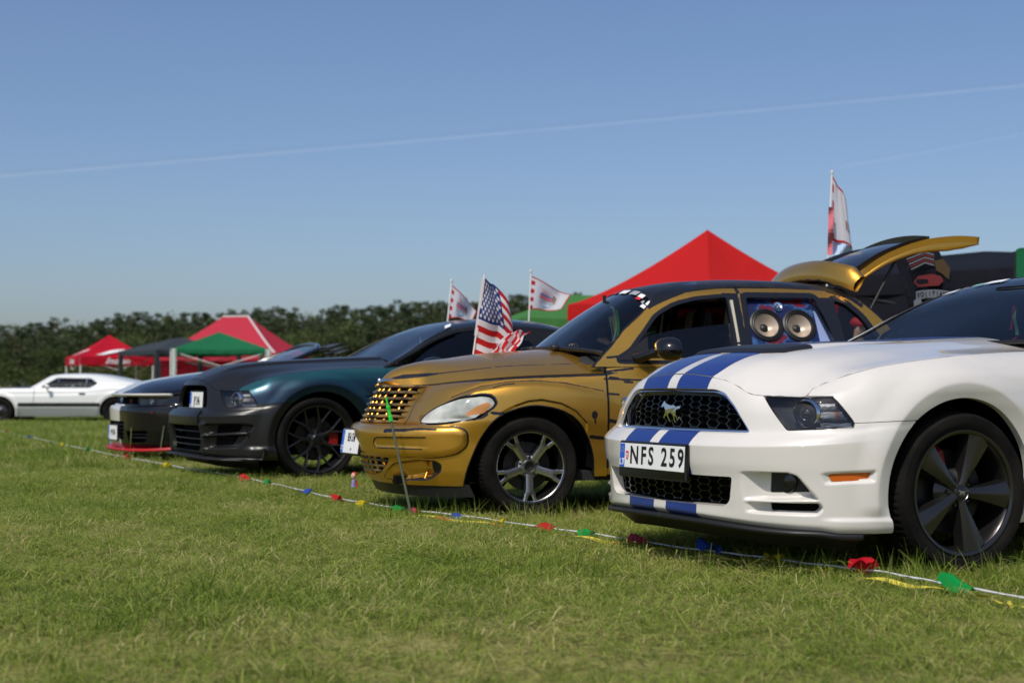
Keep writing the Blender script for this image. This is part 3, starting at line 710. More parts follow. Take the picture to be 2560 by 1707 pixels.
def hexmesh(S, pu, pv, w, d=.012):
    """honeycomb bars cut out of a sheet S (run pitch pu, height pitch pv)"""
    u, v = S.a / (pu / 1.5), S.z / (pv / math.sqrt(3))
    q = (2 / 3) * u; r = -u / 3 + v / math.sqrt(3)
    x, z = q, r; y = -x - z
    rx, ry, rz = np.round(x), np.round(y), np.round(z)
    dx, dy, dz = abs(rx - x), abs(ry - y), abs(rz - z)
    i = (dx > dy) & (dx > dz); j = ~i & (dy > dz)
    rx[i] = -ry[i] - rz[i]; rz[~i & ~j] = -rx[~i & ~j] - ry[~i & ~j]
    cu, cv = 1.5 * rx, math.sqrt(3) * (rz + rx / 2)
    lu, lv = np.abs(u - cu), np.abs(v - cv)
    e = math.sqrt(3) / 2 - np.maximum(lv, lu * math.sqrt(3) / 2 + lv / 2)      # distance to the cell edge in unit cells
    return S.clip(e - w)

# ================================================================ coupe body shared by the white and the dark coupe
""" a: run along the middle of the wrap from the nose centre; z: height """
SEAM = [(0, .838), (.12, .836), (.253, .825), (.33, .815), (.392, .803), (.44, .785), (.481, .768), (.52, .753), (.56, .7465), (.60, .745), (.823, .743), (.832, .752), (.845, .768), (.865, .779), (.958, .808), (1.083, .841), (1.207, .867), (1.439, .897), (1.691, .92), (2.042, .938), (2.3, .948), (3, .955), (4, 1.0), (7, 1.02)]
LAMP = [(.591, .7445), (.932, .742), (.955, .732), (.987, .692), (1.016, .653), (1.027, .634), (1.022, .614), (.735, .602), (.62, .718), (.60, .738)]
ARCH_C, ARCH_R = (1.573, .335), .402
def coupe_wrap():
    C = wrap_net(PL, MKEY, MZ, MS)
    ru = [.0055] * 14 + [.02] * 4 + [.05] * 20
    G, qu, qv = net(C, ru, .0055)
    return G
def coupe_parts(root, m, mtop, white=True):
    G = coupe_wrap(); W = sheet(G)
    a, z = W.a, W.z
    # ---- wheel arch: centre follows the front axle; sheet coordinates a - x are near linear along the side
    ax = ARCH_C[0]
    dA = np.hypot(a - ax, (z - ARCH_C[1])) - ARCH_R
    aR = ax + 2.72 * 1.003; dR = np.hypot(a - aR, z - .345) - ARCH_R
    disp = np.zeros(len(a))
    for d in (dA, dR):
        lip = np.where(d < .058, .015 - np.maximum(.058 - d, 0) * .42, .015 * (1 - smooth(.058, .17, d)))
        disp += np.where(d > -.02, lip, -.009) * smooth(.225, .30, z) * (np.abs(d) < .3)
    seam = z - seam_z(a)
    lamp = sd_poly(a, z, rnd(LAMP, .012))
    return W, disp, dA, dR, seam, lamp

HX = [.87, .80, .70, .60, .45, .30, .10, -.15, -.45, -.70, -.90]
HY = [0, .2, .35, .5, .62, .72, .86]
HZ = [[.81, .805, .775, .715, .70, .69, .68], [.853, .848, .815, .745, .715, .70, .68], [.898, .895, .875, .81, .755, .735, .72], [.930, .927, .91, .862, .80, .765, .74],
      [.955, .952, .938, .905, .865, .842, .825], [.970, .968, .955, .93, .90, .88, .86], [.985, .982, .972, .95, .928, .912, .892], [1.0, .996, .985, .965, .945, .932, .915],
      [1.018, 1.012, 1.0, .978, .955, .942, .93], [1.03, 1.024, 1.01, .985, .96, .945, .935], [1.036, 1.03, 1.016, .99, .965, .95, .94]]
def seam_curve(G, amax=2.05):
    """points of the wrap where the hood seam runs"""
    row = G[G.shape[0] // 2]; a = np.concatenate([[0], np.cumsum(np.linalg.norm(np.diff(row[:, :2], axis=0), axis=1))])
    out = []
    for j in np.where(a < amax)[0]:
        zs = seam_z(a[j]); c = G[:, j, 2]
        k = np.where((c[:-1] <= zs) & (c[1:] > zs))[0]
        if len(k):
            k = k[-1]; w = (zs - c[k]) / (c[k + 1] - c[k]); out.append(G[k, j] * (1 - w) + G[k + 1, j] * w)
    return np.array(out)
def coupe_hood(P, res=.012):
    """hood height field (x, y >= 0), lifted to meet the seam curve P"""
    C = np.array([[(x, y, HZ[i][j]) for j, y in enumerate(HY)] for i, x in enumerate(HX)])
    qx, qy = np.arange(.88, -.9, -res), np.arange(0, .87, res)
    A = akima(np.array(HY), C[:, :, 2].T, qy)                     # y, i
    Z = akima(-np.array(HX), A.T, -qx)                            # x, y
    G = np.stack([np.broadcast_to(qx[:, None], Z.shape), np.broadcast_to(qy[None, :], Z.shape), Z], 2).copy()
    # difference at the seam
    ix = np.interp(-P[:, 0], -qx, np.arange(len(qx))).round().astype(int).clip(0, len(qx) - 1); iy = (P[:, 1] / res).round().astype(int).clip(0, len(qy) - 1)
    dz = P[:, 2] - Z[ix, iy]
    Pp, dz = P[::4], dz[::4]
    D2 = (G[:, :, 0][..., None] - Pp[:, 0]) ** 2 + (G[:, :, 1][..., None] - Pp[:, 1]) ** 2
    w = 1 / (D2 + 2e-4) ** 2; dd = (w * dz).sum(2) / w.sum(2); near = np.exp(-D2.min(2) / .11 ** 2)
    G[:, :, 2] += dd * near
    return G
# ================================================================ coupe (white and dark share the shell)
def half_strip(path_in, path_out, n=5, bulge=.012, nrm=(0, 0, 1)):
    """rounded strip between two paths (pillars)"""
    a, b = np.array(path_in, float), np.array(path_out, float); t = np.linspace(0, 1, n)
    G = a[None] * (1 - t[:, None, None]) + b[None] * t[:, None, None]
    G = G + np.sin(np.pi * t)[:, None, None] * bulge * np.array(nrm)
    return G
WS = [[(-.80, 0, 1.037), (-.785, .3, 1.018), (-.74, .55, .978), (-.60, .755, .935)],
      [(-1.04, 0, 1.175), (-1.02, .27, 1.16), (-.96, .5, 1.118), (-.85, .685, 1.062)],
      [(-1.27, 0, 1.295), (-1.25, .26, 1.285), (-1.19, .47, 1.248), (-1.09, .615, 1.192)],
      [(-1.50, 0, 1.372), (-1.48, .25, 1.362), (-1.42, .44, 1.335), (-1.33, .565, 1.285)]]
ROOF = [[(-1.50, 0, 1.374), (-1.48, .25, 1.364), (-1.42, .44, 1.337), (-1.33, .565, 1.287)],
        [(-1.8, 0, 1.405), (-1.79, .27, 1.397), (-1.76, .46, 1.372), (-1.72, .58, 1.325)],
        [(-2.2, 0, 1.40), (-2.2, .27, 1.392), (-2.2, .46, 1.365), (-2.2, .58, 1.318)],
        [(-2.55, 0, 1.345), (-2.56, .26, 1.337), (-2.6, .45, 1.31), (-2.65, .57, 1.265)]]
BACK = [[(-2.55, 0, 1.345), (-2.56, .26, 1.337), (-2.6, .45, 1.31), (-2.65, .57, 1.265)],
        [(-2.95, 0, 1.20), (-2.96, .28, 1.19), (-3.0, .48, 1.165), (-3.04, .62, 1.12)],
        [(-3.28, 0, 1.055), (-3.28, .3, 1.05), (-3.28, .52, 1.035), (-3.25, .70, 1.01)]]
def smooth_grid(C, r=.04): return net(np.array(C, float), r, r)[0]
def glasshouse(root, mroof, mglass, mbody):
    half = lambda C, r=.05: Sh.grid(smooth_grid(C, r), flip=False)
    def both(C, r=.05):
        S = half(C, r); S = S.mirror(); return S
    both(WS).build('windshield', mglass, root)
    both(ROOF).build('roof', mroof, root)
    both(BACK).build('rear_window', mglass, root)
    ws, rf, bk = (np.array(x, float) for x in (WS, ROOF, BACK))
    edge = akima(np.arange(4), ws[:, -1], np.linspace(0, 3, 24))
    out = edge + np.linspace(0, 1, 24)[:, None] * np.array([-.015, .022, -.035]) + np.array([-.022, .03, .006])
    for s in (1, -1):
        f = np.array([1, s, 1])
        G = half_strip(edge * f, out * f, 6, .018, (.3, .6 * s, .6))
        Sh.grid(G, flip=s < 0).build('pillar', mbody, root)
        MB().tube(edge * f + np.array([.004, -.006 * s, .004]), .005, 6).build('window_seal', M['black_plastic'], root, smooth=60)
        # side windows from the belt to the roof rail
        rail = np.vstack([akima(np.arange(4), ws[:, -1], np.linspace(.15, 3, 10)) + np.array([-.05, .03, -.04]), akima(np.arange(4), rf[:, -1], np.linspace(.3, 3, 10)) + np.array([0, .02, -.03])])
        belt = np.column_stack([np.linspace(-.72, -2.55, 20), np.full(20, .80), np.linspace(.945, .985, 20)])
        t = np.linspace(0, 1, 6)[:, None, None]; G = (belt[None] * (1 - t) + rail[None] * t + np.sin(np.pi * t) * np.array([0, .03, 0])) * f
        Sh.grid(G, flip=s < 0).build('side_window', M['tint'], root)
        G = np.stack([np.vstack([rail[-6:], bk[:, -1]]) * f, np.vstack([np.column_stack([np.linspace(-2.2, -3.3, 9), np.full(9, .80), np.full(9, .99)])]) * f])
        G = np.stack([G[0] + (0, .01 * s, 0), G[0] * .5 + G[1] * .5 + np.array([0, .03 * s, 0]), G[1]])
        Sh.grid(G, flip=s > 0).build('quarter_panel', mbody, root)
        rr = akima(np.arange(4), rf[:, -1], np.linspace(0, 3, 16))
        Sh.grid(half_strip(rr * f, (rr + np.array([0, .03, -.035])) * f, 5, .008, (0, s * .7, .7)), flip=s < 0).build('roof_rail', mbody, root)

def seat(root, x, y, z, m, w=.5, head=True):
    s = thing_part('seat', root)
    MB().box((x, y, z), (.5, w, .16), bev=.05).build('cushion', m, s, smooth=50)
    MB().box((x - .3, y, z + .33), (.14, w, .62), Euler((0, R(-14), 0)).to_matrix(), bev=.05).build('backrest', m, s, smooth=50)
    if head: MB().box((x - .40, y, z + .74), (.10, .27, .19), Euler((0, R(-10), 0)).to_matrix(), bev=.04).build('headrest', m, s, smooth=50)
    return s
def steering_wheel(root, x, y, z, m):
    G = lathe_arr([(.185 + .014 * math.cos(t), .014 * math.sin(t)) for t in np.linspace(0, 2 * math.pi, 9)], 40)
    mb = MB().grid(G).box((0, 0, 0), (.09, .03, .09), bev=.01).box((.09, 0, 0), (.18, .018, .03)).box((-.09, 0, 0), (.18, .018, .03)).box((0, 0, -.09), (.03, .018, .18))
    mb.build('steering_wheel', m, root, smooth=50, loc=(x, y, z), rot=(0, R(-24), R(90)))

def coupe_interior(root, m):
    MB().box((-1.02, 0, .86), (.5, 1.36, .16), bev=.06).build('dashboard', m, root, smooth=50)
    for y in (-.37, .37):
        seat(root, -1.65, y, .48, m); seat(root, -2.4, y, .5, m, head=False)
    steering_wheel(root, -1.22, .37, .88, m)
    MB().box((-1.9, 0, .30), (2.6, 1.5, .06)).box((-3.1, 0, .62), (.1, 1.4, .6)).box((-.72, 0, .6), (.08, 1.5, .64)).build('cabin_floor', M['trim'], root)

def coupe_mirror(root, m, s):
    mb = MB(); c = Vector((-.95, s * 1.0, .96))
    t = np.linspace(0, 2 * math.pi, 21); G = []
    for k, sc in ((-.075, .45), (-.06, .8), (-.02, 1), (.03, .98), (.07, .75), (.09, .4), (.095, .02)):
        G.append([(c.x + k, c.y + s * .125 * sc * np.sign(math.cos(q)) * abs(math.cos(q)) ** .7, c.z + .07 * sc * np.sign(math.sin(q)) * abs(math.sin(q)) ** .7) for q in t])
    mb.grid(np.array(G), flip=s > 0).box((c.x, s * .9, c.z - .05), (.07, .12, .03), bev=.008)
    mb.build('wing_mirror', m, root, smooth=50)

def coupe(name, label, cat, pos, rz, kind, group):
    white = kind == 'white'
    root = thing(name, label, cat, pos, rz, group)
    body = M['white_paint'] if white else M['dark_satin']
    side = M['white_paint'] if white else M['teal_flip']
    black = M['black_gloss']
    G = coupe_wrap(); P = seam_curve(G)
    W, disp, dA, dR, seam, lamp = coupe_parts(root, None, None)
    a, z = W.a, W.z
    g = .0014
    split = np.maximum(interp(a, [(0, .634), (1.025, .634), (1.313, .644), (9, .66)]) - z, .93 - a)      # above this line: fender
    behind = 1.573 - a                                   # < 0 behind the axle
    low = z - .30
    # ---------------- displacements of the front
    if white:
        rec = sd_poly(a, z, rnd([(.522, .428), (.745, .429), (.782, .418), (.868, .322), (.545, .312)], .008))
        disp -= .055 * smooth(.522, .64, a) * smooth(.002, -.008, rec) * (1 - .0 * a)
        rec2 = sd_poly(a, z, rnd([(.54, .304), (.874, .308), (.888, .285), (.866, .262), (.548, .262)], .008))
        disp -= .05 * smooth(.54, .64, a) * smooth(.002, -.007, rec2)
        mk = sd_poly(a, z, rnd([(.865, .431), (1.104, .443), (1.099, .396), (.895, .386)], .006))
        disp -= .016 * smooth(.868, .93, a) * smooth(.002, -.010, mk)
        disp += .012 * smooth(.86, .97, a) * smooth(.250, .236, z) * (a < 1.2)
        ink = np.minimum(sd_poly(a, z, [(0, .262), (.2, .265), (.3, .271), (.45, .282), (.50, .33), (.52, .42), (.5, .43), (0, .43)]), 0)
    else:
        # big lower mouth and side scoops of the dark coupe
        rec = sd_poly(a, z, rnd([(.50, .47), (.93, .475), (1.0, .46), (.87, .285), (.52, .27)], .02))
        disp -= .05 * smooth(.50, .60, a) * smooth(.004, -.014, rec)
        bar = np.abs(z - interp(a, [(.5, .375), (1, .40)])) - .012
        disp += .045 * smooth(.006, -.004, bar) * (rec < 0) * (a > .53)
        disp += .025 * smooth(.46, .50, a) * smooth(.56, .52, a) * smooth(.50, .46, z) * smooth(.2, .24, z)
        disp += .018 * smooth(.9, 1.0, a) * smooth(.30, .26, z) * (a < 1.2)
    S0 = W.off(disp)
    keep_front = lambda S, *fs: S.clip(np.max(np.stack(fs), 0))
    grille_w = interp(np.array([.0]), [(0, 0)])
    if white:
        GR = rnd([(-.60, .587), (.556, .590), (.458, .700), (.385, .757), (.32, .772), (-.6, .784)], .02)
        LO = rnd([(-.6, .403), (.491, .405), (.472, .300), (.44, .279), (-.6, .272)], [.01, .01, .03, .03, .01])
        FOG = rnd([(.655, .426), (.741, .427), (.777, .416), (.839, .349), (.646, .341)], .006)
        SLOT = rnd([(.650, .302), (.872, .305), (.878, .285), (.858, .270), (.652, .268)], .008)
        MARK = [(.916, .425), (1.092, .436), (1.079, .408), (.939, .402)]
        holes = [sd_poly(a, z, p) for p in (GR, LO, FOG, SLOT, MARK)]
    else:
        GR = rnd([(-.6, .600), (.47, .603), (.45, .70), (.40, .772), (.33, .788), (-.6, .795)], [.01, .05, .05, .05, .05, .01])
        LO = rnd([(-.6, .455), (.45, .458), (.455, .30), (.42, .245), (-.6, .243)], .02)
        SC1 = rnd([(.64, .455), (.90, .462), (.86, .405), (.62, .392)], .01)
        SC2 = rnd([(.62, .375), (.87, .385), (.80, .30), (.60, .288)], .01)
        holes = [sd_poly(a, z, p) for p in (GR, LO, SC1, SC2)]
    hole = np.min(np.stack(holes), 0)
    # ---------------- bumper cover
    bump_f = np.max(np.stack([seam + g, g - lamp, -hole, np.minimum(-split, np.where(a < .93, -1., 1e3)) if False else np.where(a < .94, -1., -split) + g, -dA, a - 1.573]), 0)
    split_keep = np.where(a < .95, -.05, z - interp(a, [(0, .634), (1.025, .634), (1.313, .644), (9, .66)]))
    bump_f = np.max(np.stack([seam + g, g - lamp, -hole, split_keep + g, -dA, a - 1.573, np.where((a > .823) & (z > .70), .02, -.02)]), 0)
    B = S0.clip(bump_f).mirror()
    B = B.flange(.05 if white else .03)
    B.build('front_bumper', body, root)
    # ---------------- fenders, doors, quarters
    sk = interp(a, [(0, .634), (1.025, .634), (1.313, .644), (1.573, .65)]) - z
    fend = np.max(np.stack([seam + g, g - lamp, np.where(a < 1.573, sk, -1.), -dA, a - 2.19, .823 - a, .738 - z + 10 * (a > .93) * 1.]), 0) if False else \
        np.max(np.stack([seam + g, g - lamp, np.where(a < 1.573, sk + g, -1.), -dA, a - 2.185, np.where(a < .95, .7445 - z, -1.), .823 - a]), 0)
    F = S0.clip(fend)
    doorf = np.max(np.stack([2.19 - a, a - 3.42, .20 - z]), 0)
    D = S0.clip(np.maximum(doorf, z - .945))
    qf = np.max(np.stack([3.425 - a, -dR]), 0)
    Qp = S0.clip(qf)
    for s in (0, 1):
        h = (lambda S: S.mirror(False)) if s else (lambda S: S)
        h(F).flange(.03).build('front_fender', side, root)
        h(D).flange(.02).build('door', side, root)
    Qp.mirror().flange(.02).build('rear_body', side, root)
    MB().grid(np.stack([[(-3.25, y, 1.005) for y in np.linspace(-.78, .78, 9)], [(-3.7, y, 1.02) for y in np.linspace(-.6, .6, 9)]])).build('boot_lid', side, root)
    # ---------------- hood
    Hg = coupe_hood(P)
    Hs = Sh.grid(Hg, flip=False)
    poly = [(x, y) for x, y, _ in P[::3]]
    poly = [(P[0][0], -.05)] + poly + [(-.60, .775), (-.72, .60), (-.755, .35), (-.775, .1), (-.775, -.05)]
    f = sd_poly(Hs.X, Hs.Y, poly)
    SCP = [(.565, -.05), (.565, .262), (.50, .345), (.33, .335), (.40, -.05)]
    if white:
        sc = sd_poly(Hs.X, Hs.Y, SCP)
        lift = .022 * smooth(.012, -.01, sc)
        Hs.D[:, 2] += .012 * smooth(.0, -.03, sd_poly(Hs.X, Hs.Y, [(.565, -.05), (.565, .262), (.50, .345), (-.3, .30), (-.3, -.05)])) * smooth(-.3, .35, Hs.X)
    else:
        # raised centre of the dark hood
        Hs.D[:, 2] += .02 * smooth(.34, .30, Hs.Y) * smooth(.78, .5, Hs.X)
    Hc = Hs.clip(np.maximum(f + g, -1))
    Hm = Hc.mirror()
    Hm.flange(.018).build('hood', body, root)
    if white:
        sc2 = sd_poly(Hm.X, np.abs(Hm.Y), SCP)
        Sc = Hm.off(.004).clip(sc2); Sc.flange(.006).build('hood_scoop', M['black_plastic'], root)
        mb = MB()
        for s in (1, -1):
            mb.add([(.43, s * .10, .974), (.395, s * .30, .957), (.44, s * .29, .951), (.475, s * .12, .962)], [[0, 1, 2, 3]])
        mb.build('scoop_opening_shade', M['dark'], root)  # flat black patches painting the shadow inside the scoop openings
        # racing stripes on hood and bumper
        st = lambda y: np.maximum(np.abs(np.abs(y) - .146) - .108, 0) - 1e-6
        def stripe_f(S): return np.abs(np.abs(S.Y) - .146) - .108
        T = Hm.off(.0012).clip(np.maximum(stripe_f(Hm), -sc2)); [q.build('racing_stripe', M['blue_vinyl'], root) for q in T.parts() if len(q.D) > 40]
        B0 = S0.clip(np.maximum(bump_f + .0, a - .5)).mirror(); T = B0.off(.0012).clip(np.maximum(np.abs(np.abs(B0.Y) - (.146 + .012 * smooth(.5, .28, B0.D[:, 7]))) - .110, 0 * B0.Y - 1))
        [q.build('racing_stripe', M['blue_vinyl'], root) for q in T.parts() if len(q.D) > 40]
    # ---------------- lamps
    for s in (1, -1):
        mir = (lambda S: S) if s > 0 else (lambda S: S.mirror(False))
        lp = thing_part('headlight', root)
        hl = W.off(-.055).clip(np.maximum(sd_poly(a, z, rnd([(.56, .765), (.95, .765), (1.04, .70), (1.06, .58), (.70, .58)], .01)), -1))
        mir(hl).build('lamp_housing', M['lamp_dark'], lp)
        wall = W.clip(lamp + .0035).flange(.06); wl = Sh(wall.D, wall.Q[len(W.clip(lamp + .0035).Q):], [])
        mir(wl.compact()).build('lamp_wall', M['lamp_dark'], lp)
        def pt(aa, zz, dep):
            k = np.argmin((W.a - aa) ** 2 + (W.z - zz) ** 2); p = W.D[k, :3] - W.D[k, 3:6] * dep; return Vector((p[0], p[1] * s, p[2])), Vector((W.D[k, 3], W.D[k, 4] * s, W.D[k, 5]))
        c, n = pt(.815, .672, .012)
        d = Vector((.93, .37 * s, 0)).normalized(); Mx = Matrix.Translation(c) @ d.to_track_quat('Y', 'Z').to_matrix().to_4x4()
        MB().lathe([(.062, -.05), (.060, .0), (.056, .006), (.052, .0), (.046, -.03)], 40, Mx).build('projector_bezel', M['chrome'], lp, smooth=60)
        MB().lathe([(.046, -.03), (.036, -.012), (.033, -.012)], 40, Mx).build('projector_ring', M['lamp_dark'], lp, smooth=60)
        MB().lathe([(.0, .012), (.012, .010), (.024, .002), (.033, -.012)], 32, Mx).build('projector_lens', M['lens_dark'], lp, smooth=60)
        if True:
            rf = MB()
            for i, zz in enumerate(np.linspace(.715, .622, 9)):
                a0, a1 = .868 + .002 * i, min(.950 + .0095 * i, 1.016)
                dz = .0055
                L = []
                for dep, zo in ((.030, dz), (.010, .001), (.030, -dz)):
                    L.append([tuple(pt(q, zz + zo, dep)[0]) for q in np.linspace(a0, a1, 6)])
                rf.grid(np.array(L), flip=s > 0, mi=1 if i in (2, 6) else 0)
            rf.build('reflector', [M['reflector'], M['lamp_grey']], lp, smooth=0)
            tr = MB().tube([pt(.86, .617, .02)[0], pt(.94, .612, .012)[0], pt(1.015, .618, .008)[0]], .0055, 6); tr.build('lamp_trim', M['chrome'], lp, smooth=60)
            c2, n2 = pt(.955, .665, .022)
            MB().box(c2, (.012, .014, .035), bev=.003).build('indicator_bulb', M['orange_lens'], lp, smooth=50)
        mir(W.off(-.003).clip(lamp + .003)).build('lamp_lens', M['clear'], lp)
    # ---------------- grilles
    fr = W.off(-.048)
    ha, hz = W.a, W.z
    res = W.clip(np.max(np.stack([a - .62, .22 - z, z - .80]), 0))
    Gd, _, _ = net(np.array([[g_ for g_ in r[:8]] for r in wrap_net(PL, MKEY, MZ, MS)])[:, :6], .003, .003)
    Fi = sheet(Gd)
    if white:
        inner = Fi.off(-.05)
        up = inner.clip(sd_poly(Fi.a, Fi.z, np.array(GR) + 0))
        hexmesh(inner.clip(sd_poly(Fi.a, Fi.z, GR) + .008), .068, .0285, .075).mirror(False).add(hexmesh(inner.clip(sd_poly(Fi.a, Fi.z, GR) + .008), .068, .0285, .075)).flange(.016).build('grille', M['black_gloss'], root)
        lo = inner.clip(sd_poly(Fi.a, Fi.z, LO) + .004); hx = hexmesh(lo, .068, .0285, .075)
        hx.mirror(False).add(hx).flange(.016).build('lower_grille', M['black_gloss'], root)
        for nm, poly, w0, w1, mt in (('grille_frame', GR, .020, .001, M['black_gloss']), ('grille_trim', GR, .011, .0, M['chrome'])):
            sp = sd_poly(Fi.a, Fi.z, poly)
            base = Fi.off(-.046 if nm == 'grille_frame' else -.010)
            ring = base.clip(np.maximum(sp, -(sp + w0)))
            if nm == 'grille_trim':
                bsp = sd_poly(ring.a, ring.z, poly); ring = ring.clip(ring.z - .765)
            ring.mirror().flange(.03 if nm == 'grille_frame' else .034).build(nm, mt, root)
    # backing behind all openings
    bk = Fi.off(-.11); bk.mirror().build('grille_backing', M['dark'], root)
    return root, W, S0, Fi, dict(dA=dA, P=P, GR=GR, LO=LO, lamp=lamp, hole=hole)
M['reflector'] = mat('lamp reflector', (.9, .9, .91), .3, .35)
M['lamp_dark'] = mat('lamp housing', (.02, .02, .02), .3); M['lamp_grey'] = mat('lamp grey', (.12, .12, .12), .3, .6)
M['lens_dark'] = mat('projector glass', (.02, .022, .024), .03, coat=1)
def heading(th): return math.atan2(-math.cos(R(th)), -math.sin(R(th)))
GROUP = 'cars parked in a row along the rope'
M['rim_grey'] = mat('rim grey', (.055, .052, .052), .32, .85, coat=.4); M['rim_black'] = mat('rim black', (.014, .014, .015), .28, .3, coat=.4)
M['rim_worn'] = mat('worn alloy', (.5, .48, .47), .28, 1); noise_mix(M['rim_worn'], (.16, .15, .14), (.66, .64, .62), 14, 6, .34, .5)
def wedge_spoke(r0, r1, w0, w1, h0, h1, ridge, depth, fork=0, wm=None):
    def fn():
        L = []
        n = 9
        for i in range(n):
            t = i / (n - 1); r = r0 + (r1 - r0) * t; w = w0 + (w1 - w0) * t ** 1.3; h = h0 + (h1 - h0) * t ** .8
            rd = ridge * (1 - .3 * t)
            L.append([(r, h - depth, -w * 1.15), (r, h, -w), (r, h + rd, -w * .12), (r, h + rd, w * .12), (r, h, w), (r, h - depth, w * 1.15)])
        return MB().grid(np.array(L), flip=True)
    return fn
def nuts(parent, r, n=5, y=-.02, m='silver', a0=90, s=.011):
    me = MB().lathe([(0, .012), (s * .6, .012), (s * .8, .006), (s, 0), (s, -.03)], 6).mesh('wheel_nut', 30); me.materials.append(M[m])
    for k in range(n):
        a = R(a0 + 360 / n * k); obj('wheel_nut', me, None, parent, (r * math.cos(a), y, r * math.sin(a)))
def wheel_white(parent):
    w = thing_part('wheel', parent)
    tyre(w, .345, .262, .245); rim_barrel(w, .262, M['rim_grey'])
    spokes(w, 5, wedge_spoke(.03, .251, .018, .060, -.030, -.012, .014, .05), M['rim_grey'], a0=112)
    MB().lathe([(0, -.015), (.028, -.016), (.034, -.02), (.036, -.032), (.085, -.055), (.105, -.075), (.06, -.12)], 48).build('hub', M['rim_black'], w, smooth=40)
    MB().lathe([(.033, -.021), (.0355, -.018), (.037, -.024)], 48).build('cap_ring', M['silver'], w, smooth=60)
    plane_obj('cap_badge', horse_mesh(.04), M['silver'], w, (.0, -.0145, 0), (-1, 0, 0), (0, 0, 1))
    nuts(w, .058, y=-.045, m='rim_grey', a0=112 + 36)
    brake(w, .262, 'red_caliper', 52, -.13)
    return w
HORSE = [(-1, .28), (-.93, .40), (-.80, .55), (-.70, .62), (-.62, .50), (-.45, .42), (-.30, .38), (0, .33), (.25, .36), (.45, .30), (.58, .22), (.75, .30), (.95, .28), (1.05, .38), (1, .16), (.78, .12), (.62, .10), (.58, -.05), (.50, -.2), (.62, -.34), (.72, -.52), (.66, -.62), (.55, -.46), (.42, -.32), (.36, -.5), (.44, -.72), (.36, -.78), (.26, -.55), (.24, -.3), (.05, -.16), (-.2, -.16),
         (-.3, -.32), (-.2, -.55), (-.12, -.66), (-.2, -.74), (-.34, -.56), (-.45, -.32), (-.62, -.35), (-.75, -.52), (-.84, -.46), (-.7, -.24), (-.56, -.14), (-.56, .05), (-.66, .16), (-.74, .28), (-.86, .24), (-.94, .18)]
def horse_mesh(w, d=0):
    mb = MB().prism([(x * w / 2, y * w / 2) for x, y in HORSE], lambda x, y, t: (x, y, t), max(d, 1e-4)); return mb.mesh('emblem')
M['emblem'] = M['chrome']

rootW, W, S0, Fi, info = coupe('white_coupe', 'white sports car with twin blue stripes and honeycomb grille, nearest the camera', 'car', (1.493, 6.822, 0), heading(62.5), 'white', GROUP)
glasshouse(rootW, M['black_gloss'], M['glass'], M['white_paint'])
coupe_interior(rootW, M['trim'])
def under(root, wb, w, x0, x1, r, zc=.34, yo=.90, m='dark', zb=.20):
    """wheel wells and floor pan"""
    for x in (0, -wb):
        for s in (1, -1):
            t = np.linspace(0, math.pi, 17)
            G = np.array([[(x + r * math.cos(q), s * y, zc + r * math.sin(q)) for q in t] for y in (yo, yo - .35)])
            MB().grid(G, flip=s > 0).add([(x + r * math.cos(q), s * (yo - .35), zc + r * math.sin(q)) for q in t], [list(range(17))]).build('wheel_well', M[m], root)
    MB().box(((x0 + x1) / 2, 0, zb + .03), (x0 - x1, w * 1.1, .05)).box(((x0 + x1) / 2, 0, zb + .16), (x0 - x1 - .3, w, .2)).build('floor_pan', M[m], root)
under(rootW, 2.72, 1.1, .80, -3.5, .42, .335, .885)
w0 = wheel_white(rootW); w0.location = (0, .905, .335); w0.rotation_euler = (0, 0, R(-4))
for x, s in ((0, -1), (-2.72, 1), (-2.72, -1)):
    w = copy_part(w0, rootW); w.location = (x, s * .905, .345); w.rotation_euler = (0, R(23), 0 if s > 0 else math.pi)
# number plate, splitter, lamps of the white car
plate(rootW, (.979, -.005, .468), R(90), 'NFS 259', tilt=R(-3), low=.03, x0=.042, size=.112, sx=.86, space=1.34)
MB().box((.945, 0, .47), (.05, .46, .09), bev=.01).build('plate_bracket', M['black_plastic'], rootW)
def splitter(S0, Fi, root, m, d=.03, amax=1.12, drop=.012, th=.012):
    G = []
    aa = np.linspace(0, amax, 60); edge = []
    for q in aa:
        k = np.where(np.abs(S0.a - q) < .012)[0]; j = k[S0.z[k].argmin()]; edge.append(S0.D[j, :3])
    E = np.array(edge); E = akima(np.arange(len(E))[::5], E[::5], np.linspace(0, len(E) - 5, 60)); E[0, 1] = 0
    t = np.gradient(E, axis=0); n = np.stack([t[:, 1], -t[:, 0]], 1); n /= np.linalg.norm(n, axis=1)[:, None]
    o = d * np.clip((amax - np.linspace(0, amax, 60)) / .3, 0.25, 1)
    def row(out, dz): R_ = E.copy(); R_[:, :2] += n * out[:, None]; R_[:, 2] += dz; return R_
    z0 = np.zeros(60)
    rows = [row(z0 - .02, .004), row(o * .7, -.004), row(o, -.010), row(o, -.010 - th), row(o * .2, -.016 - th), row(z0 - .03, -.02 - th), row(z0 - .10, -.085 + 0 * th), row(z0 - .30, -.09)]
    S = Sh.grid(np.array(rows)[::-1])
    S.mirror().build('splitter', m, root)
splitter(S0, Fi, rootW, M['black_plastic'])
def spot(W, a, z, dep=0, s=1):
    k = np.argmin((W.a - a) ** 2 + (W.z - z) ** 2); p = W.D[k, :3] - W.D[k, 3:6] * dep; return Vector((p[0], p[1] * s, p[2]))
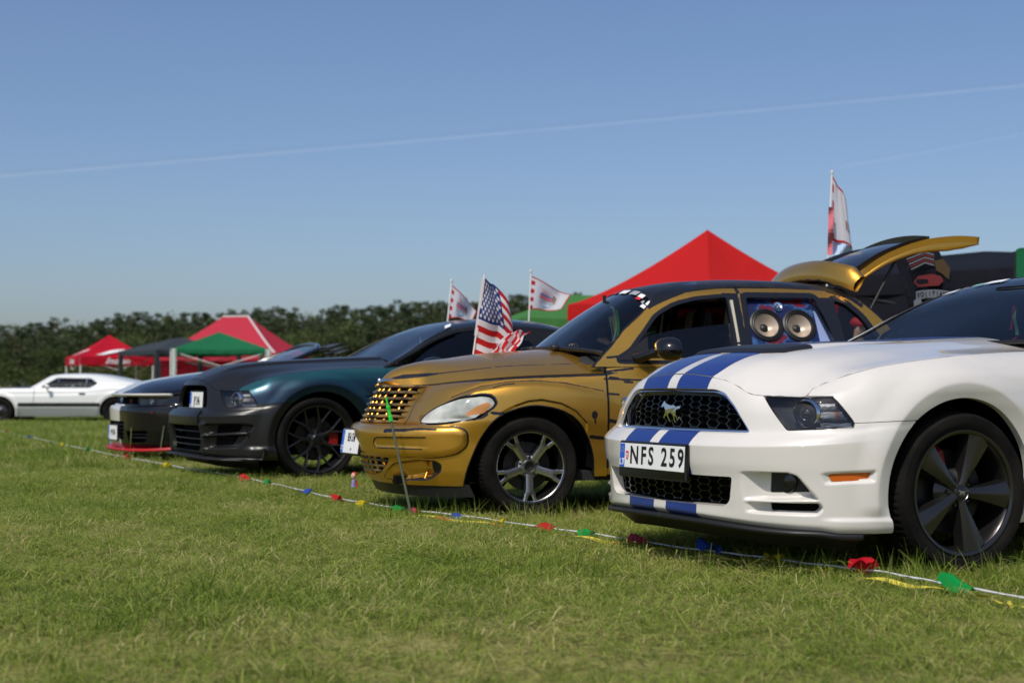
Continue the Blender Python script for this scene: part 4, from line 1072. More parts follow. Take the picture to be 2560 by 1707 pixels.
for s in (1, -1):
    f = (lambda S: S) if s > 0 else (lambda S: S.mirror(False))
    f(W.off(-.060).clip(sd_poly(W.a, W.z, [(.62, .44), (.80, .44), (.88, .33), (.62, .33)]))).build('fog_panel', M['black_plastic'], rootW)
    Mx = Matrix.Translation(spot(W, .725, .385, .060, s)) @ Vector((.92, .4 * s, 0)).to_track_quat('Y', 'Z').to_matrix().to_4x4()
    fl = thing_part('fog_lamp', rootW)
    MB().lathe([(.045, -.03), (.045, .004), (.042, .006), (.038, 0), (.02, -.02), (0, -.025)], 36, Mx).build('lamp_bowl', M['black_gloss'], fl, smooth=40)
    MB().lathe([(.0, .004), (.02, .003), (.038, .0)], 32, Mx).build('lamp_lens', M['clear'], fl, smooth=60)
    f(W.off(-.055).clip(sd_poly(W.a, W.z, [(.62, .32), (.90, .32), (.90, .25), (.62, .25)]))).build('duct_panel', M['dark'], rootW)
    f(W.off(-.012).clip(sd_poly(W.a, W.z, [(.905, .43), (1.1, .441), (1.09, .402), (.925, .396)]))).build('side_marker', M['orange_lens'], rootW)
    coupe_mirror(rootW, M['black_gloss'], s)
p = spot(W, .0, .678, .028)
MB().prism([(x * .074, y * .070) for x, y in HORSE], lambda x, y, t: (p.x + t + .006 * (1 - abs(y / .05)), x, p.z + y), .012).build('emblem', M['chrome'], rootW)
MB().box((-.70, 0, .99), (.12, 1.3, .02), bev=.006).build('cowl_panel', M['black_plastic'], rootW)
# things behind and on the white coupe's windshield
def on_ws(C, u0, u1, v0, v1, m, nm='sticker', n=5): MB().grid(np.array([[ws_pt(C, u, v) for u in np.linspace(u0, u1, n)] for v in np.linspace(v0, v1, n)])).build(nm, m, rootW)
def ws_pt(C, u, v):
    C = np.array(C, float); s = np.sign(u) if u else 1
    r = akima(np.arange(4) / 3, C.transpose(1, 0, 2), [abs(u)])[0]; return akima(np.arange(4) / 3, r, [v])[0] * np.array([1, s, 1]) + np.array([.005, 0, .005])
M['pale_green'] = mat('pale green print', (.30, .55, .38), .4)
for u0, u1, v0, v1, m in ((-.80, -.66, .83, .90, 'white_print'), (-.62, -.56, .86, .89, 'grey_print'), (-.54, -.44, .87, .93, 'pale_green'), (-.42, -.24, .86, .95, 'white_print')): on_ws(WS, u0, u1, v0, v1, M[m])
M['pendant_red'] = mat('red pendant', (.50, .02, .03), .5)
for y, x, z0, z1, w, m in ((-.02, -1.30, 1.20, 1.05, .022, 'pale_green'), (.0, -1.295, 1.24, 1.08, .018, 'pendant_red'), (-.015, -1.30, 1.04, .99, .016, 'pendant_red'), (.16, -1.32, 1.19, 1.0, .030, 'pale_green')):
    MB().grid(np.array([[(x + .01 * math.sin(5 * t), y + s * w - .06 * t * (m == 'pendant_red'), z0 + (z1 - z0) * t) for s in (-.5, .5)] for t in np.linspace(0, 1, 8)])).build('pendant', M[m], rootW)
MB().box((-1.27, -.01, 1.27), (.03, .24, .07), bev=.02).build('rear_view_mirror', M['black_plastic'], rootW, smooth=50)
# ================================================================ gold wagon
def ink_paint(name, base, rough, metal, coat, ink=(.007, .007, .008), amp=.009, scale=38, ink_rough=.4):
    """paint with hand-drawn black strokes where the surface attribute 'ink' runs below zero"""
    m = mat(name, base, rough, metal, coat=coat); N, L, b = nodes(m)
    at = N.new('ShaderNodeAttribute'); at.attribute_name = 'ink'
    tc = N.new('ShaderNodeTexCoord'); mp = N.new('ShaderNodeMapping'); mp.inputs['Scale'].default_value = (1, 1, .55)
    nz = N.new('ShaderNodeTexNoise'); nz.inputs['Scale'].default_value = scale; nz.inputs['Detail'].default_value = 6; nz.inputs['Roughness'].default_value = .7
    L.new(tc.outputs['Object'], mp.inputs[0]); L.new(mp.outputs[0], nz.inputs['Vector'])
    ma = N.new('ShaderNodeMath'); ma.operation = 'MULTIPLY_ADD'; ma.inputs[1].default_value = amp; L.new(nz.outputs[0], ma.inputs[0])
    sb = N.new('ShaderNodeMath'); sb.operation = 'SUBTRACT'; sb.inputs[1].default_value = amp * .5; L.new(at.outputs['Fac'], sb.inputs[0]); L.new(sb.outputs[0], ma.inputs[2])
    mr = N.new('ShaderNodeMapRange'); mr.inputs['From Min'].default_value = -.0006; mr.inputs['From Max'].default_value = .0006; L.new(ma.outputs[0], mr.inputs['Value'])
    mx = N.new('ShaderNodeMix'); mx.data_type = 'RGBA'; mx.inputs[6].default_value = (*ink, 1); mx.inputs[7].default_value = (*base, 1)
    n2 = N.new('ShaderNodeTexNoise'); n2.inputs['Scale'].default_value = 2.2; n2.inputs['Detail'].default_value = 5; L.new(tc.outputs['Object'], n2.inputs['Vector'])
    m2 = N.new('ShaderNodeMix'); m2.data_type = 'RGBA'; m2.inputs[6].default_value = (*[c * .86 for c in base], 1); m2.inputs[7].default_value = (*[min(1, c * 1.1) for c in base], 1)
    L.new(n2.outputs[0], m2.inputs[0]); L.new(m2.outputs[2], mx.inputs[7])
    L.new(mr.outputs[0], mx.inputs[0]); L.new(mx.outputs[2], b.inputs['Base Color'])
    me = N.new('ShaderNodeMath'); me.operation = 'MULTIPLY'; me.inputs[1].default_value = metal; L.new(mr.outputs[0], me.inputs[0]); L.new(me.outputs[0], b.inputs['Metallic'])
    return m
M['gold'] = ink_paint('gold paint with black brushwork', (.78, .41, .058), .33, .90, .6)
M['gold_plain'] = mat('gold paint', (.78, .41, .058), .33, .90, coat=.6)
M['black_roof'] = mat('hand painted black', (.012, .012, .014), .42, coat=.15); noise_mix(M['black_roof'], (.008, .008, .010), (.03, .027, .024), 6, 6, .45, .7)
M['deep_tint'] = glass('deep tinted glass', (.02, .02, .022))
M['milky'] = mat('hazy lamp lens', (.72, .74, .68), .12, coat=.6, trans=.25)
noise_mix(M['milky'], (.42, .45, .42), (.80, .81, .75), 7, 2, .35, .6)
M['lamp_orange'] = mat('hazy amber lens', (.62, .27, .09), .2, coat=.6)
M['cream'] = mat('cream leather', (.5, .45, .35), .6)
PTG = ((-.10, 9.70), 75, -.036)
rootP = thing('gold_wagon', 'gold wagon with black brushwork, raised tailgate and speakers in its rear window', 'car', (-.10, 9.70, -.036), heading(75), GROUP)
PSEAM = [(0, .822), (.30, .824), (.525, .828), (.8, .845), (1.154, .869), (1.4, .880), (1.619, .888), (1.897, .898), (2.2, .91), (3, .92), (6, .92)]
def pt_seam(x): return akima([p[0] for p in PSEAM], np.array([[p[1]] for p in PSEAM]), np.clip(x, 0, 6))[:, 0]
Gp, _, _ = net(pt_wrap_net(), [.005] * 10 + [.012] + [.04] * 9, .005)
WP = sheet(Gp); pa, pz, px_, py_ = WP.a, WP.z, WP.X.copy(), WP.Y.copy()
PARCH = akima(np.arange(14), np.array([(.415, .10), (.412, .252), (.372, .386), (.310, .515), (.236, .605), (.147, .658), (.024, .691), (-.066, .692), (-.187, .667), (-.285, .614), (-.338, .553), (-.378, .474), (-.408, .357), (-.415, .10)]), np.linspace(0, 13, 80))
pA = sd_poly(px_, pz, PARCH) + (py_ < .5) * 1.
pR = sd_poly(px_ + 2.45, pz, PARCH) + (py_ < .5) * 1.
HEAD = rnd([(.672, .583), (.690, .600), (.755, .646), (.852, .693), (.981, .742), (1.099, .760), (1.165, .752), (1.200, .712), (1.195, .690), (1.154, .648), (1.07, .625), (.971, .607), (.815, .587), (.72, .582)], .025)
ORNG = rnd([(1.028, .632), (1.123, .711), (1.161, .720), (1.182, .695), (1.150, .650)], .015)
BULGE = rnd([(-.3, .566), (.889, .568), (.948, .545), (.955, .45), (.889, .399), (.761, .376), (.37, .370), (-.3, .370)], [.02, .04, .05, .05, .05, .04, .02, .02])
FOGP = rnd([(.405, .335), (.603, .358), (.735, .353), (.770, .329), (.752, .284), (.655, .238), (.435, .228), (.24, .226)], .02)
CREASE = [(.86, .70), (.92, .749), (1.065, .817), (1.253, .846), (1.463, .853), (1.639, .838), (1.887, .788), (1.979, .745), (2.2, .66)]
ARC = [(1.245, .655), (1.31, .695), (1.386, .724), (1.473, .732), (1.6, .709), (1.694, .664), (1.77, .586)]
seamp = pz - pt_seam(pa); headp = sd_poly(pa, pz, HEAD); bul = sd_poly(pa, pz, BULGE); fogp = sd_poly(pa, pz, FOGP)
disp = .030 * np.sqrt(1 - (1 - np.clip(-bul / .045, 0, 1)) ** 2)
crz = np.interp(pa, [p[0] for p in CREASE], [p[1] for p in CREASE])
disp += .020 * smooth(crz + .004, crz - .05, pz) * smooth(.8, 1.05, pa) * smooth(2.15, 1.7, pa) * smooth(.45, .62, pz)
disp -= .07 * smooth(.28, .68, pa) * smooth(.001, -.012, fogp)
slotp = sd_poly(pa, pz, rnd([(.29, .437), (.285, .495), (.34, .499), (.76, .503), (.80, .47), (.76, .432)], .03))
disp -= .007 * smooth(.0, -.012, slotp) * smooth(.75, .5, pa)
arcd = sd_poly(pa, pz, ARC + [(1.77, .3), (1.2, .3)]); disp -= .007 * smooth(.004, -.006, arcd) * (px_ < .25)
ln = lambda pts: d_line(pa, pz, pts)
ink = np.minimum.reduce([np.abs(seamp) - interp(pa, [(0, .002), (.5, .005), (.6, .011), (1.2, .014), (1.9, .015), (2.0, .0)]), np.abs(headp) - interp(pa, [(.6, .006), (1.0, .007), (1.15, .011), (1.3, .012)]),
    np.abs(bul) - interp(pa, [(0, -.01), (.5, -.002), (.7, .003), (.9, .005), (1, .007)]), np.where(pz < .45, np.abs(fogp), np.abs(fogp)) - interp(pa, [(.2, .002), (.5, .004), (.8, .006)]),
    ln(CREASE[1:7]) - .0035, ln(ARC[1:]) - .0042, ln([(.385, .527), (.55, .532), (.64, .54), (.755, .543)]) - .0055, ln([(.30, .437), (.285, .46), (.30, .49), (.335, .499), (.69, .502)]) - .0045, ln([(.316, .434), (.5, .432), (.659, .430)]) - .0045,
    ln([(.494, .578), (.508, .65), (.522, .74), (.534, .82)]) - .0065, np.hypot(pa - 1.821, (pz - .637) * .8) - .021, ln([(1.823, .62), (1.826, .585)]) - .006, np.maximum(fogp + .004, .672 - pa), ln([(1.16, .80), (1.21, .822), (1.30, .831)]) - .005, np.abs(pA) - .007,
    np.abs(px_ + .507) - .008 + .5 * (pz < .3), ln([(1.19, .650), (1.25, .645), (1.30, .648)]) - .010, ln([(1.94, .872), (1.99, .866)]) - .010, ln([(1.93, .77), (1.99, .765)]) - .008, ln([(1.93, .60), (1.98, .59), (2.02, .60)]) - .012, ln([(1.80, .50), (1.88, .49)]) - .012, ln([(1.9, .91), (2.1, .93)]) - .007,
    ln([(2.03, .86), (2.035, .845), (2.09, .842)]) - .007, ln([(1.9, .865), (2.2, .855), (2.9, .85)]) - .006])
PS = WP.off(disp); PS.D = np.hstack([PS.D, ink[:, None], px_[:, None]])          # columns 8 ink, 9 x
def pbuild(S, name, m=None, parent=None):
    return S.build(name, m or M['gold'], parent or rootP, attr='ink')
edge_a = lambda z: np.interp(z, [.56, .585, .824, .86], [.478, .486, .530, .535])
ZS = [.816, .776, .736, .697, .658, .621, .588]
# grille opening with a scalloped side
gp = [(-.4, .584)]
for i in range(6, 0, -1):
    z0, z1 = ZS[i], ZS[i - 1]; e0, e1 = edge_a(z0) - .035, edge_a(z1) - .035
    for t in np.linspace(0, 1, 7): gp.append((e0 + (e1 - e0) * t - .02 - .05 * math.sin(math.pi * t), z0 + (z1 - z0) * t))
gp += [(-.4, .816)]
LOWG = rnd([(-.4, .372), (.375, .366), (.34, .322), (.25, .264), (.12, .240), (-.4, .236)], [.01, .02, .02, .02, .02, .01])
grp = sd_poly(pa, pz, gp); lwp = sd_poly(pa, pz, LOWG)
g = .002
splitp = np.where(pa < .68, np.where(pz > .575, 1, -1) * .05, np.where(pa < 1.2, pz - .66, pz - .648))      # above: fender
pb = np.max(np.stack([np.where(pa < .66, pz - .578, np.where(pa < 1.17, pz - .64, pz - .646)), headp * -1 + g, -lwp, -pA, px_ * 0 + pa - 1.46]), 0)
pbuild(PS.clip(pb).mirror().flange(.03), 'front_bumper')
pf = np.max(np.stack([seamp + g, -np.where(pa < .66, pz - .581, np.where(pa < 1.17, pz - .60 + .2 * (headp < .02) * 0, pz - .648)) , g - headp, -grp, -pA, -px_ - .505]), 0)
pf = np.where(px_ < 0, np.max(np.stack([seamp + g, -pA, -px_ - .505, .25 - pz]), 0), pf)
pf = np.maximum(pf, np.where((pa >= .66) & (pa < 1.19) & (pz < .64), .581 - pz + np.interp(pa, [.66, .8, 1.0, 1.19], [0, .01, .03, .066]), -1))
FN = PS.clip(pf)
pbuild(FN.mirror().flange(.03), 'front_fender')
for s in (0, 1):
    h = (lambda S: S.mirror(False)) if s else (lambda S: S)
    for nm, x0, x1 in (('front_door', -.509, -1.503), ('rear_door', -1.508, -2.12)):
        D_ = PS.clip(np.max(np.stack([PS.D[:, 9] - x0, x1 - PS.D[:, 9], .26 - pz, -pR]), 0)); pbuild(h(D_).flange(.02), nm)
    D_ = PS.clip(np.max(np.stack([PS.D[:, 9] + 2.125, -pR]), 0)); pbuild(h(D_).flange(.02), 'rear_quarter')
# ---- hood: dome between the seams
Pp = []
for j in range(Gp.shape[1]):
    a_ = WP.a[j]
    if a_ > 1.9: break
    zs = pt_seam(np.array([a_]))[0]; c = Gp[:, j, 2]; k = np.where((c[:-1] <= zs) & (c[1:] > zs))[0]
    if len(k): k = k[-1]; w = (zs - c[k]) / (c[k + 1] - c[k]); Pp.append(Gp[k, j] * (1 - w) + Gp[k + 1, j] * w)
Pp = np.array(Pp); Pp = akima(np.arange(len(Pp))[::8], Pp[::8], np.linspace(0, (len(Pp) - 1) // 8 * 8, 260)); Pp[0, 1] = 0
HZC = [(.845, .822), (.83, .832), (.80, .858), (.776, .886), (.72, .926), (.65, .955), (.50, .988), (.354, 1.005), (.143, 1.036), (-.11, 1.056), (-.35, 1.072), (-.55, 1.08)]
qx = np.concatenate([np.arange(.838, .45, -.005), np.arange(.45, -.52, -.012)])
zc = akima(-np.array([p[0] for p in HZC]), np.array([[p[1]] for p in HZC]), -qx)[:, 0]
xs_, ys_, zs_ = Pp[:, 0], Pp[:, 1], Pp[:, 2]; o = np.argsort(xs_)
ye = np.maximum(np.interp(qx, xs_[o], ys_[o]), .012); ze = np.interp(qx, xs_[o], zs_[o])
tt = np.concatenate([np.linspace(0, .9, 60), np.linspace(.905, 1, 30)])
pw = np.interp(qx, [-.5, .3, .6, .83], [2.6, 2.5, 2.3, 1.9])
GH = np.stack([np.broadcast_to(qx[:, None], (len(qx), len(tt))), ye[:, None] * tt[None], ze[:, None] + (zc - ze)[:, None] * (1 - tt[None] ** pw[:, None])], 2)
HS = Sh.grid(GH, np.stack([np.broadcast_to(tt[None], GH.shape[:2]), np.broadcast_to(qx[:, None], GH.shape[:2])], 2))
line_t = interp(HS.z, [(-.52, .84), (.1, .80), (.45, .80), (.6, .78), (.75, .72)])
fray = np.maximum(np.abs(HS.a - line_t) * np.interp(HS.z, [-.5, .8], [.8, .25]) - interp(HS.z, [(-.5, .0055), (.3, .005), (.48, .006), (.55, .016), (.68, .022), (.76, .012), (.78, -.01)]), HS.z - .78)
HS.D = np.hstack([HS.D, fray[:, None]])
HK = HS.clip(np.max(np.stack([HS.a - .992, HS.z * -1 - .315 - .19 * HS.a ** 2]), 0)).mirror()
HK.flange(.02).build('hood', M['gold'], rootP, attr='ink')
# ---- emblem on the nose: winged badge
mb = MB()
for s in (1, -1):
    wing = [(0, .012), (.06, .016), (.15, .022), (.20, .02), (.13, .006), (.05, -.008), (0, -.012)]
    def fn(x, y, t, s=s):
        yy = x * 1.0; return (.806 - yy ** 2 * 1.5 - y * .6 + t, s * yy, .852 + y - yy ** 2 * .25)
    mb.prism(wing if s < 0 else wing[::-1], fn, .012)
mb.lathe([(0, .012), (.02, .01), (.024, 0)], 20, Matrix.Translation((.812, 0, .852)) @ Euler((0, 0, R(-90))).to_matrix().to_4x4())
mb.build('emblem', M['chrome'], rootP)
# ---- grille slats and bars
def sspot(S, a, z, dep=0):
    d = (S.a - a) ** 2 + (S.z - z) ** 2; k = np.argpartition(d, 4)[:4]; w = 1 / (d[k] + 1e-7); w /= w.sum()
    p = (S.D[k, :3] * w[:, None]).sum(0); n = (S.D[k, 3:6] * w[:, None]).sum(0); return p - n / np.linalg.norm(n) * dep
M['slat'] = mat('slat paint', (.10, .072, .045), .38, .3, coat=.4); noise_mix(M['slat'], (.03, .025, .022), (.30, .19, .06), 10, 5, .42, .62)
for i, z in enumerate(ZS):
    am = float(edge_a(z)) - .022; aa = np.linspace(0, am, 26); L = []
    base = np.array([sspot(WP, q, z) for q in aa]); base = akima(np.arange(26)[::5], base[::5], np.arange(26)); base[0, 1] = 0
    t = np.gradient(base, axis=0); n = np.stack([t[:, 1], -t[:, 0], 0 * t[:, 0]], 1); n /= np.linalg.norm(n, axis=1)[:, None]; n[0] = (1, 0, 0)
    tp = np.clip((am - aa) / .10, 0.02, 1) ** .7
    for o_, dz in ((-.045, .007), (.006, .012), (.020, .007), (.023, 0), (.020, -.006), (.006, -.011), (-.045, -.007)):
        L.append(base + n * (o_ * tp)[:, None] + np.array([0, 0, 1])[None] * (dz * tp)[:, None])
    Sh.grid(np.array(L), flip=True).mirror().build('grille_slat', M['slat'], rootP)
for i in range(6):
    z1, z0 = ZS[i] - .005, ZS[i + 1] + .005
    for q in (.045, .105, .17, .25, .345):
        for s in (1, -1):
            if q > edge_a(z0) - .15: continue
            P_ = [sspot(WP, q, z0 + (z1 - z0) * t, .004) * np.array([1, s, 1]) for t in (0, .5, 1)]
            MB().tube(P_, [.0145, .011, .007], 6).build('grille_bar', M['gold_plain'], rootP, smooth=70)
WP.off(-.055).clip(np.maximum(np.maximum(pz - .83, .56 - pz), pa - .52)).mirror().build('grille_backing', M['dark'], rootP)
for z in (.345, .307, .272):
    am = float(np.interp(z, [.24, .264, .322, .366], [.12, .25, .34, .375])); base = np.array([sspot(PS, q, z, .012) for q in np.linspace(0, am, 12)]); base[0, 1] = 0
    full = np.vstack([base[::-1] * np.array([1, -1, 1]), base[1:]])
    MB().tube(full, .009, 6).build('lower_bar', M['slat'], rootP, smooth=70)
for q in (.04, .12, .20, .28):
    zb = float(np.interp(q, [.0, .12, .25, .34], [.238, .242, .266, .325]))
    for s in (1, -1):
        MB().tube([sspot(PS, q, zb + (.368 - zb) * t, .022) * np.array([1, s, 1]) for t in np.linspace(0, 1, 4)], .012, 6).build('lower_upright', M['gold_plain'], rootP, smooth=70)
WP.off(-.07).clip(np.maximum(np.maximum(pz - .39, .2 - pz), pa - .45)).mirror().build('lower_backing', M['dark'], rootP)
# ---- headlights, fog pods
for s in (0, 1):
    h = (lambda S: S.mirror(False)) if s else (lambda S: S)
    lp = thing_part('headlight', rootP); bulge_ = .012 * np.sqrt(np.clip(-headp / .06, 0, 1))
    lens = WP.off(bulge_ - .001); hp2 = sd_poly(pa, pz, ORNG)
    h(lens.clip(np.maximum(headp + .004, -hp2))).build('lamp_lens', M['milky'], lp)
    h(lens.clip(np.maximum(headp + .004, hp2))).build('indicator_lens', M['lamp_orange'], lp)
    sg = -1 if s else 1; c = sspot(PS, .69, .293, .012)
    if 0: MB().lathe([(0, .0), (.036, -.004), (.040, -.03), (.040, -.06)], 28, Matrix.Translation((c[0] - .02, c[1] * sg, c[2])) @ Vector((1, .2 * sg, 0)).to_track_quat('Y', 'Z').to_matrix().to_4x4()).build('fog_lamp', M['black_gloss'], rootP, smooth=40)
    rib = MB().tube([sspot(PS, .63, .35, .0) * np.array([1, sg, 1]), sspot(PS, .635, .30, .01) * np.array([1, sg, 1]), sspot(PS, .62, .238, .0) * np.array([1, sg, 1])], [.012, .007, .010], 6); rib.build('fog_rib', M['gold_plain'], rootP, smooth=70)
# black lip under the bumper
E_ = np.array([sspot(PS, q, .205) for q in np.linspace(0, .95, 30)]); E_[0, 1] = 0
Sh.grid(np.array([E_ + np.array([-.05, 0, -.075]), E_ + np.array([-.03, 0, -.03]), E_ + np.array([-.012, 0, .005])])).mirror().build('chin_lip', M['black_plastic'], rootP)
# ---- upper body
Gu, _, _ = net(pt_upper_net(), .010, .010)
U = Sh.grid(Gu, Gu[:, :, [0, 2]]); ux, uz = U.a, U.z
WIN1 = rnd([(-.60, .985), (-.690, 1.04), (-.824, 1.185), (-.902, 1.275), (-1.047, 1.352), (-1.198, 1.388), (-1.420, 1.412), (-1.395, .985)], [.02, .02, .05, .05, .05, .03, .02, .02])
WIN2 = rnd([(-1.560, 1.412), (-2.065, 1.415), (-2.137, 1.172), (-2.150, .985), (-1.53, .985)], .02)
WIN3 = rnd([(-2.205, 1.405), (-2.29, 1.375), (-2.385, 1.28), (-2.46, 1.15), (-2.54, .985), (-2.23, .985)], .03)
fr = [(-.40, .93), (-.50, 1.03), (-.547, 1.073), (-.661, 1.193), (-.788, 1.292), (-.86, 1.355), (-.92, 1.42), (-1.05, 1.475), (-1.3, 1.53), (-1.8, 1.56), (-2.30, 1.56), (-2.36, 1.46), (-2.40, 1.425), (-2.495, 1.335), (-2.585, 1.24), (-2.72, 1.0), (-2.74, .93)]
shell = sd_poly(ux, uz, fr)
w1, w2, w3 = (sd_poly(ux, uz, w) for w in (WIN1, WIN2, WIN3))
blk = interp(-ux, [(.0, 1.2), (.80, 1.28), (.884, 1.335), (.981, 1.378), (1.143, 1.438), (1.378, 1.475), (1.52, 1.474), (1.84, 1.482), (2.125, 1.474), (2.3, 1.45), (2.5, 1.38), (2.8, 1.2)])
inku = np.minimum.reduce([np.where(ux < -.86, blk - uz, 1), np.minimum(w1 - .026, np.minimum(w2 - .038, w3 - .040)), np.maximum(np.abs(ux + 1.48) - .085, uz - 1.44), d_line(ux, uz, [(-1.517, 1.476), (-1.515, 1.43)]) - .014, np.maximum(np.abs(shell) - .012, ux - 5), np.maximum(np.abs(ux + 2.16) - .05, uz - 1.42), d_line(ux, uz, [(-2.2, 1.47), (-2.33, 1.43), (-2.41, 1.37)]) - .016, d_line(ux, uz, [(-.52, 1.0), (-.62, 1.01), (-.75, .98)]) - .008])
U.D = np.hstack([U.D, inku[:, None]])
up = U.clip(np.max(np.stack([shell, -w1, -w2, -w3]), 0))
um = up.mirror(False)
for S in (up, um): (lambda T: T.build('upper_body', M['gold'], rootP, attr='ink'))(S.flange(.03))
for s in (1, -1):
    h = (lambda S: S.mirror(False)) if s < 0 else (lambda S: S)
    h(U.off(-.018).clip(np.maximum(w1 - .01, uz - interp(-ux, [(.6, 1.10), (1.0, 1.19), (1.45, 1.245)])))).build('side_window', M['tint'], rootP)
    if s < 0: h(U.off(-.018).clip(w2 - .01)).build('side_window', M['deep_tint'], rootP); h(U.off(-.018).clip(np.maximum(w1 - .01, interp(-ux, [(.6, 1.10), (1.0, 1.19), (1.45, 1.245)]) - uz))).build('side_window', M['deep_tint'], rootP)
    h(U.off(-.018).clip(w3 - .01)).build('quarter_window', M['glass'], rootP)
    f = np.array([1, s, 1])
    MB().tube([np.array(p) * f for p in ((-1.49, .78, 1.0), (-1.505, .70, 1.22), (-1.515, .60, 1.435))], .007, 6).build('door_seal', M['slat'], rootP, smooth=60)
    MB().box(np.array((-1.445, .70, 1.20)) * f, (.018, .03, .40), Euler((R(22) * s, 0, 0)).to_matrix()).build('window_channel', M['cream'], rootP)
# windshield, roof
PW = [[(-.30, 0, 1.075), (-.33, .35, 1.068), (-.41, .60, 1.052), (-.505, .758, 1.028)], [(-.50, 0, 1.225), (-.525, .33, 1.215), (-.60, .565, 1.18), (-.69, .69, 1.135)],
      [(-.72, 0, 1.375), (-.74, .30, 1.363), (-.79, .50, 1.325), (-.845, .625, 1.265)], [(-.93, 0, 1.490), (-.94, .27, 1.477), (-.955, .45, 1.437), (-.965, .572, 1.375)]]
PROOF = [[(-.93, 0, 1.492), (-.94, .27, 1.479), (-.955, .45, 1.439), (-.975, .575, 1.378)], [(-1.25, 0, 1.545), (-1.25, .27, 1.535), (-1.25, .46, 1.505), (-1.25, .56, 1.462)], [(-1.6, 0, 1.562), (-1.6, .27, 1.553), (-1.6, .45, 1.525), (-1.6, .53, 1.487)],
         [(-2.0, 0, 1.556), (-2.0, .27, 1.548), (-2.0, .45, 1.520), (-2.0, .53, 1.482)], [(-2.36, 0, 1.525), (-2.36, .27, 1.517), (-2.36, .45, 1.488), (-2.36, .53, 1.448)]]
Sh.grid(smooth_grid(PW, .04)).mirror().build('windshield', M['glass'], rootP)
Sh.grid(smooth_grid(PROOF, .04)).mirror().flange(.02).build('roof', M['black_roof'], rootP)
pe = akima(np.arange(4), np.array(PW)[:, -1], np.linspace(0, 3, 24)); ph = np.vstack([np.array(PW)[-1][::-1] * np.array([1, 1, 1]), np.array(PW)[-1][1:] * np.array([1, -1, 1])])
for s in (1, -1):
    f = np.array([1, s, 1])
    Sh.grid(half_strip((pe + np.array([.02, -.05, .014])) * f, (pe + np.array([-.03, .018, -.02])) * f, 6, .012, (.4, .5 * s, .5)), flip=s < 0).build('pillar', M['black_roof'], rootP)
Sh.grid(half_strip(akima(np.arange(7), np.array([(x - .03 * 0, y, z + .004) for x, y, z in ph]), np.linspace(0, 6, 40)), akima(np.arange(7), np.array([(x + .05, y, z - .018) for x, y, z in ph]), np.linspace(0, 6, 40)), 4, .004)).build('header_band', M['black_roof'], rootP)
MB().tube(akima(np.arange(7), np.vstack([np.array(PW)[0][::-1], np.array(PW)[0][1:] * np.array([1, -1, 1])]), np.linspace(0, 6, 30)), .014, 6).build('windshield_seal', M['black_plastic'], rootP, smooth=60)
for y in (.30, -.25):
    MB().tube([(-.30, y + .05, 1.07), (-.33, y, 1.095), (-.36, y - .45, 1.09)], .007, 6).box((-.30, y + .05, 1.075), (.05, .06, .03), bev=.008).build('wiper', M['black_plastic'], rootP, smooth=50)
# stickers along the top of the windshield
def ws_point(C, u, v):
    """point on a half net C, u across (-1..1), v up (0..1)"""
    C = np.array(C, float); s = np.sign(u) if u else 1
    r = akima(np.arange(C.shape[1]) / (C.shape[1] - 1), C.transpose(1, 0, 2), [abs(u)])[0]; p = akima(np.arange(len(r)) / (len(r) - 1), r, [v])[0]
    return p * np.array([1, s, 1]) + np.array([.006, 0, .006])
def ws_patch(C, u0, u1, v0, v1, n=6):
    return np.array([[ws_point(C, u, v) for u in np.linspace(u0, u1, n)] for v in np.linspace(v0, v1, n)])
for u0, u1, v0, v1, m in ((-.10, -.02, .90, .96, 'red_print'), (.06, .22, .88, .95, 'white_print'), (.30, .47, .87, .94, 'grey_sticker'), (.52, .64, .86, .92, 'white_print'), (.53, .63, .82, .86, 'red_print'), (.70, .75, .80, .84, 'grey_sticker'), (.80, .93, .81, .88, 'white_print'), (.76, .92, .745, .795, 'pale_print')):
    MB().grid(ws_patch(PW, u0, u1, v0, v1)).build('sticker', M.setdefault(m, mat(m, (.7, .72, .74) if 'pale' in m else (.35, .36, .38), .4)), rootP)
# ---- tailgate, spoiler, cabin of the gold wagon
tg = thing_part('tailgate', rootP)
prof = akima(np.arange(7), np.array([(-2.36, 1.50), (-2.50, 1.60), (-2.65, 1.69), (-2.87, 1.775), (-3.05, 1.815), (-3.22, 1.83), (-3.37, 1.825)]), np.linspace(0, 6, 30))
crown = lambda y: .075 * (1 - (y / .56) ** 2)
ys = np.linspace(-.56, .56, 25)
GT = np.array([[(x, y, z + crown(y) * (1 - .4 * i / 29)) for y in ys] for i, (x, z) in enumerate(prof)])
GTi = GT + np.array([0, 0, -.045])
glass_rows = (4, 19)
S = Sh.grid(GT[:, :], np.stack([np.broadcast_to(np.arange(30)[:, None], GT.shape[:2]), np.broadcast_to(np.abs(ys)[None], GT.shape[:2])], 2), flip=True)
hole = np.maximum(np.maximum(glass_rows[0] - S.a, S.a - glass_rows[1]), S.z - .47)
S.D = np.hstack([S.D, (np.abs(hole) - .012)[:, None]])
T_ = S.clip(-hole); T_.flange(.045).build('tailgate_frame', M['gold'], tg, attr='ink')
S.off(-.006).clip(hole - .0).build('tailgate_glass', M['black_gloss'], tg)
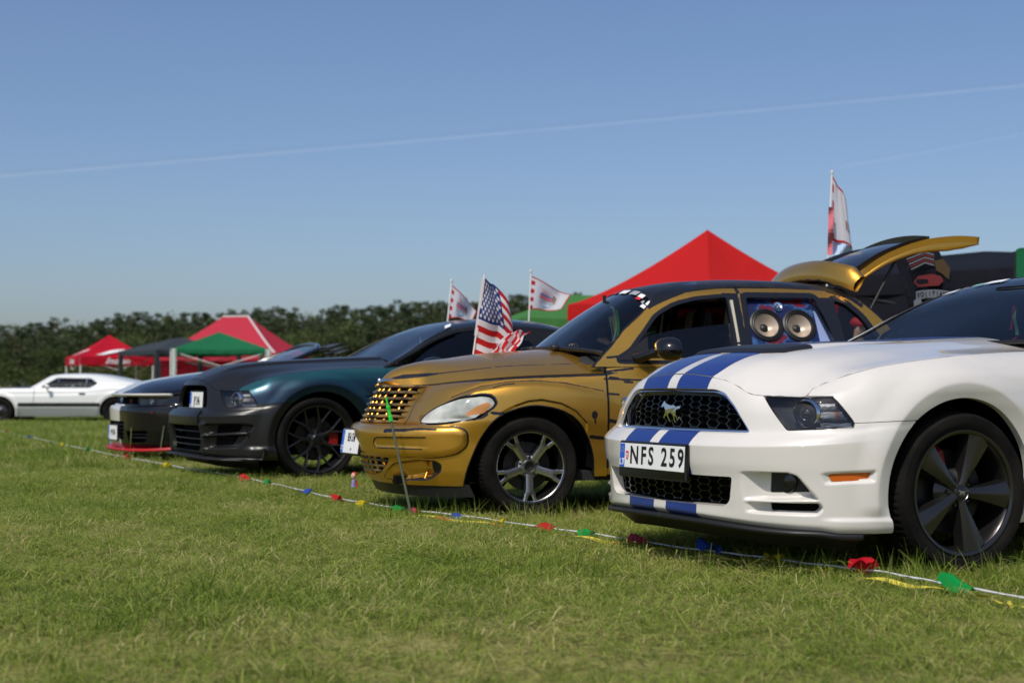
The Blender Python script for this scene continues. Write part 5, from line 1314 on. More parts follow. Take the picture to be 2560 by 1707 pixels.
for (i0, i1, y0, y1, ov) in ((9.5, 11.5, .26, .40, 0), (12.2, 14.4, .22, .42, 1)):
    pt_ = lambda i, y: np.array([np.interp(i, np.arange(30), prof[:, 0]), y, np.interp(i, np.arange(30), prof[:, 1]) + crown(y) * (1 - .4 * i / 29) + .004])
    q = [(0, 0), (1, 0), (1, 1), (0, 1)] if not ov else [(.5 + .5 * math.cos(t), .5 + .5 * math.sin(t)) for t in np.linspace(0, 2 * math.pi, 25)[:-1]]
    MB().add([pt_(i0 + (i1 - i0) * b, y0 + (y1 - y0) * a) for a, b in q], [list(range(len(q)))[::-1]]).build('sticker', M['white_print'], tg)
# sides and underside of the tailgate: thin at the hinge, thick at the handle end
dd = np.interp(-prof[:, 0], [2.36, 2.6, 2.85, 3.0, 3.12, 3.24, 3.32, 3.38], [.02, .028, .036, .050, .058, .045, .022, .006])
for s in (1, -1):
    L = np.array([[(x, s * (.56 + o_), z + .6 * crown(.56) - d_ * t) for (x, z), d_ in zip(prof, dd)] for t, o_ in ((0, .001), (.3, .008), (.8, .006), (1, -.004))])
    Sh.grid(L, flip=s < 0).build('tailgate_side', M['gold_plain'], tg)
UG = np.array([[(x, y, z + crown(y) * (1 - .4 * i / 29) - d_ - .002) for y in ys] for i, ((x, z), d_) in enumerate(zip(prof, dd))])
US = Sh.grid(UG, np.stack([np.broadcast_to(np.arange(30)[:, None], UG.shape[:2]), np.broadcast_to(np.abs(ys)[None], UG.shape[:2])], 2))
inner_ = np.max(np.stack([US.z - .50, US.a - 25, 2 - US.a]), 0)
US.clip(-inner_).build('tailgate_rim', M['gold_plain'], tg); US.clip(inner_).build('tailgate_lining', M['trim'], tg)
# spoiler across the hinge line
ys = np.linspace(-.64, .64, 41); L = []
for k, (o_, w) in enumerate(((0, 0), (.02, .25), (.028, .5), (.02, .8), (.0, 1), (-.03, .97), (-.03, .5), (-.022, .03), (0, 0))):
    row = []
    for y in ys:
        e = abs(y) / .64; zb = 1.575 - .115 * e ** 2.2; zt = 1.715 - .10 * e ** 2.4 - .05 * smooth(.88, 1, e); x = -2.28 - .07 * e ** 3 * (1 if y > 0 else .3) - w * .05
        row.append((x + o_ + .03 * (1 - e ** 4), y * (1 + .02 * w), zb + (zt - zb) * w))
    L.append(row)
SP = Sh.grid(np.array(L), flip=True)
SP.D = np.hstack([SP.D, np.zeros((len(SP.D), 2)), (np.array([[abs(j) for _ in ys] for j in (0, .03, .06, .1, .14, .1, .05, .02, 0)]).ravel() - .012 * (np.random.RandomState(3).rand(9 * 41)))[:, None]])
SP.build('spoiler', M['gold'], tg, attr='ink')
for s in (1, -1): MB().tube([(-2.52, s * .50, 1.30), (-2.75, s * .50, 1.70)], .012, 8).build('gas_strut', M['black_plastic'], tg, smooth=60)
# cabin
MB().box((-1.3, 0, .25), (2.3, 1.5, .06)).box((-2.45, 0, .60), (.06, 1.4, .65)).build('cabin_floor', M['trim'], rootP)
MB().box((-.62, 0, .90), (.55, 1.40, .22), bev=.07).build('dashboard', M['trim'], rootP, smooth=50)
for y in (.36, -.36):
    s_ = seat(rootP, -1.20, y, .55, M['trim'], w=.5)
    MB().box((-1.52, y, 1.02), (.10, .30, .34), Euler((0, R(-14), 0)).to_matrix(), bev=.03).box((-1.595, y, 1.29), (.112, .16, .17), Euler((0, R(-10), 0)).to_matrix(), bev=.03).build('seat_panel', M['cream'], s_, smooth=50)
steering_wheel(rootP, -.90, .36, .98, M['black_plastic'])
MB().box((-.80, .0, 1.33), (.03, .24, .07), bev=.015).box((-.77, 0, 1.40), (.02, .02, .1)).build('rear_view_mirror', M['black_plastic'], rootP, smooth=50)
# pendants hanging from the mirror
for k, (y, z0, z1, w, m) in enumerate(((.06, 1.36, 1.10, .016, 'teal_ribbon'), (.09, 1.37, 1.06, .02, 'yellow_print'), (.13, 1.36, 1.08, .018, 'pale_print'), (.17, 1.34, 1.0, .02, 'lime'), (.10, 1.2, 1.0, .012, 'red_print'))):
    if m not in M: M[m] = mat(m, (.25, .5, .48) if 'teal' in m else (.1, .6, .08), .5)
    MB().grid(np.array([[(-.80 + .01 * math.sin(6 * t + k), y + s * w * (1 + .3 * math.sin(5 * t)) + .03 * t * (k % 2), z0 + (z1 - z0) * t) for s in (-1, 1)] for t in np.linspace(0, 1, 9)])).build('ribbon', M[m], rootP)
mb = MB()
for y in (.20, .26): mb.grid(lathe_arr([(.022, -.003), (.026, 0), (.022, .003), (.018, 0), (.022, -.003)], 20)[:, :, [0, 1, 2]] * 1 + np.array([-.47, y, 1.08]))
mb.build('spectacles', M['lamp_orange'], rootP)
# speaker wall behind the rear door glass line
sw = thing_part('speaker_wall', rootP)
M['swirl'] = mat('painted speaker board', (.02, .05, .3), .35, coat=.5)
N, Lk, b = nodes(M['swirl']); tc = N.new('ShaderNodeTexCoord'); nz = N.new('ShaderNodeTexNoise'); nz.inputs['Scale'].default_value = 3; nz.inputs['Distortion'].default_value = 2.2; nz.inputs['Detail'].default_value = 3
cr = N.new('ShaderNodeValToRGB'); e = cr.color_ramp.elements; e[0].position = .40; e[0].color = (.01, .012, .06, 1); e[1].position = .62; e[1].color = (.14, .006, .010, 1)
for p, c in ((.46, (.006, .014, .075, 1)), (.50, (.01, .04, .12, 1)), (.53, (.04, .12, .28, 1)), (.56, (.06, .02, .08, 1))): q = e.new(p); q.color = c
Lk.new(tc.outputs['Object'], nz.inputs['Vector']); Lk.new(nz.outputs[0], cr.inputs[0]); Lk.new(cr.outputs[0], b.inputs['Base Color'])
BU = U.off(-.045)
BU.clip(np.max(np.stack([w2 - .04, .93 - uz, -ux - 2.06, .088 - np.hypot(ux + 1.692, (uz - 1.24) * 1.05), .088 - np.hypot(ux + 1.935, (uz - 1.238) * 1.05)]), 0)).build('board', M['swirl'], sw)
MB().grid(np.array([[(-2.08 - .09 * t, .70 - .17 * v, 1.02 + .36 * v) for t in (0, 1)] for v in np.linspace(0, 1, 8)]), mi=0).build('flag_cloth', M.setdefault('flag_cloth', mat('blue cloth', (.25, .33, .6), .8)), sw)
M['cone'] = mat('speaker cone', (.42, .34, .26), .38, .35)
def on_u(x, z, dep):
    d = (ux - x) ** 2 + (uz - z) ** 2; k = d.argmin(); return Vector(U.D[k, :3] - U.D[k, 3:6] * dep), Vector(U.D[k, 3:6])
for x, z in ((-1.692, 1.240), (-1.935, 1.238)):
    c, n = on_u(x, z, .043); Mx = Matrix.Translation(c) @ n.to_track_quat('Y', 'Z').to_matrix().to_4x4(); sp = thing_part('speaker', rootP)
    MB().lathe([(.122, -.004), (.121, .006), (.112, .012), (.106, .013), (.102, .006), (.098, .010), (.093, .011), (.088, .006), (.085, .0)], 48, Mx).build('speaker_rim', M['black_plastic'], sp, smooth=50)
    MB().lathe([(.086, .0), (.060, -.022), (.034, -.045), (.02, -.05)], 48, Mx).build('speaker_cone', M['cone'], sp, smooth=60)
    MB().lathe([(.030, -.046), (.026, -.038), (.014, -.031), (0, -.029)], 32, Mx).build('dust_cap', M['black_plastic'], sp, smooth=60)
c, n = on_u(-1.800, 1.368, .04); Mx = Matrix.Translation(c) @ n.to_track_quat('Y', 'Z').to_matrix().to_4x4()
MB().lathe([(.036, 0), (.034, .006), (.028, .006), (.012, -.012), (.008, -.008), (.004, .004), (0, .008)], 28, Mx).build('tweeter', M['chrome'], rootP, smooth=50)
# mirror
mb = MB(); c = np.array((-.86, .985, 1.055)); G = []; t = np.linspace(0, 2 * math.pi, 25)
for k, sc in ((-.085, .0), (-.082, .35), (-.06, .72), (-.02, .95), (.025, 1), (.05, .97), (.055, .90)):
    G.append([(c[0] - k, c[1] + .115 * sc * math.cos(q), c[2] + .078 * sc * math.sin(q) - .01 * math.cos(q)) for q in t])
mb.grid(np.array(G)[::-1]).tube([(-.72, .765, 1.0), (-.74, .82, 1.003), (-.80, .90, 1.03), (-.84, .94, 1.045)], [.042, .034, .028, .03], 14)
mb.build('wing_mirror', M['black_gloss'], rootP, smooth=60)
m2 = copy_part(bpy.data.objects['wing_mirror.002'] if 'wing_mirror.002' in bpy.data.objects else rootP.children[-1], rootP); m2.scale = (1, -1, 1)
MB().add([(-.60, .80, .985), (-.80, .795, .985), (-.815, .735, 1.14), (-.74, .752, 1.09)], [[0, 1, 2, 3]]).build('mirror_patch', M['black_plastic'], rootP)
# wheels
def fork_spoke():
    def L2(rs): return [[(r, h - .04, c - w * 1.1), (r, h, c - w), (r, h + .004, c), (r, h, c + w), (r, h - .04, c + w * 1.1)] for r, c, w, h in rs]
    mb = MB().grid(np.array(L2([(.045, 0, .023, -.030), (.09, 0, .022, -.026), (.14, 0, .024, -.02), (.175, 0, .031, -.016)])), flip=True)
    for s in (1, -1): mb.grid(np.array(L2([(.165, s * .018, .015, -.017), (.19, s * .027, .012, -.014), (.226, s * .040, .012, -.010)])), flip=True)
    return mb
def wheel_worn(parent):
    w = thing_part('wheel', parent)
    tyre(w, .318, .229, .215); rim_barrel(w, .229, M['rim_black'], .19)
    MB().lathe([(.214, -.008), (.225, .002), (.2315, .001)], 96).build('rim_lip', M['rim_worn'], w, smooth=40)
    spokes(w, 5, fork_spoke, M['rim_worn'], a0=90 + 180)
    MB().lathe([(0, -.046), (.030, -.046), (.034, -.022), (.044, -.022), (.048, -.034), (.07, -.042), (.085, -.07), (.05, -.11)], 48).build('hub', M['rim_worn'], w, smooth=40)
    MB().lathe([(0, -.044), (.031, -.040)], 32).build('hub_cap', M['black_plastic'], w, smooth=40)
    nuts(w, .060, y=-.034, m='hub_dark', a0=90, s=.0105)
    brake(w, .225, 'hub_dark', 60, -.12)
    return w
under(rootP, 2.45, 1.0, .80, -2.95, .41, .30, .815)
w0 = wheel_worn(rootP); w0.location = (0, .838, .315)
for x, s in ((0, -1), (-2.45, 1), (-2.45, -1)):
    w = copy_part(w0, rootP); w.location = (x, s * .838, .315); w.rotation_euler = (0, R(31), 0 if s > 0 else math.pi)
plate(rootP, (1.005, -.005, .452), R(90 + 13), 'BEA 524', w=.30, h=.155, tilt=R(-9), size=.080, sx=.46, y0=.026, x0=.016, crest=False, stickers=True, bold=.0006, space=1.0)
MB().box((.965, .0, .45), (.05, .16, .09), bev=.01).build('plate_bracket', M['black_plastic'], rootP)
# ================================================================ dark coupe
M['dark_satin'] = mat('dark satin paint', (.020, .0195, .0195), .36, .5, coat=.2, coat_rough=.25)
def flip_paint():
    m = mat('colour shifting paint', (.02, .1, .12), .34, .7, coat=.35, coat_rough=.2); N, L, b = nodes(m)
    lw = N.new('ShaderNodeLayerWeight'); lw.inputs[0].default_value = .42; r = N.new('ShaderNodeValToRGB'); L.new(lw.outputs['Facing'], r.inputs[0])
    e = r.color_ramp.elements; e[0].position = .05; e[0].color = (.012, .03, .055, 1); e[1].position = .75; e[1].color = (.10, .10, .05, 1)
    for p, c in ((.22, (.018, .075, .10)), (.42, (.035, .17, .18)), (.58, (.05, .15, .13))): q = e.new(p); q.color = (*c, 1)
    L.new(r.outputs[0], b.inputs['Base Color']); return m
M['teal_flip'] = flip_paint()
rootD, WD, SD, FiD, infD = coupe('dark_coupe', 'dark satin coupe with teal fender, plate inside its grille and black mesh wheels', 'car', (-1.977, 12.54, .0), heading(62), 'dark', GROUP)
glasshouse(rootD, M['black_gloss'], M['glass'], M['dark_satin']); coupe_interior(rootD, M['trim']); under(rootD, 2.72, 1.1, .80, -3.5, .42, .335, .885)
def y_spoke():
    def L2(rs): return [[(r, h - .035, c - w * 1.1), (r, h, c - w), (r, h + .003, c), (r, h, c + w), (r, h - .035, c + w * 1.1)] for r, c, w, h in rs]
    mb = MB().grid(np.array(L2([(.05, 0, .016, -.04), (.10, 0, .013, -.036), (.15, 0, .012, -.028)])), flip=True)
    for s in (1, -1): mb.grid(np.array(L2([(.14, s * .006, .008, -.030), (.19, s * .03, .0065, -.018), (.266, s * .066, .0065, -.008)])), flip=True)
    return mb
def wheel_dark(parent):
    w = thing_part('wheel', parent); tyre(w, .348, .276, .25); rim_barrel(w, .276, M['rim_black'])
    spokes(w, 7, y_spoke, M['rim_black'], a0=90 + 12)
    MB().lathe([(0, -.028), (.03, -.028), (.036, -.036), (.07, -.045), (.09, -.08), (.05, -.12)], 40).build('hub', M['rim_black'], w, smooth=40)
    nuts(w, .058, y=-.045, m='rim_black', s=.010); brake(w, .262, 'red_caliper', 178, -.11); return w
w0 = wheel_dark(rootD); w0.location = (.05, .915, .345)
for x, s in ((0, -1), (-2.72, 1), (-2.72, -1)):
    w = copy_part(w0, rootD); w.location = (x, s * .915, .345); w.rotation_euler = (0, R(17), 0 if s > 0 else math.pi)
for s in (1, -1): coupe_mirror(rootD, M['black_gloss'], s)
plate(rootD, (.868, .19, .655), R(90 + 4), 'JP 246', w=.305, h=.15, tilt=R(-3), size=.10, sx=.55, y0=.0, x0=.018, crest=False, bold=.0008, space=1.0)
c = FiD.off(.012).clip(np.max(np.stack([FiD.z - .575, .475 - FiD.z, FiD.a - .445]), 0)).mirror(); c.flange(.03).build('bumper_bar', M['dark_satin'], rootD)
for zz in (.40, .34, .29): MB().tube([np.array(sspot(FiD, q, zz, .03)) * np.array([1, s, 1]) for s, q in [(-1, .42), (-1, .25), (1, .0), (1, .25), (1, .42)]], .006, 5).build('mouth_slat', M['black_plastic'], rootD)
# mesh in the side scoops
mk = WD.off(-.052).clip(sd_poly(WD.a, WD.z, [(.60, .38), (.88, .39), (.80, .29), (.58, .28)])); hm = hexmesh(Sh(np.hstack([mk.D[:, :6], mk.D[:, 6:8]]), mk.Q, mk.T), .022, .014, .12)
for S in (hm, hm.mirror(False)): S.build('scoop_mesh', M['black_plastic'], rootD)
for S in (WD, WD.mirror(False)): S.off(-.075).clip(np.max(np.stack([S.z - .48, .25 - S.z, .55 - S.a, S.a - .95]), 0)).build('scoop_backing', M['dark'], rootD)
splitter(SD, FiD, rootD, M['black_plastic'], d=.085, amax=1.10, th=.010)
E_ = [sspot(SD, q, .22) + np.array([.0, .0, -.03]) for q in np.linspace(.5, 1.08, 14)]; 
for s in (1, -1): MB().tube([np.array(p) * np.array([1, s, 1]) + np.array([.012, s * .012, 0]) for p in E_] + [np.array(sspot(SD, 1.09, .26)) * np.array([1, s, 1]) + np.array([.012, s * .02, .02])], .013, 7).build('lip_edge', M['dark_satin'], rootD, smooth=60)
MB().box((.0, 0, 0), (.16, .012, .01), Euler((0, R(-3), 0)).to_matrix()).build('fender_vent', M['dark'], rootD, loc=(-.33, .925, .70))
MB().grid(np.array([[ws_point(WS, u, v) for u in np.linspace(.55, .80, 5)] for v in (.86, .95)])).build('sticker', M['white_print'], rootD)
MB().box((-.86, .25, .985), (.10, .16, .01), bev=.003).build('dash_paper', M['lamp_orange'], rootD)
MB().grid(np.array([[(-1.28, .0 + y, 1.16 + z) for y in (-.012, .012)] for z in (0, .07)])).build('air_freshener', M['white_print'], rootD)

# ================================================================ black open car with a white stripe
CPL = [(1.0, 0), (.99, .25), (.96, .45), (.90, .62), (.80, .76), (.68, .86), (.55, .92), (.42, .945), (.2, .955), (0, .955), (-.3, .945), (-.7, .925), (-1.3, .92), (-2.0, .93), (-2.6, .955), (-2.85, .955), (-3.3, .93), (-3.6, .85), (-3.78, .6), (-3.84, .3), (-3.85, 0)]
CK = [0, 3, 5, 7, 11, 15, 20]
CZ = [[.17, .17, .18, .20, .21, .22, .30], [.23, .23, .23, .24, .25, .26, .34], [.40, .40, .40, .40, .40, .42, .48], [.55, .55, .55, .55, .56, .60, .66], [.610, .610, .615, .63, .66, .72, .78], [.625, .625, .632, .66, .72, .78, .84], [.70, .70, .70, .71, .78, .84, .90], [.722, .722, .724, .74, .82, .89, .95], [.735, .735, .738, .76, .85, .93, .98], [.765, .765, .77, .80, .89, .97, 1.0], [.785, .785, .79, .82, .90, .98, 1.01]]
CS = [[.06, .06, .04, .03, .05, .05, .05], [.02, .02, .01, .01, .03, .02, .02], [.005, .005, 0, 0, 0, 0, 0], [0] * 7, [.01, .01, .01, 0, 0, 0, 0], [.055, .05, .04, .004, 0, .005, .01], [.065, .06, .05, .01, .01, .02, .03], [.06, .055, .045, .02, .03, .04, .05], [.015, .015, .012, .015, .05, .06, .07], [.05, .05, .05, .06, .09, .11, .12], [.11, .11, .10, .11, .14, .16, .17]]
M['black_paint'] = mat('black car paint', (.003, .003, .005), .08, spec=.3, coat=.6); M['red_lip'] = mat('red splitter', (.42, .015, .02), .4)
def simple_car(name, label, pos, th, PLx, K, Zt, St, wb, ra, ya, mbody, mhood, zc, xfront, xrear, group=GROUP, res=.012, holes=(), seamz=None):
    root = thing(name, label, 'car', pos, heading(th), group)
    G, _, _ = net(wrap_net(PLx, K, Zt, St), [res] * 10 + [.03] * 20, res); Wq = sheet(G); X_ = Wq.X.copy(); Y_ = Wq.Y.copy()
    dA = np.minimum(np.hypot(X_, Wq.z - ra[1]), np.hypot(X_ + wb, Wq.z - ra[1])) - ra[0] + 9 * (Y_ < .5)
    d = np.where(dA < .05, .014 - np.maximum(.05 - dA, 0) * .3, .014 * (1 - smooth(.05, .14, dA))) * (np.abs(dA) < .3) * smooth(.2, .3, Wq.z)
    S = Wq.off(d); f = -dA
    for h in holes: f = np.maximum(f, -sd_poly(Wq.a, Wq.z, h))
    S.D = np.hstack([S.D, X_[:, None], Y_[:, None]])
    B = S.clip(f); return root, Wq, S, f, G
rootC, WC, SCm, fC, GC = simple_car('black_convertible', 'black open car with a white centre stripe and a red front lip', (-3.37, 15.70, -.05), 64, CPL, CK, CZ, CS, 2.852, (.40, .36), .93, None, None, None, 0, 0,
    holes=[rnd([(.44, .36), (.80, .37), (.78, .25), (.5, .24)], .02), rnd([(-.4, .46), (.40, .46), (.36, .27), (-.4, .26)], .02), rnd([(-.4, .715), (.96, .718), (1.03, .68), (.93, .637), (-.4, .632)], .012)])
CSEAM = ([0, .9, 1.1, 1.6, 2.2, 2.6], [.752, .755, .79, .84, .885, 1.2])
fC = np.maximum(fC, WC.z - np.interp(WC.a, *CSEAM) - .001)
B = SCm.clip(fC).mirror(); B.flange(.04).build('body', M['black_paint'], rootC)
st = SCm.off(.0015).clip(np.max(np.stack([fC, np.abs(WC.Y) - .27, WC.a - 1]), 0)).mirror(); st.build('racing_stripe', M['white_paint'], rootC)
br = SCm.off(.003).clip(np.max(np.stack([.722 - WC.z, WC.z - .748, WC.a - 1.08]), 0)).mirror(); br.build('brow_trim', M['white_paint'], rootC)
for s in (0, 1):
    h = (lambda S: S.mirror(False)) if s else (lambda S: S)
    lp = thing_part('headlight', rootC); sg = -1 if s else 1
    h(WC.off(-.07).clip(np.max(np.stack([.55 - WC.a, WC.a - 1.05, .62 - WC.z, WC.z - .700]), 0))).build('lamp_housing', M['lamp_dark'], lp)
    c = sspot(WC, .78, .675, .04) * np.array([1, sg, 1]); Mx = Matrix.Translation(c) @ Vector((.95, .3 * sg, 0)).to_track_quat('Y', 'Z').to_matrix().to_4x4()
    MB().lathe([(.042, -.03), (.044, 0), (.036, .004), (.03, -.01), (0, -.004)], 28, Mx).build('projector_bezel', M['chrome'], lp, smooth=50)
    h(WC.off(-.02).clip(sd_poly(WC.a, WC.z, [(.58, .712), (.955, .715), (1.02, .68), (.93, .64), (.60, .636)]))).build('lamp_lens', M['clear'], lp)
    MB().box(sspot(WC, .86, .555, -.002) * np.array([1, sg, 1]), (.02, .06, .012)).build('side_marker', M['red_caliper'], rootC)
    for q in (.50, .56, .62, .68): pass
    for zz in (.29, .325): MB().tube([sspot(WC, q, zz, .04) * np.array([1, sg, 1]) for q in np.linspace(.5, .78, 5)], .007, 5).build('duct_slat', M['black_plastic'], rootC)
    MB().tube([sspot(SCm, .60, .40, -.02) * np.array([1, sg, 1]), sspot(SCm, .55, .16, -.075) * np.array([1, sg, 1])], .006, 6).build('splitter_rod', M['chrome'], rootC)
    MB().tube([sspot(SCm, 1.0, .42, -.02) * np.array([1, sg, 1]), sspot(SCm, .96, .16, -.075) * np.array([1, sg, 1])], .006, 6).build('splitter_rod', M['chrome'], rootC)
    coupe_mirror(rootC, M['black_gloss'], sg)
WC.off(-.09).clip(np.max(np.stack([WC.a - 1.0, WC.z - .700, .2 - WC.z]), 0)).mirror().build('grille_backing', M['dark'], rootC)
for zz in (.30, .34, .38, .42): MB().tube([sspot(WC, q, zz, .035) * np.array([1, s, 1]) for s, q in ((-1, .38), (-1, .2), (1, 0), (1, .2), (1, .38))], .007, 5).build('grille_bar', M['black_plastic'], rootC)
plane_obj('badge', text_mesh('SS', .055, bold=.002), M['red_caliper'], rootC, tuple(sspot(WC, .36, .668, .03)), (-.25, .97, 0), (0, 0, 1))
E_ = np.array([sspot(SCm, q, .172) for q in np.linspace(0, 1.15, 30)]); E_[0, 1] = 0; t_ = np.gradient(E_, axis=0); n_ = np.stack([t_[:, 1], -t_[:, 0], 0 * t_[:, 0]], 1); n_ /= np.linalg.norm(n_, axis=1)[:, None]
Sh.grid(np.array([E_ - n_ * .1 + (0, 0, -.02), E_ + n_ * .09 + (0, 0, -.022), E_ + n_ * .095 + (0, 0, .012), E_ + n_ * .09 + (0, 0, -.008), E_ - n_ * .05 + (0, 0, -.004)])).mirror().build('front_lip', M['red_lip'], rootC)
def dome(root, Wq, G, zseam, xr, zc, m, name='hood', stripe=None, pw=2.4, amax=2.2):
    P_ = []
    for j in range(G.shape[1]):
        if Wq.a[j] > amax: break
        zs = zseam(Wq.a[j]); c = G[:, j, 2]; k = np.where((c[:-1] <= zs) & (c[1:] > zs))[0]
        if len(k): k = k[-1]; w = (zs - c[k]) / (c[k + 1] - c[k]); P_.append(G[k, j] * (1 - w) + G[k + 1, j] * w)
    P_ = np.array(P_); o = np.argsort(P_[:, 0]); qx = np.arange(P_[0, 0] - .002, xr, -.012)
    ye = np.maximum(np.interp(qx, P_[o, 0], P_[o, 1]), .01); ze = np.interp(qx, P_[o, 0], P_[o, 2]); zz = akima(-np.array([p[0] for p in zc]), np.array([[p[1]] for p in zc]), -qx)[:, 0]; tt = np.linspace(0, 1, 50)
    H = np.stack([np.broadcast_to(qx[:, None], (len(qx), 50)), ye[:, None] * tt, ze[:, None] + (zz - ze)[:, None] * (1 - tt ** pw)], 2)
    S = Sh.grid(H).mirror(); S.flange(.015).build(name, m, root)
    if stripe: S.off(.002).clip(np.abs(S.Y) - stripe).build('racing_stripe', M['white_paint'], root)
dome(rootC, WC, GC, lambda a: float(np.interp(a, [0, .9, 1.1, 1.6, 2.2], [.752, .755, .79, .84, .885])), -.72, [(1.0, .75), (.93, .775), (.85, .81), (.77, .85), (.6, .895), (.4, .93), (0, .985), (-.4, 1.015), (-.75, 1.03)], M['black_paint'], stripe=.27)
CWS = [[(-.62, 0, 1.02), (-.60, .35, 1.01), (-.55, .60, .985), (-.46, .78, .95)], [(-.80, 0, 1.12), (-.79, .32, 1.11), (-.74, .56, 1.08), (-.66, .71, 1.05)], [(-.99, 0, 1.215), (-.98, .29, 1.205), (-.93, .51, 1.175), (-.87, .64, 1.14)], [(-1.18, 0, 1.295), (-1.17, .26, 1.287), (-1.13, .46, 1.26), (-1.08, .58, 1.22)]]
Sh.grid(smooth_grid(CWS, .05)).mirror().build('windshield', M['glass'], rootC)
hd = np.vstack([np.array(CWS)[-1][::-1], np.array(CWS)[-1][1:] * np.array([1, -1, 1])]); MB().tube(akima(np.arange(7), hd, np.linspace(0, 6, 24)), .024, 8).build('header_rail', M['black_gloss'], rootC, smooth=60)
for s in (1, -1): MB().tube(akima(np.arange(4), np.array(CWS)[:, -1] * np.array([1, s, 1]), np.linspace(0, 3, 14)), .024, 8).build('pillar', M['black_gloss'], rootC, smooth=60)
for k, dz in enumerate((0, -.035, -.07)): MB().box((-1.30 - .05 * k, .32, 1.275 + dz), (.20, .36, .016), Euler((0, R(14), 0)).to_matrix(), bev=.006).build('sun_visor', M['black_plastic'], rootC, smooth=40)
MB().box((-.85, 0, .88), (.5, 1.4, .16), bev=.05).build('dashboard', M['trim'], rootC, smooth=50)
for y in (.38, -.38): seat(rootC, -1.7, y, .48, M['trim'])
MB().box((-1.9, 0, .35), (2.8, 1.5, .06)).box((-2.75, 0, .80), (.5, 1.5, .4)).build('cabin_floor', M['trim'], rootC)
MB().grid(np.stack([[(-2.9, y, 1.0) for y in np.linspace(-.8, .8, 9)], [(-3.6, y, 1.0) for y in np.linspace(-.65, .65, 9)]])).build('boot_lid', M['black_paint'], rootC)
under(rootC, 2.852, 1.1, .80, -3.5, .42, .36, .90)
w0 = wheel_dark(rootC); w0.location = (0, .93, .36)
for x, s in ((0, -1), (-2.852, 1), (-2.852, -1)):
    w = copy_part(w0, rootC); w.location = (x, s * .93, .36); w.rotation_euler = (0, R(9), 0 if s > 0 else math.pi)
plate(rootC, (1.02, .05, .335), R(90 + 6), 'VPU 706', w=.305, h=.15, tilt=0, size=.085, sx=.5, y0=0, x0=.02, crest=False, bold=.0006, space=1.0)

# ================================================================ white fastback across the field
FPL = [(.93, 0), (.90, .40), (.80, .68), (.62, .85), (.42, .915), (.2, .93), (0, .935), (-.4, .925), (-.9, .915), (-1.5, .915), (-2.0, .92), (-2.4, .935), (-2.77, .945), (-3.15, .93), (-3.5, .86), (-3.75, .7), (-3.86, .4), (-3.88, 0)]
FK = [0, 3, 7, 10, 12, 17]
FZ = [[.30, .26, .20, .20, .22, .32], [.40, .36, .33, .33, .34, .42], [.52, .50, .48, .48, .50, .56], [.60, .61, .62, .63, .66, .66], [.64, .66, .675, .70, .74, .72], [.70, .72, .72, .74, .80, .78], [.76, .79, .80, .81, .88, .84], [.80, .83, .855, .855, .93, .88], [.82, .85, .875, .87, .95, .90]]
FS = [[.08, .06, .07, .07, .05, .1], [.02, .02, .03, .03, .02, .03], [0] * 6, [0] * 6, [.002, .002, .004, .004, .002, .02], [.03, .02, .02, .02, .015, .03], [.05, .04, .035, .035, .03, .05], [.09, .07, .07, .07, .07, .08], [.14, .12, .12, .12, .12, .14]]
M['pale_white'] = mat('classic white paint', (.70, .71, .69), .35, coat=.8)
rootF, WF, SF, fF, GF = simple_car('white_fastback', 'white classic fastback with a black side stripe parked side-on at the far left', (-12.31, 35.1, -.16), 90, FPL, FK, FZ, FS, 2.77, (.375, .31), .9, None, None, None, 0, 0, group='cars parked across the field', res=.02)
fF = np.maximum(fF, WF.z - np.interp(WF.a, [0, .9, 1.6, 2.2, 2.3, 2.5], [.81, .84, .868, .872, .872, 1.2]) - .001)
SF.clip(fF).mirror().flange(.02).build('body', M['pale_white'], rootF)
for s in (0, 1):
    h = (lambda S: S.mirror(False)) if s else (lambda S: S)
    for nm, f_, m in (('side_stripe', np.max(np.stack([np.abs(WF.z - .475) - .048, WF.X + .44, -2.42 - WF.X]), 0), 'black_plastic'), ('sill_paint', np.max(np.stack([WF.z - .405, -WF.z + .18, WF.X + .40, -2.40 - WF.X]), 0), 'sill_grey')):
        if m not in M: M[m] = mat('sill grey', (.30, .32, .32), .4, coat=.4)
        h(SF.off(.002).clip(np.maximum(fF, f_))).build(nm, M[m], rootF)
    for x in (-.82, -2.20): h(SF.off(.0015).clip(np.max(np.stack([np.abs(WF.X - x) - .006, .25 - WF.z, WF.z - .86]), 0))).build('door_gap', M['dark'], rootF)
    sg = -1 if s else 1
    MB().box((-1.98, sg * .915, .74), (.15, .03, .045), bev=.01).build('door_handle', M['lamp_grey'], rootF, smooth=40)
    MB().grid(lathe_arr([(0, -.07), (.055, -.06), (.072, 0), (.06, .02), (0, .022)], 16)[:, :, [1, 0, 2]] * np.array([1, 1, .72]) + np.array([-1.16, sg * 1.02, .905])).tube([(-1.12, sg * .86, .85), (-1.14, sg * .97, .89)], .02, 6).build('wing_mirror', M['pale_white'], rootF, smooth=50)
dome(rootF, WF, GF, lambda a: float(np.interp(a, [0, .9, 1.6, 2.2, 4], [.81, .84, .868, .872, .872])), -.66, [(.9, .81), (.7, .85), (.3, .885), (-.2, .91), (-.7, .93)], M['black_plastic'], amax=2.3)
tops = [(-.62, .895, .10), (-.75, .975, .60), (-.95, 1.10, .62), (-1.13, 1.195, .60), (-1.45, 1.228, .60), (-1.9, 1.232, .60), (-2.2, 1.215, .60), (-2.6, 1.155, .62), (-3.0, 1.075, .66), (-3.4, .995, .70), (-3.75, .935, .70)]
sec = []
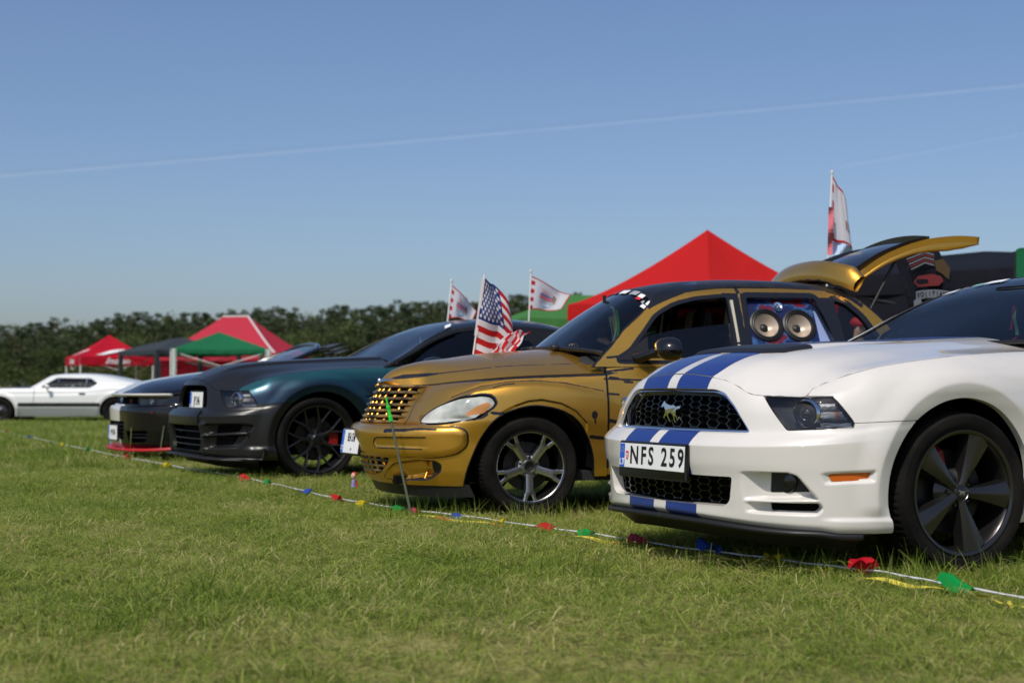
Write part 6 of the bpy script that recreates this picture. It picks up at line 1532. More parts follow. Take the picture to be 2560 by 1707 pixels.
for x, zt, yt in tops: sec.append([(x, .815 - .02 * max(0, -2.6 - x), .868 + .04 * smooth(-2, -3.2, x)), (x, .79, .868 + .25 * max(.0, zt - .90) + .03 * smooth(-2, -3.2, x)), (x, yt + .05, .868 + .72 * (zt - .868)), (x, yt - .06, zt - .025), (x, yt * .5, zt - .004), (x, 0, zt)])
Gt = net(np.array(sec).transpose(1, 0, 2), .03, .03)[0]; T = Sh.grid(Gt, np.stack([Gt[:, :, 0], Gt[:, :, 2]], 2))
FWIN = rnd([(-.93, .885), (-1.30, 1.125), (-2.13, 1.11), (-2.33, .98), (-2.12, .878)], .03); wf = np.maximum(sd_poly(T.a, T.z, FWIN), .35 - T.Y); wsf = np.maximum(-T.a - 1.13 + .16 * (T.Y / .6) ** 2 * 0, T.Y - .58 - 0 * T.a); wsf = np.maximum(wsf, -(-T.a - .60))
ws_ = np.max(np.stack([T.a * -1 - 1.10, T.Y - .575 + .10 * (T.a + 1.1) * 0, .64 + T.a]), 0)
T.clip(np.max(np.stack([-wf, -ws_]), 0)).mirror().flange(.02).build('roof', M['pale_white'], rootF)
T.off(-.01).clip(ws_ - .006).mirror().build('windshield', M['glass'], rootF)
for S in (T.off(-.012).clip(wf - .006), T.mirror(False).off(-.012).clip(wf - .006)): S.build('side_window', M['glass'], rootF)
for x in (-1.34, -2.02):
    for s in (1, -1): MB().tube([(x, s * .80, .88), (x - .02, s * .665, 1.125)], .007 if x > -1.5 else .013, 6).build('window_post', M['chrome'], rootF)
MB().box((-.95, 0, .78), (.4, 1.4, .14), bev=.04).build('dashboard', M['trim'], rootF)
for y in (.36, -.36): seat(rootF, -1.75, y, .26, M['trim'])
under(rootF, 2.77, 1.1, .75, -3.4, .39, .31, .88)
def wheel_small(parent):
    w = thing_part('wheel', parent); tyre(w, .325, .20, .21, sipes=40); MB().lathe([(0, -.03), (.04, -.03), (.06, -.05), (.15, -.06), (.19, -.02), (.205, -.004)], 32).build('rim', M['rim_grey'], w, smooth=40); return w
w0 = wheel_small(rootF); w0.location = (0, .90, .325)
for x, s in ((0, -1), (-2.77, 1), (-2.77, -1)):
    w = copy_part(w0, rootF); w.location = (x, s * .90, .325); w.rotation_euler = (0, 0, 0 if s > 0 else math.pi)
MB().box((-3.83, .72, .70), (.05, .25, .10), bev=.01).build('tail_lamp', M['red_lip'], rootF); MB().box((-3.90, 0, .52), (.06, 1.5, .12), bev=.02).build('rear_bumper', M['chrome'], rootF)
# ================================================================ tents
def cloth_mat(name, c, trans=.35, rough=.75, bumps=True):
    m = mat(name, c, rough, spec=.12); N, L, b = nodes(m); out = N['Material Output']
    t = N.new('ShaderNodeBsdfTranslucent'); t.inputs[0].default_value = (*c, 1); mx = N.new('ShaderNodeMixShader'); mx.inputs[0].default_value = trans
    L.new(b.outputs[0], mx.inputs[1]); L.new(t.outputs[0], mx.inputs[2]); L.new(mx.outputs[0], out.inputs[0])
    if bumps: bump(m, 3.0, .5, .05, detail=4)
    return m
M['tent_red'] = cloth_mat('red tent cloth', (.62, .022, .022)); M['tent_crimson'] = cloth_mat('crimson tent cloth', (.50, .012, .03), .25); M['tent_pink'] = cloth_mat('faded red tent cloth', (.55, .045, .075), .3)
M['tent_green'] = cloth_mat('green tent cloth', (.02, .17, .075), .3); M['tent_light_green'] = cloth_mat('light green tent cloth', (.085, .26, .075), .4); M['tent_grey'] = cloth_mat('dark grey tent cloth', (.045, .055, .065), .12); M['tent_black'] = cloth_mat('black tent cloth', (.010, .011, .016), .05)
M['tent_leg'] = mat('tent leg', (.55, .55, .55), .35, .9); M['leg_dark'] = mat('dark leg', (.03, .035, .04), .5); M['leg_white'] = mat('white leg', (.75, .75, .74), .5); M['leg_stripe'] = mat('green leg stripe', (.02, .15, .07), .6); M['cloth_white'] = cloth_mat('white cloth', (.8, .8, .8), .3, bumps=False)
def gazebo(name, label, x, y, w, d, rz, eave, peak, val, m, leg, ridge=0, sag=1.2, walls=(), legw=.045, zg=None):
    z0 = float(gz(x, y)) if zg is None else zg
    t = thing(name, label, 'tent', (x, y, z0), rz); he, hp = eave - z0, peak - z0
    c = [(-w / 2, -d / 2), (w / 2, -d / 2), (w / 2, d / 2), (-w / 2, d / 2)]; rd = [(-ridge / 2, 0), (ridge / 2, 0)]
    tops = [(rd[0], rd[1]), (rd[1], rd[1]), (rd[1], rd[0]), (rd[0], rd[0])]
    for i in range(4):
        a, b = np.array(c[i]), np.array(c[(i + 1) % 4]); pa_, pb_ = (np.array(q) for q in tops[i]); rows = []
        for s in np.linspace(0, 1, 13):
            u = np.linspace(0, 1, 13)[:, None]; e = a * (1 - u) + b * u; p = pa_ * (1 - u) + pb_ * u; q = e * (1 - s) + p * s
            z = he + (hp - he) * s ** sag - .05 * np.sin(np.pi * u[:, 0]) * np.sin(np.pi * s) - .03 * np.sin(np.pi * u[:, 0]) * (1 - s)
            rows.append(np.column_stack([q, z]))
        Sh.grid(np.array(rows)).build('roof_panel', m, t)
        u = np.linspace(0, 1, 25)[:, None]; e = a * (1 - u) + b * u; n = np.array([(b - a)[1], -(b - a)[0]]); n = n / np.linalg.norm(n); zt = he - .03 * np.sin(np.pi * u[:, 0])
        rows = [np.column_stack([e + n * .004, zt]), np.column_stack([e + n * (.012 + .01 * np.sin(u * 40)), zt - val * .5]), np.column_stack([e + n * (.006 + .012 * np.sin(u * 40 + 1)), zt - val])]
        Sh.grid(np.array(rows), flip=True).build('valance', m, t)
        if i in walls:
            rows = [np.column_stack([e - n * .03 + n * .02 * np.sin(u * 30 + k), np.full(25, z)]) for k, z in enumerate(np.linspace(he - .05, .05, 8))]
            Sh.grid(np.array(rows), flip=True).build('side_wall', m, t)
        MB().box((*a * .985, he / 2), (legw, legw, he)).build('leg', leg, t)
        for k in (0, 1):
            mid = (a + b) / 2 * .985; p0 = np.append((a if k else b) * .985, he - .1); p1 = np.append(mid, he - .55); MB().tube([p0, p1], .014, 5).build('truss_bar', leg, t)
    return t
def px2x(px, y): return (px - 1280) / 3555 * y
gazebo('pop_up_tent', 'bright red pointed pop-up tent behind the gold wagon', px2x(1770, 21.5), 21.5, 3.0, 3.0, R(38), 2.02, 3.14, .25, M['tent_red'], M['tent_leg'], sag=1.3, zg=-.05)
gazebo('gazebo', 'light green gazebo behind the two leftmost flags of the dark coupe', px2x(1455, 29), 29, 3.2, 3.0, R(14), 2.08, 2.62, .25, M['tent_light_green'], M['leg_white'], ridge=.5, sag=1.0, zg=-.1)
ti = gazebo('pop_up_tent', 'red pop-up tent with white lettering behind the white fastback, furthest left', px2x(273, 60), 60, 3.0, 3.0, R(28), 1.96, 2.9, .34, M['tent_crimson'], M['leg_white'], sag=1.25, zg=-.4)
gazebo('gazebo', 'dark grey gazebo between the red and the green tent', px2x(449, 50), 50, 3.1, 3.1, R(38), 1.98, 2.46, .16, M['tent_grey'], M['leg_dark'], sag=.9, legw=.13)
tg_ = gazebo('gazebo', 'green gazebo with green and white striped legs, in front of the faded red tent', px2x(548, 46), 46, 2.95, 2.95, R(14), 1.92, 2.50, .14, M['tent_green'], M['leg_white'], sag=1.0, legw=.16)
gazebo('large_tent', 'large faded red tent with a long ridge and white edging', px2x(588, 57), 57, 4.9, 3.4, R(-14), 2.0, 3.52, .25, M['tent_pink'], M['leg_dark'], ridge=1.1, sag=1.12, walls=(2, 3, 1), zg=-.3)
lt = bpy.data.objects['large_tent']
ed = [(.55 + 1.9 * (1 - s_), -1.7 * (1 - s_), 2.3 + 1.52 * s_ ** 1.12 + .02) for s_ in np.linspace(0, 1, 9)]
MB().tube(ed, .035, 6).tube([(-.55, 0, 3.84), (.55, 0, 3.84)], .03, 6).build('white_edging', M['cloth_white'], lt, smooth=60)
for ch in list(tg_.children):
    if ch.name.startswith('leg'):
        for s in (-1, 1):
            c = ch.data.vertices[0].co; x0 = sum(v.co.x for v in ch.data.vertices) / 8; y0 = sum(v.co.y for v in ch.data.vertices) / 8
            MB().box((x0 + s * .045, y0, 1.1), (.03, .166, 2.1)).build('leg_stripe', M['leg_stripe'], ch)
# lettering and feathered emblem of the red tent
def panel_pt(t, side, u, s, he, hp, w, d, sag, lift=.02):
    c = [(-w / 2, -d / 2), (w / 2, -d / 2), (w / 2, d / 2), (-w / 2, d / 2)]; a, b = np.array(c[side]), np.array(c[(side + 1) % 4]); q = (a * (1 - u) + b * u) * (1 - s)
    return (q[0], q[1], he + (hp - he) * s ** sag + lift)
for side in (0, 3):
    he, hp = 1.96 + .4, 2.9 + .4; c = [(-1.5, -1.5), (1.5, -1.5), (1.5, 1.5), (-1.5, 1.5)]; a, b = np.array(c[side]), np.array(c[(side + 1) % 4]); dr = (b - a) / 3; n = np.array([dr[1], -dr[0]]); mid = (a + b) / 2 + n * .035
    plane_obj('lettering', text_mesh('Indian', .36, sx=1.15, bold=.006, shear=.45), M['white_print'], ti, (mid[0], mid[1], he - .19), (*dr, 0), (0, 0, 1))
    mb = MB()
    feathers = [(.30, .42, .10, .30), (.34, .50, .14, .33), (.40, .58, .18, .35), (.46, .66, .22, .36), (.52, .74, .26, .36), (.56, .80, .30, .36)]
    for f0, f1, s0, s1 in feathers:
        P_ = [panel_pt(ti, side, f0 - .12, s0, he, hp, 3, 3, 1.25), panel_pt(ti, side, f0 - .05, s0 + .05, he, hp, 3, 3, 1.25), panel_pt(ti, side, f1, s1 + .04, he, hp, 3, 3, 1.25), panel_pt(ti, side, f1 + .02, s1, he, hp, 3, 3, 1.25), panel_pt(ti, side, f0 + .02, s0, he, hp, 3, 3, 1.25)]
        mb.add(P_, [[0, 1, 2, 3, 4]])
    e = mb.build('feather_emblem', M['white_print'], ti); e['kind'] = 'stuff'
# black marquee and the green banner at the right
gazebo('black_tent', 'black tent behind the raised tailgate at the right edge', px2x(2465, 22), 22, 4.6, 4.6, R(52), 2.42, 2.86, .3, M['tent_black'], M['leg_dark'], sag=.75, walls=(0, 1, 2, 3), zg=-.05)
MB().prism(rnd([(0, 0), (.34, 0), (.34, 1.75), (.0, 1.75)], [.01, .1, .1, .01]), lambda x, y, t: (px2x(2541, 15) + x, 15 + t + .02 * math.sin(9 * y), .62 + y), .03)
gb = thing('green_banner', 'upright green banner with rounded corners cut off by the right edge', 'banner', (px2x(2543, 15), 15, 0))
MB().prism(rnd([(0, .5), (.45, .5), (.45, 2.24), (.0, 2.24)], [.01, .1, .1, .07]), lambda x, y, t: (x, t + .02 * math.sin(9 * y), y), .02).build('banner_cloth', M['tent_green'], gb, smooth=30)
MB().tube([(-.012, .01, 0), (-.012, .01, 2.2)], .014, 8).build('banner_pole', M['black_plastic'], gb, smooth=60)
# dark show banner hanging behind the tailgate
bn = thing('show_banner', 'dark hanging banner with a flag, red car and mirrored lettering behind the gold wagon', 'banner', (px2x(2310, 12.2), 12.2, 1.41), R(4))
MB().grid(np.array([[(u * .33 - .02 + (.10 - .26 * v), .03 * math.sin(5 * u + 3 * v), .60 * v) for u in np.linspace(-.62 + .3 * v, 1.0 - .1 * v, 12)] for v in np.linspace(-.2, 1, 12)])).build('banner_cloth', M['tent_black'], bn)
def dim(n, c): M[n] = mat(n, c, .7); return M[n]
dim('dim_white', (.14, .15, .17)); dim('dim_red', (.14, .012, .014)); dim('dim_blue', (.015, .02, .09)); dim('dim_gold', (.06, .035, .01))
BP = lambda x, z, l=.012: (x, -l - .03, z)
for k in range(5): MB().add([BP(-.16 + .01 * k, .46 - .022 * k), BP(.0, .52 - .022 * k), BP(.08, .50 - .022 * k), BP(.08, .488 - .022 * k), BP(0, .508 - .022 * k), BP(-.16 + .01 * k, .449 - .022 * k)], [[0, 1, 2, 3, 4, 5]]).build('flag_stripe', M['dim_red' if k % 2 else 'dim_white'], bn)
MB().add([BP(-.10, .26), BP(-.06, .31), BP(.06, .33), BP(.14, .31), BP(.16, .27), BP(.12, .23), BP(-.06, .22)], [list(range(7))]).add([BP(-.085, .26, .016), BP(-.07, .285, .016), BP(.02, .285, .016), BP(.03, .255, .016), BP(-.05, .24, .016)], [list(range(5))], 1).build('printed_car', [M['dim_red'], M['tent_black']], bn)
MB().add([BP(.08, .44), BP(.16, .46), BP(.22, .38), BP(.21, .28), BP(.15, .33), BP(.10, .36)], [list(range(6))]).build('printed_eagle', M['dim_gold'], bn)
arc = [(x, .13 + .03 * math.cos((x - .07) * 7)) for x in np.linspace(-.08, .25, 12)]
MB().grid(np.array([[BP(x, z + o, .014) for x, z in arc] for o in (-.035, .035)])).add([BP(-.10, .10, .013), BP(-.04, .13, .013), BP(-.03, .07, .013), BP(-.06, .03, .013), BP(-.10, .04, .013)], [list(range(5))]).build('ribbon_scroll', M['dim_white'], bn)
for i, ch in enumerate('ŽEMAITIJOS'):
    x = .235 - .033 * i; z = .13 + .03 * math.cos((x - .07) * 7)
    plane_obj('lettering', text_mesh(ch, .056, sx=.75, bold=.001), M['tent_black'], bn, BP(x, z, .020), (-1, 0, 0), (0, 0, 1)).scale = (1, 1, 1)
# ================================================================ flags
def W3(px, py, Y): return np.array([(px - 1280) / 3555 * Y, Y, .79 - (py - 965.5) / 3555 * Y])
for n, c in (('flag_white', (.78, .76, .80)), ('flag_red', (.55, .02, .025)), ('flag_blue', (.022, .045, .20)), ('flag_star', (.78, .78, .80))): M[n] = cloth_mat(n.replace('_', ' '), c, .45, .7, bumps=False)
M['pole_white'] = mat('white plastic pole', (.75, .74, .72), .4)
def us_flag():
    f = thing('striped_flag', 'stars and stripes flag drooping from a stick behind the gold hood', 'flag', tuple(W3(1206, 895, 10.35)))
    o = W3(1206, 895, 10.35); top = W3(1211, 697, 10.35) - o; bot = W3(1183, 890, 10.35) - o
    def P(u, v):
        h = top * (1 - u) + bot * u; xf = .06 + .085 * min(1, u / .5); v1 = min(v, .32) / .32; v2 = max(0, v - .32) / .68
        x = xf * v1 + .125 * math.sin(min(1, v2 * 2.0) * math.pi / 2); d = .04 * v1 * (1 + .5 * math.sin(v1 * 3)) + .40 * v2 ** 1.1
        y = -.03 * math.sin(v1 * math.pi) + .05 * v1 - .06 * math.sin(v2 * 7 + .5) * v2 ** .5 + .015 * math.sin(9 * u + 5 * v)
        return np.array((h[0] + x, h[1] + y, h[2] - d))
    nu, nv = 26, 40; G = np.array([[P(i / nu, j / nv) for j in range(nv + 1)] for i in range(nu + 1)])
    mb = MB(); idx = np.arange((nu + 1) * (nv + 1)).reshape(nu + 1, nv + 1); F, mi = [], []
    for i in range(nu):
        for j in range(nv):
            F.append([idx[i, j], idx[i, j + 1], idx[i + 1, j + 1], idx[i + 1, j]]); mi.append(2 if (i < 14 and j < 16) else ((i // 2) % 2))
    mb.add(G.reshape(-1, 3), F); mb.m = mi; mb.build('flag_cloth', [M['flag_red'], M['flag_white'], M['flag_blue']], f, smooth=80)
    mb = MB()
    for r in range(9):
        for c in range(6 if r % 2 == 0 else 5):
            u0, v0 = (r + 1) * .054, (.033 + .066 * c + (.033 if r % 2 else 0)) ; ring = []
            for k in range(10):
                rr = .020 if k % 2 == 0 else .009; a = k * math.pi / 5; ring.append(P(u0 - rr / .56 * math.cos(a), v0 + rr / .62 * math.sin(a) * .8) + np.array((0, -.004, 0)))
            mb.add(ring + [P(u0, v0) + np.array((0, -.004, 0))], [[k, (k + 1) % 10, 10] for k in range(10)])
    s = mb.build('star', M['flag_star'], f); s['kind'] = 'stuff'
    MB().tube([bot * 1.6 - top * .6, bot, top * 1.02 + np.array((0, 0, .01))], .006, 8).build('flag_stick', M['pole_white'], f, smooth=60)
    MB().grid(np.array([[top * (1 - u) + bot * u * .9 + np.array((dx, -.004 - .004 * math.sin(dx * 200), 0)) for dx in (-.018, 0.006)] for u in np.linspace(0, .75, 12)])).build('flag_hem', M['flag_white'], f)
    f2 = thing('crumpled_flag', 'crumpled stars and stripes flag lying against the base of the gold wagon windshield', 'flag', tuple(W3(1290, 870, 9.95))); o = W3(1290, 870, 9.95)
    A, B_, C, D = (W3(*p) - o for p in ((1216, 884, 10.0), (1274, 835, 10.0), (1326, 832, 9.95), (1285, 880, 9.8))); g = np.random.RandomState(4); nu, nv = 22, 18; ph = g.rand(8) * 6
    G = np.array([[(A * (1 - s) + B_ * s) * (1 - t) + (D * (1 - s) + C * s) * t + np.array((.008 * math.sin(9 * s + ph[0] + 5 * t), -.05 * math.sin(8 * t + ph[1] + 2 * s) - .03 * math.sin(13 * t + 7 * s), .014 * math.sin(11 * t + ph[2] - 4 * s) + .02 * math.sin(5 * s + ph[3]) * math.sin(math.pi * t))) for t in np.linspace(0, 1, nv + 1)] for s in np.linspace(0, 1, nu + 1)])
    mb = MB(); idx = np.arange((nu + 1) * (nv + 1)).reshape(nu + 1, nv + 1); F, mi = [], []
    for i in range(nu):
        for j in range(nv): F.append([idx[i, j], idx[i, j + 1], idx[i + 1, j + 1], idx[i + 1, j]]); mi.append(((j + i // 5) // 2) % 2)
    mb.add(G.reshape(-1, 3), F); mb.m = mi; mb.build('flag_cloth', [M['flag_red'], M['flag_white']], f2, smooth=80)
us_flag()
def club_flag(name, label, Y, p0, p1, TH, TF, BF, BH, wave, seed, ground_pole=False, fold=None, prints=True, group='white flags with red edges'):
    o = W3(*p1, Y); f = thing(name, label, 'flag', tuple(o), 0, group); q = [W3(*p, Y) - o for p in (TH, TF, BF, BH)]; a, b = W3(*p0, Y) - o, np.zeros(3)
    if ground_pole: b = np.array((b[0] + (b[0] - a[0]) * 2, 0, -o[2] + .0))
    MB().tube([b, a], .008, 8).build('pole', M['pole_white'], f, smooth=60)
    MB().lathe([(0, .03), (.012, .026), (.014, 0), (.008, -.01)], 10, Matrix.Translation(a) @ Euler((R(90), 0, 0)).to_matrix().to_4x4()).build('pole_cap', M['pole_white'], f, smooth=60)
    g = np.random.RandomState(seed); ph = g.rand(4) * 6
    def P(u, v, off=0):
        p = (q[0] * (1 - v) + q[1] * v) * (1 - u) + (q[3] * (1 - v) + q[2] * v) * u
        w = wave * v ** .7; yy = w * (math.sin(6.5 * v + ph[0] + 1.5 * u) + .4 * math.sin(13 * v + ph[1] - 3 * u))
        if fold: k = max(0, v - fold - .35 * u); p = p + np.array((-.0 * k, 0, .0)); yy += .25 * k
        return p + np.array((0, yy - off, .018 * math.sin(5 * v + ph[2]) * v))
    nu, nv = 24, 30; G = np.array([[P(i / nu, j / nv) for j in range(nv + 1)] for i in range(nu + 1)]); mb = MB(); idx = np.arange((nu + 1) * (nv + 1)).reshape(nu + 1, nv + 1); F, mi = [], []
    for i in range(nu):
        for j in range(nv):
            red = i < 1 or i >= nu - 1 or j >= nv - 1 or (j < 3 and (i // 3) % 2 == 1)
            F.append([idx[i, j], idx[i, j + 1], idx[i + 1, j + 1], idx[i + 1, j]]); mi.append(1 if red else 0)
    mb.add(G.reshape(-1, 3), F); mb.m = mi; mb.build('flag_cloth', [M['flag_white'], M['flag_red']], f, smooth=80)
    def patch(u0, u1, v0, v1, m, nm, sh=0, off=.006):
        MB().grid(np.array([[P(u0 + (u1 - u0) * s + sh * t, v0 + (v1 - v0) * t, off) for t in np.linspace(0, 1, 6)] for s in np.linspace(0, 1, 4)])).build(nm, m, f)
    if not prints: patch(.55, .72, .72, .96, M['pale_brown'], 'printed_emblem'); patch(.55, .72, .80, .86, M['pale_grey'], 'printed_emblem', 0, .009); return f, P
    for k in range(5): patch(.24 + .032 * k, .256 + .032 * k, .30, .58, M['pale_red'] if k % 2 == 0 else M['flag_white'], 'printed_stripe', .03)
    patch(.40, .46, .27, .62, M['pale_blue'], 'printed_band', .03); patch(.47, .58, .26, .60, M['pale_red'], 'printed_car', .02); patch(.30, .58, .60, .70, M['pale_brown'], 'printed_eagle', .08)
    for k, ch in enumerate('ŽEMAITIJOS'):
        v0 = .27 + .042 * k; MB().grid(np.array([[P(.63 + .07 * s + .02 * t * 0 + .04 * math.sin(k / 3), v0 + .028 * t, .006) for t in (0, 1)] for s in (0, 1)])).build('printed_letter', M['pale_grey'], f)
    patch(.74, .84, .36, .58, M['pale_sky'], 'printed_patch'); return f, P
for n, c in (('pale_red', (.50, .12, .14)), ('pale_blue', (.10, .13, .35)), ('pale_brown', (.20, .13, .10)), ('pale_grey', (.35, .36, .40)), ('pale_sky', (.45, .58, .75))): M[n] = mat(n, c, .7)
club_flag('club_flag', 'left white flag with red edges on the roof edge of the dark coupe', 13.9, (1128.7, 708), (1118.3, 812), (1131, 716), (1191, 775), (1178, 803), (1122, 799), .035, 1, fold=.25)
club_flag('club_flag', 'middle white flag with red edges flying left of the gold windshield', 14.3, (1327.5, 684), (1320.5, 840), (1330, 693), (1428, 742), (1404, 779), (1323, 777), .05, 3)
f3, P3 = club_flag('club_flag', 'tall white flag on a long pole above the open tailgate', 12.6, (2083, 436), (2070, 650), (2084, 440), (2117, 500), (2133, 622), (2083, 604), .03, 6, ground_pole=True, prints=False)
o3 = np.array(f3.location)
def low(nm, pts, m, Y=12.55): MB().add([W3(*p, Y) - o3 for p in pts], [list(range(len(pts)))]).build(nm, m, f3)
MB().grid(np.array([[W3(2085 + 48 * t - 8 * s * (1 - t), 604 + 16 * t + 34 * s - 10 * s * t, 12.6 + .05 * math.sin(7 * t + 2 * s)) - o3 for t in np.linspace(0, 1, 10)] for s in np.linspace(0, 1, 6)])).build('blue_print', M['pale_sky'], f3)
MB().grid(np.array([[W3(2070 + 13 * t + 4 * (1 - s) , 520 + 120 * s, 12.5 + .03 * math.sin(9 * s + t)) - o3 for t in np.linspace(0, 1, 5)] for s in np.linspace(0, 1, 14)])).build('striped_fold', M['pale_red'], f3)

# ================================================================ rope with pennants, tape, stick, doll
for n, c in (('pen_red', (.60, .015, .03)), ('pen_green', (.01, .33, .07)), ('pen_blue', (.03, .09, .50)), ('pen_yellow', (.72, .55, .02)), ('pen_pink', (.62, .05, .14))): M[n] = cloth_mat(n, c, .4, .4, bumps=False)
M['rope'] = mat('white cord', (.62, .62, .66), .6); M['tape'] = mat('barrier tape', (.62, .50, .05), .45); noise_mix(M['tape'], (.60, .06, .02), (.66, .54, .06), 3.0, 1, .40, .43)
RP = np.array([(-9.6, 25.6), (-8.5, 23.5), (-6.55, 19.7), (-4.58, 15.8), (-3.23, 13.4), (-2.11, 11.37), (-1.35, 10.15), (-.62, 9.03), (.17, 7.73), (.93, 6.57), (1.46, 5.79), (1.77, 5.06), (2.2, 4.2)])
rq = akima(np.arange(len(RP)), RP, np.linspace(0, len(RP) - 1, 400)); rz_ = np.convolve(np.pad(gz(rq[:, 0], rq[:, 1]), 20, 'edge'), np.ones(41) / 41, 'valid') + .040 + .002 * np.sin(np.arange(400) * .21) + .0015 * np.sin(np.arange(400) * .53)
rope = thing('pennant_rope', 'white cord with coloured pennants stretched low over the grass before the cars', 'bunting', (0, 0, 0))
MB().tube(np.column_stack([rq, rz_]), .0042, 6).build('cord', M['rope'], rope, smooth=60)
def pennant(px, m, size, seed, lift=0):
    u = np.argmin(np.abs(1280 + 3555 * rq[:, 0] / rq[:, 1] - px)); g = np.random.RandomState(seed); c = np.array((rq[u, 0], rq[u, 1], rz_[u])); ph = g.rand(6) * 6
    d = rq[min(u + 2, 399)] - rq[u]; d /= np.linalg.norm(d); n = np.array((d[1], -d[0])); n = n if n[1] < 0 else -n
    G = []
    for s in np.linspace(0, 1, 7):
        row = []
        for t in np.linspace(-.5, .5, 7):
            w = 1 - .25 * s; q = c[:2] + d * t * size * w + n * s * size * (.25 + .5 * g.rand() * 0 + .3 * math.sin(ph[0]) ** 2)
            z = c[2] + .004 + size * (.10 * math.sin(5 * t + ph[1] + 2 * s) + .08 * math.sin(7 * s + ph[2] + 3 * t) + .6 * lift * math.sin(s * 2.2)) - .02 * s
            row.append((q[0], q[1], max(z, gz(q[0], q[1]) + .012)))
        G.append(row)
    MB().grid(np.array(G)).build('pennant', m, rope, smooth=80)
for k, (px, m, s, l) in enumerate(((22, 'red', .16, .3), (82, 'blue', .14, .2), (160, 'yellow', .12, .2), (223, 'green', .14, .2), (330, 'red', .13, .3), (428, 'yellow', .12, .2), (626, 'red', .13, .25), (676, 'green', .12, .2), (772, 'blue', .11, .2), (846, 'red', .13, .25), (912, 'yellow', .10, .1), (1010, 'green', .13, .1), (1048, 'pink', .10, .1), (1150, 'blue', .09, .1), (1246, 'yellow', .11, .1), (1368, 'red', .11, .25), (1484, 'green', .10, .2), (1606, 'pink', .11, .25), (1780, 'blue', .105, .55), (1946, 'yellow', .10, .2), (2165, 'red', .115, .6), (2392, 'green', .14, .25))): pennant(px, M['pen_' + m], s * (1.15 if px < 1600 else 1.35), k, l)
TP = np.array([(-.6, 8.75), (.15, 7.6), (.62, 6.95), (1.0, 6.38), (1.42, 5.66), (1.70, 5.10), (1.76, 4.85), (2.2, 4.0)])
tq = akima(np.arange(8), TP, np.linspace(0, 7, 200)); tz = gz(tq[:, 0], tq[:, 1]) + .024 + .006 * np.sin(np.arange(200) * .5)
tp = thing('barrier_tape', 'yellow and red barrier tape lying in the grass beside the pennant cord', 'barrier tape', (0, 0, 0))
td = np.gradient(tq, axis=0); tn = np.stack([-td[:, 1], td[:, 0]], 1); tn /= np.linalg.norm(tn, axis=1)[:, None]; k = np.arange(200)
tw = .011 * np.sin(k * .22) ; e1 = np.column_stack([tq + tn * (.009 * np.abs(np.cos(k * .13)) + .002)[:, None], tz + .006 * np.sin(k * .17)]); e2 = np.column_stack([tq - tn * (.009 * np.abs(np.cos(k * .13)) + .002)[:, None], tz - .006 * np.sin(k * .17)])
MB().grid(np.array([e1, e2])).build('tape', M['tape'], tp, smooth=80)
st = thing('marker_stick', 'thin leaning stick with a bright green tip in front of the gold bumper', 'stick', (-.614, 8.72, float(gz(-.614, 8.72))))
bx = np.array((-.158, .0, .745)); M['stick'] = mat('greenish wooden stick', (.10, .115, .075), .6); M['neon'] = mat('neon green plastic', (.02, .62, .05), .4)
MB().tube([(.01, 0, -.03), bx * .82], [.009, .0075], 8).build('shaft', M['stick'], st, smooth=60)
MB().tube([bx * .80, bx * .84, bx * .845, bx * .90, bx * .905, bx * .925, bx * .93, bx * 1.0], [.013, .013, .010, .010, .013, .013, .006, .005], 8).build('tip', M['neon'], st, smooth=30)
# small doll dangling from the plate
M['skin'] = mat('skin', (.55, .34, .25), .55); M['dark_hair'] = mat('dark hair', (.03, .012, .01), .6); M['doll_red'] = mat('doll red', (.45, .02, .02), .5); M['doll_lilac'] = mat('doll lilac', (.22, .18, .38), .5)
dl = thing('hanging_doll', 'tiny red haired doll hanging on a cord under the gold wagon plate', 'doll', (-1.045, 9.40, .17))
def ball(mb, c, r, mi=0, n=12): return mb.grid(lathe_arr([(max(math.sin(t), .001), -math.cos(t)) for t in np.linspace(0, math.pi, n)], n)[:, :, [0, 2, 1]] * np.array(r) + np.array(c), mi)
ball(MB(), (0, 0, .02), (.017, .016, .022)).build('head', M['skin'], dl, smooth=80); ball(MB(), (.004, .007, .029), (.019, .015, .019)).build('hair', M['doll_red'], dl, smooth=80)
MB().lathe([(.006, .0), (.014, -.012), (.013, -.03), (.018, -.05), (0, -.05)], 14, Euler((R(90), 0, 0)).to_matrix().to_4x4()).build('dress', M['doll_lilac'], dl, smooth=60)
MB().grid(np.array([[(.012 + .010 * s + .012 * t, .008 + .004 * math.sin(6 * t), -.008 - .044 * s) for t in (0, .5, 1)] for s in np.linspace(0, 1, 5)])).build('cape', M['doll_red'], dl)
MB().tube([(0, 0, .04), (.0, -.01, .115)], .0012, 5).build('cord', M['black_plastic'], dl)

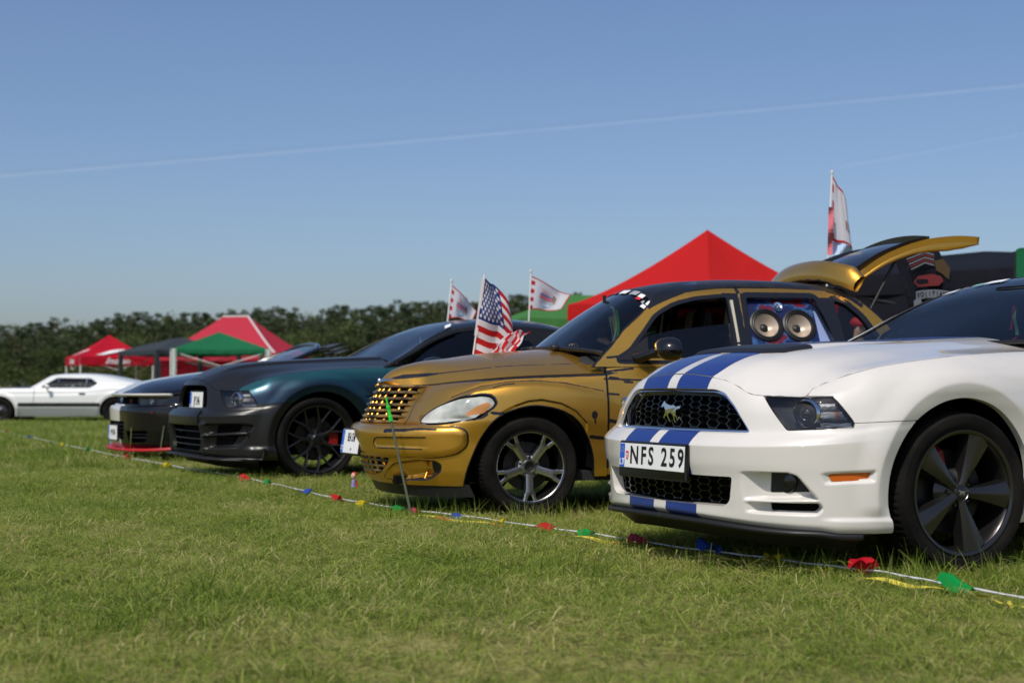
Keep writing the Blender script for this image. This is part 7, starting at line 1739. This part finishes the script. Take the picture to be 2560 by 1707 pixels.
# ================================================================ two visitors under the red tent
def person(label, loc, rz, shirt, hair, cap=None):
    p = thing('person', label, 'person', loc, rz)
    def skin(name, verts, edges, rad, m, sub=2):
        me = bpy.data.meshes.new(name); me.from_pydata(verts, edges, []); o = obj(name, me, m, p)
        md = o.modifiers.new('skin', 'SKIN'); md.use_smooth_shade = True
        for v, r in zip(me.skin_vertices[0].data, rad): v.radius = (r, r * .85) if np.isscalar(r) else r
        me.skin_vertices[0].data[0].use_root = True; o.modifiers.new('sub', 'SUBSURF').levels = sub; o.modifiers['sub'].render_levels = sub; return o
    V = [(0, 0, .95), (0, 0, 1.12), (0, 0, 1.30), (0, 0, 1.43), (0, 0, 1.50), (0, -.01, 1.58), (0, -.02, 1.68), (.17, 0, 1.40), (.23, .0, 1.12), (.22, -.10, .88), (.22, -.13, .80), (-.17, 0, 1.40), (-.23, 0, 1.12), (-.22, -.10, .88), (-.22, -.13, .80), (.09, 0, .90), (.10, 0, .50), (.10, .02, .08), (.10, -.12, .04), (-.09, 0, .90), (-.10, 0, .50), (-.10, .02, .08), (-.10, -.12, .04), (0, -.105, 1.60)]
    E = [(0, 1), (1, 2), (2, 3), (3, 4), (4, 5), (5, 6), (3, 7), (7, 8), (8, 9), (9, 10), (3, 11), (11, 12), (12, 13), (13, 14), (0, 15), (15, 16), (16, 17), (17, 18), (0, 19), (19, 20), (20, 21), (21, 22), (5, 23)]
    Rr = [(.15, .10), (.13, .09), (.16, .10), (.13, .08), .055, (.075, .09), (.075, .09), .055, .043, .033, .035, .055, .043, .033, .035, .085, .058, .04, .035, .085, .058, .04, .035, .014]
    skin('body', V, E, Rr, M['skin'])
    skin('shirt', V[:4] + V[7:9] + V[11:13], [(0, 1), (1, 2), (2, 3), (3, 4), (4, 5), (3, 6), (6, 7)], [(.162, .112), (.142, .102), (.172, .112), (.135, .09), .066, .055, .066, .055], shirt)
    skin('trousers', [V[0], V[15], V[16], V[17], V[19], V[20], V[21]], [(0, 1), (1, 2), (2, 3), (0, 4), (4, 5), (5, 6)], [(.16, .11), .097, .072, .055, .097, .072, .055], M['trim'])
    for s in (1, -1): ball(MB(), (s * .034, -.094, 1.645), (.010, .006, .006)).build('eye', M['dark_hair'], p, smooth=80)
    MB().tube([(-.022, -.097, 1.565), (0, -.10, 1.562), (.022, -.097, 1.565)], .004, 5).build('mouth', M['doll_red'], p)
    ball(MB(), (0, .022, 1.685), (.088, .098, .088)).build('hair', hair, p, smooth=80)
    if cap:
        mb = ball(MB(), (0, .005, 1.70), (.098, .112, .080)); mb.grid(np.array([[(.075 * s * (1 - .25 * t), -.10 - .09 * t, 1.70 - .015 * t - .02 * s * s) for s in np.linspace(-1, 1, 7)] for t in (0, .5, 1)])); mb.build('cap', cap, p, smooth=60)
    return p
M['red_cap'] = mat('red cap cloth', (.42, .012, .02), .7)
person('dark haired woman in a dark top seen through the gold wagon windshield', (px2x(1507, 20.2), 20.2, -.06), R(-6), M['trim'], M['dark_hair'])
person('person in a red cap seen through the rear side window of the gold wagon', (px2x(2146, 18.6), 18.6, -.10), R(20), M['trim'], M['dark_hair'], M['red_cap'])
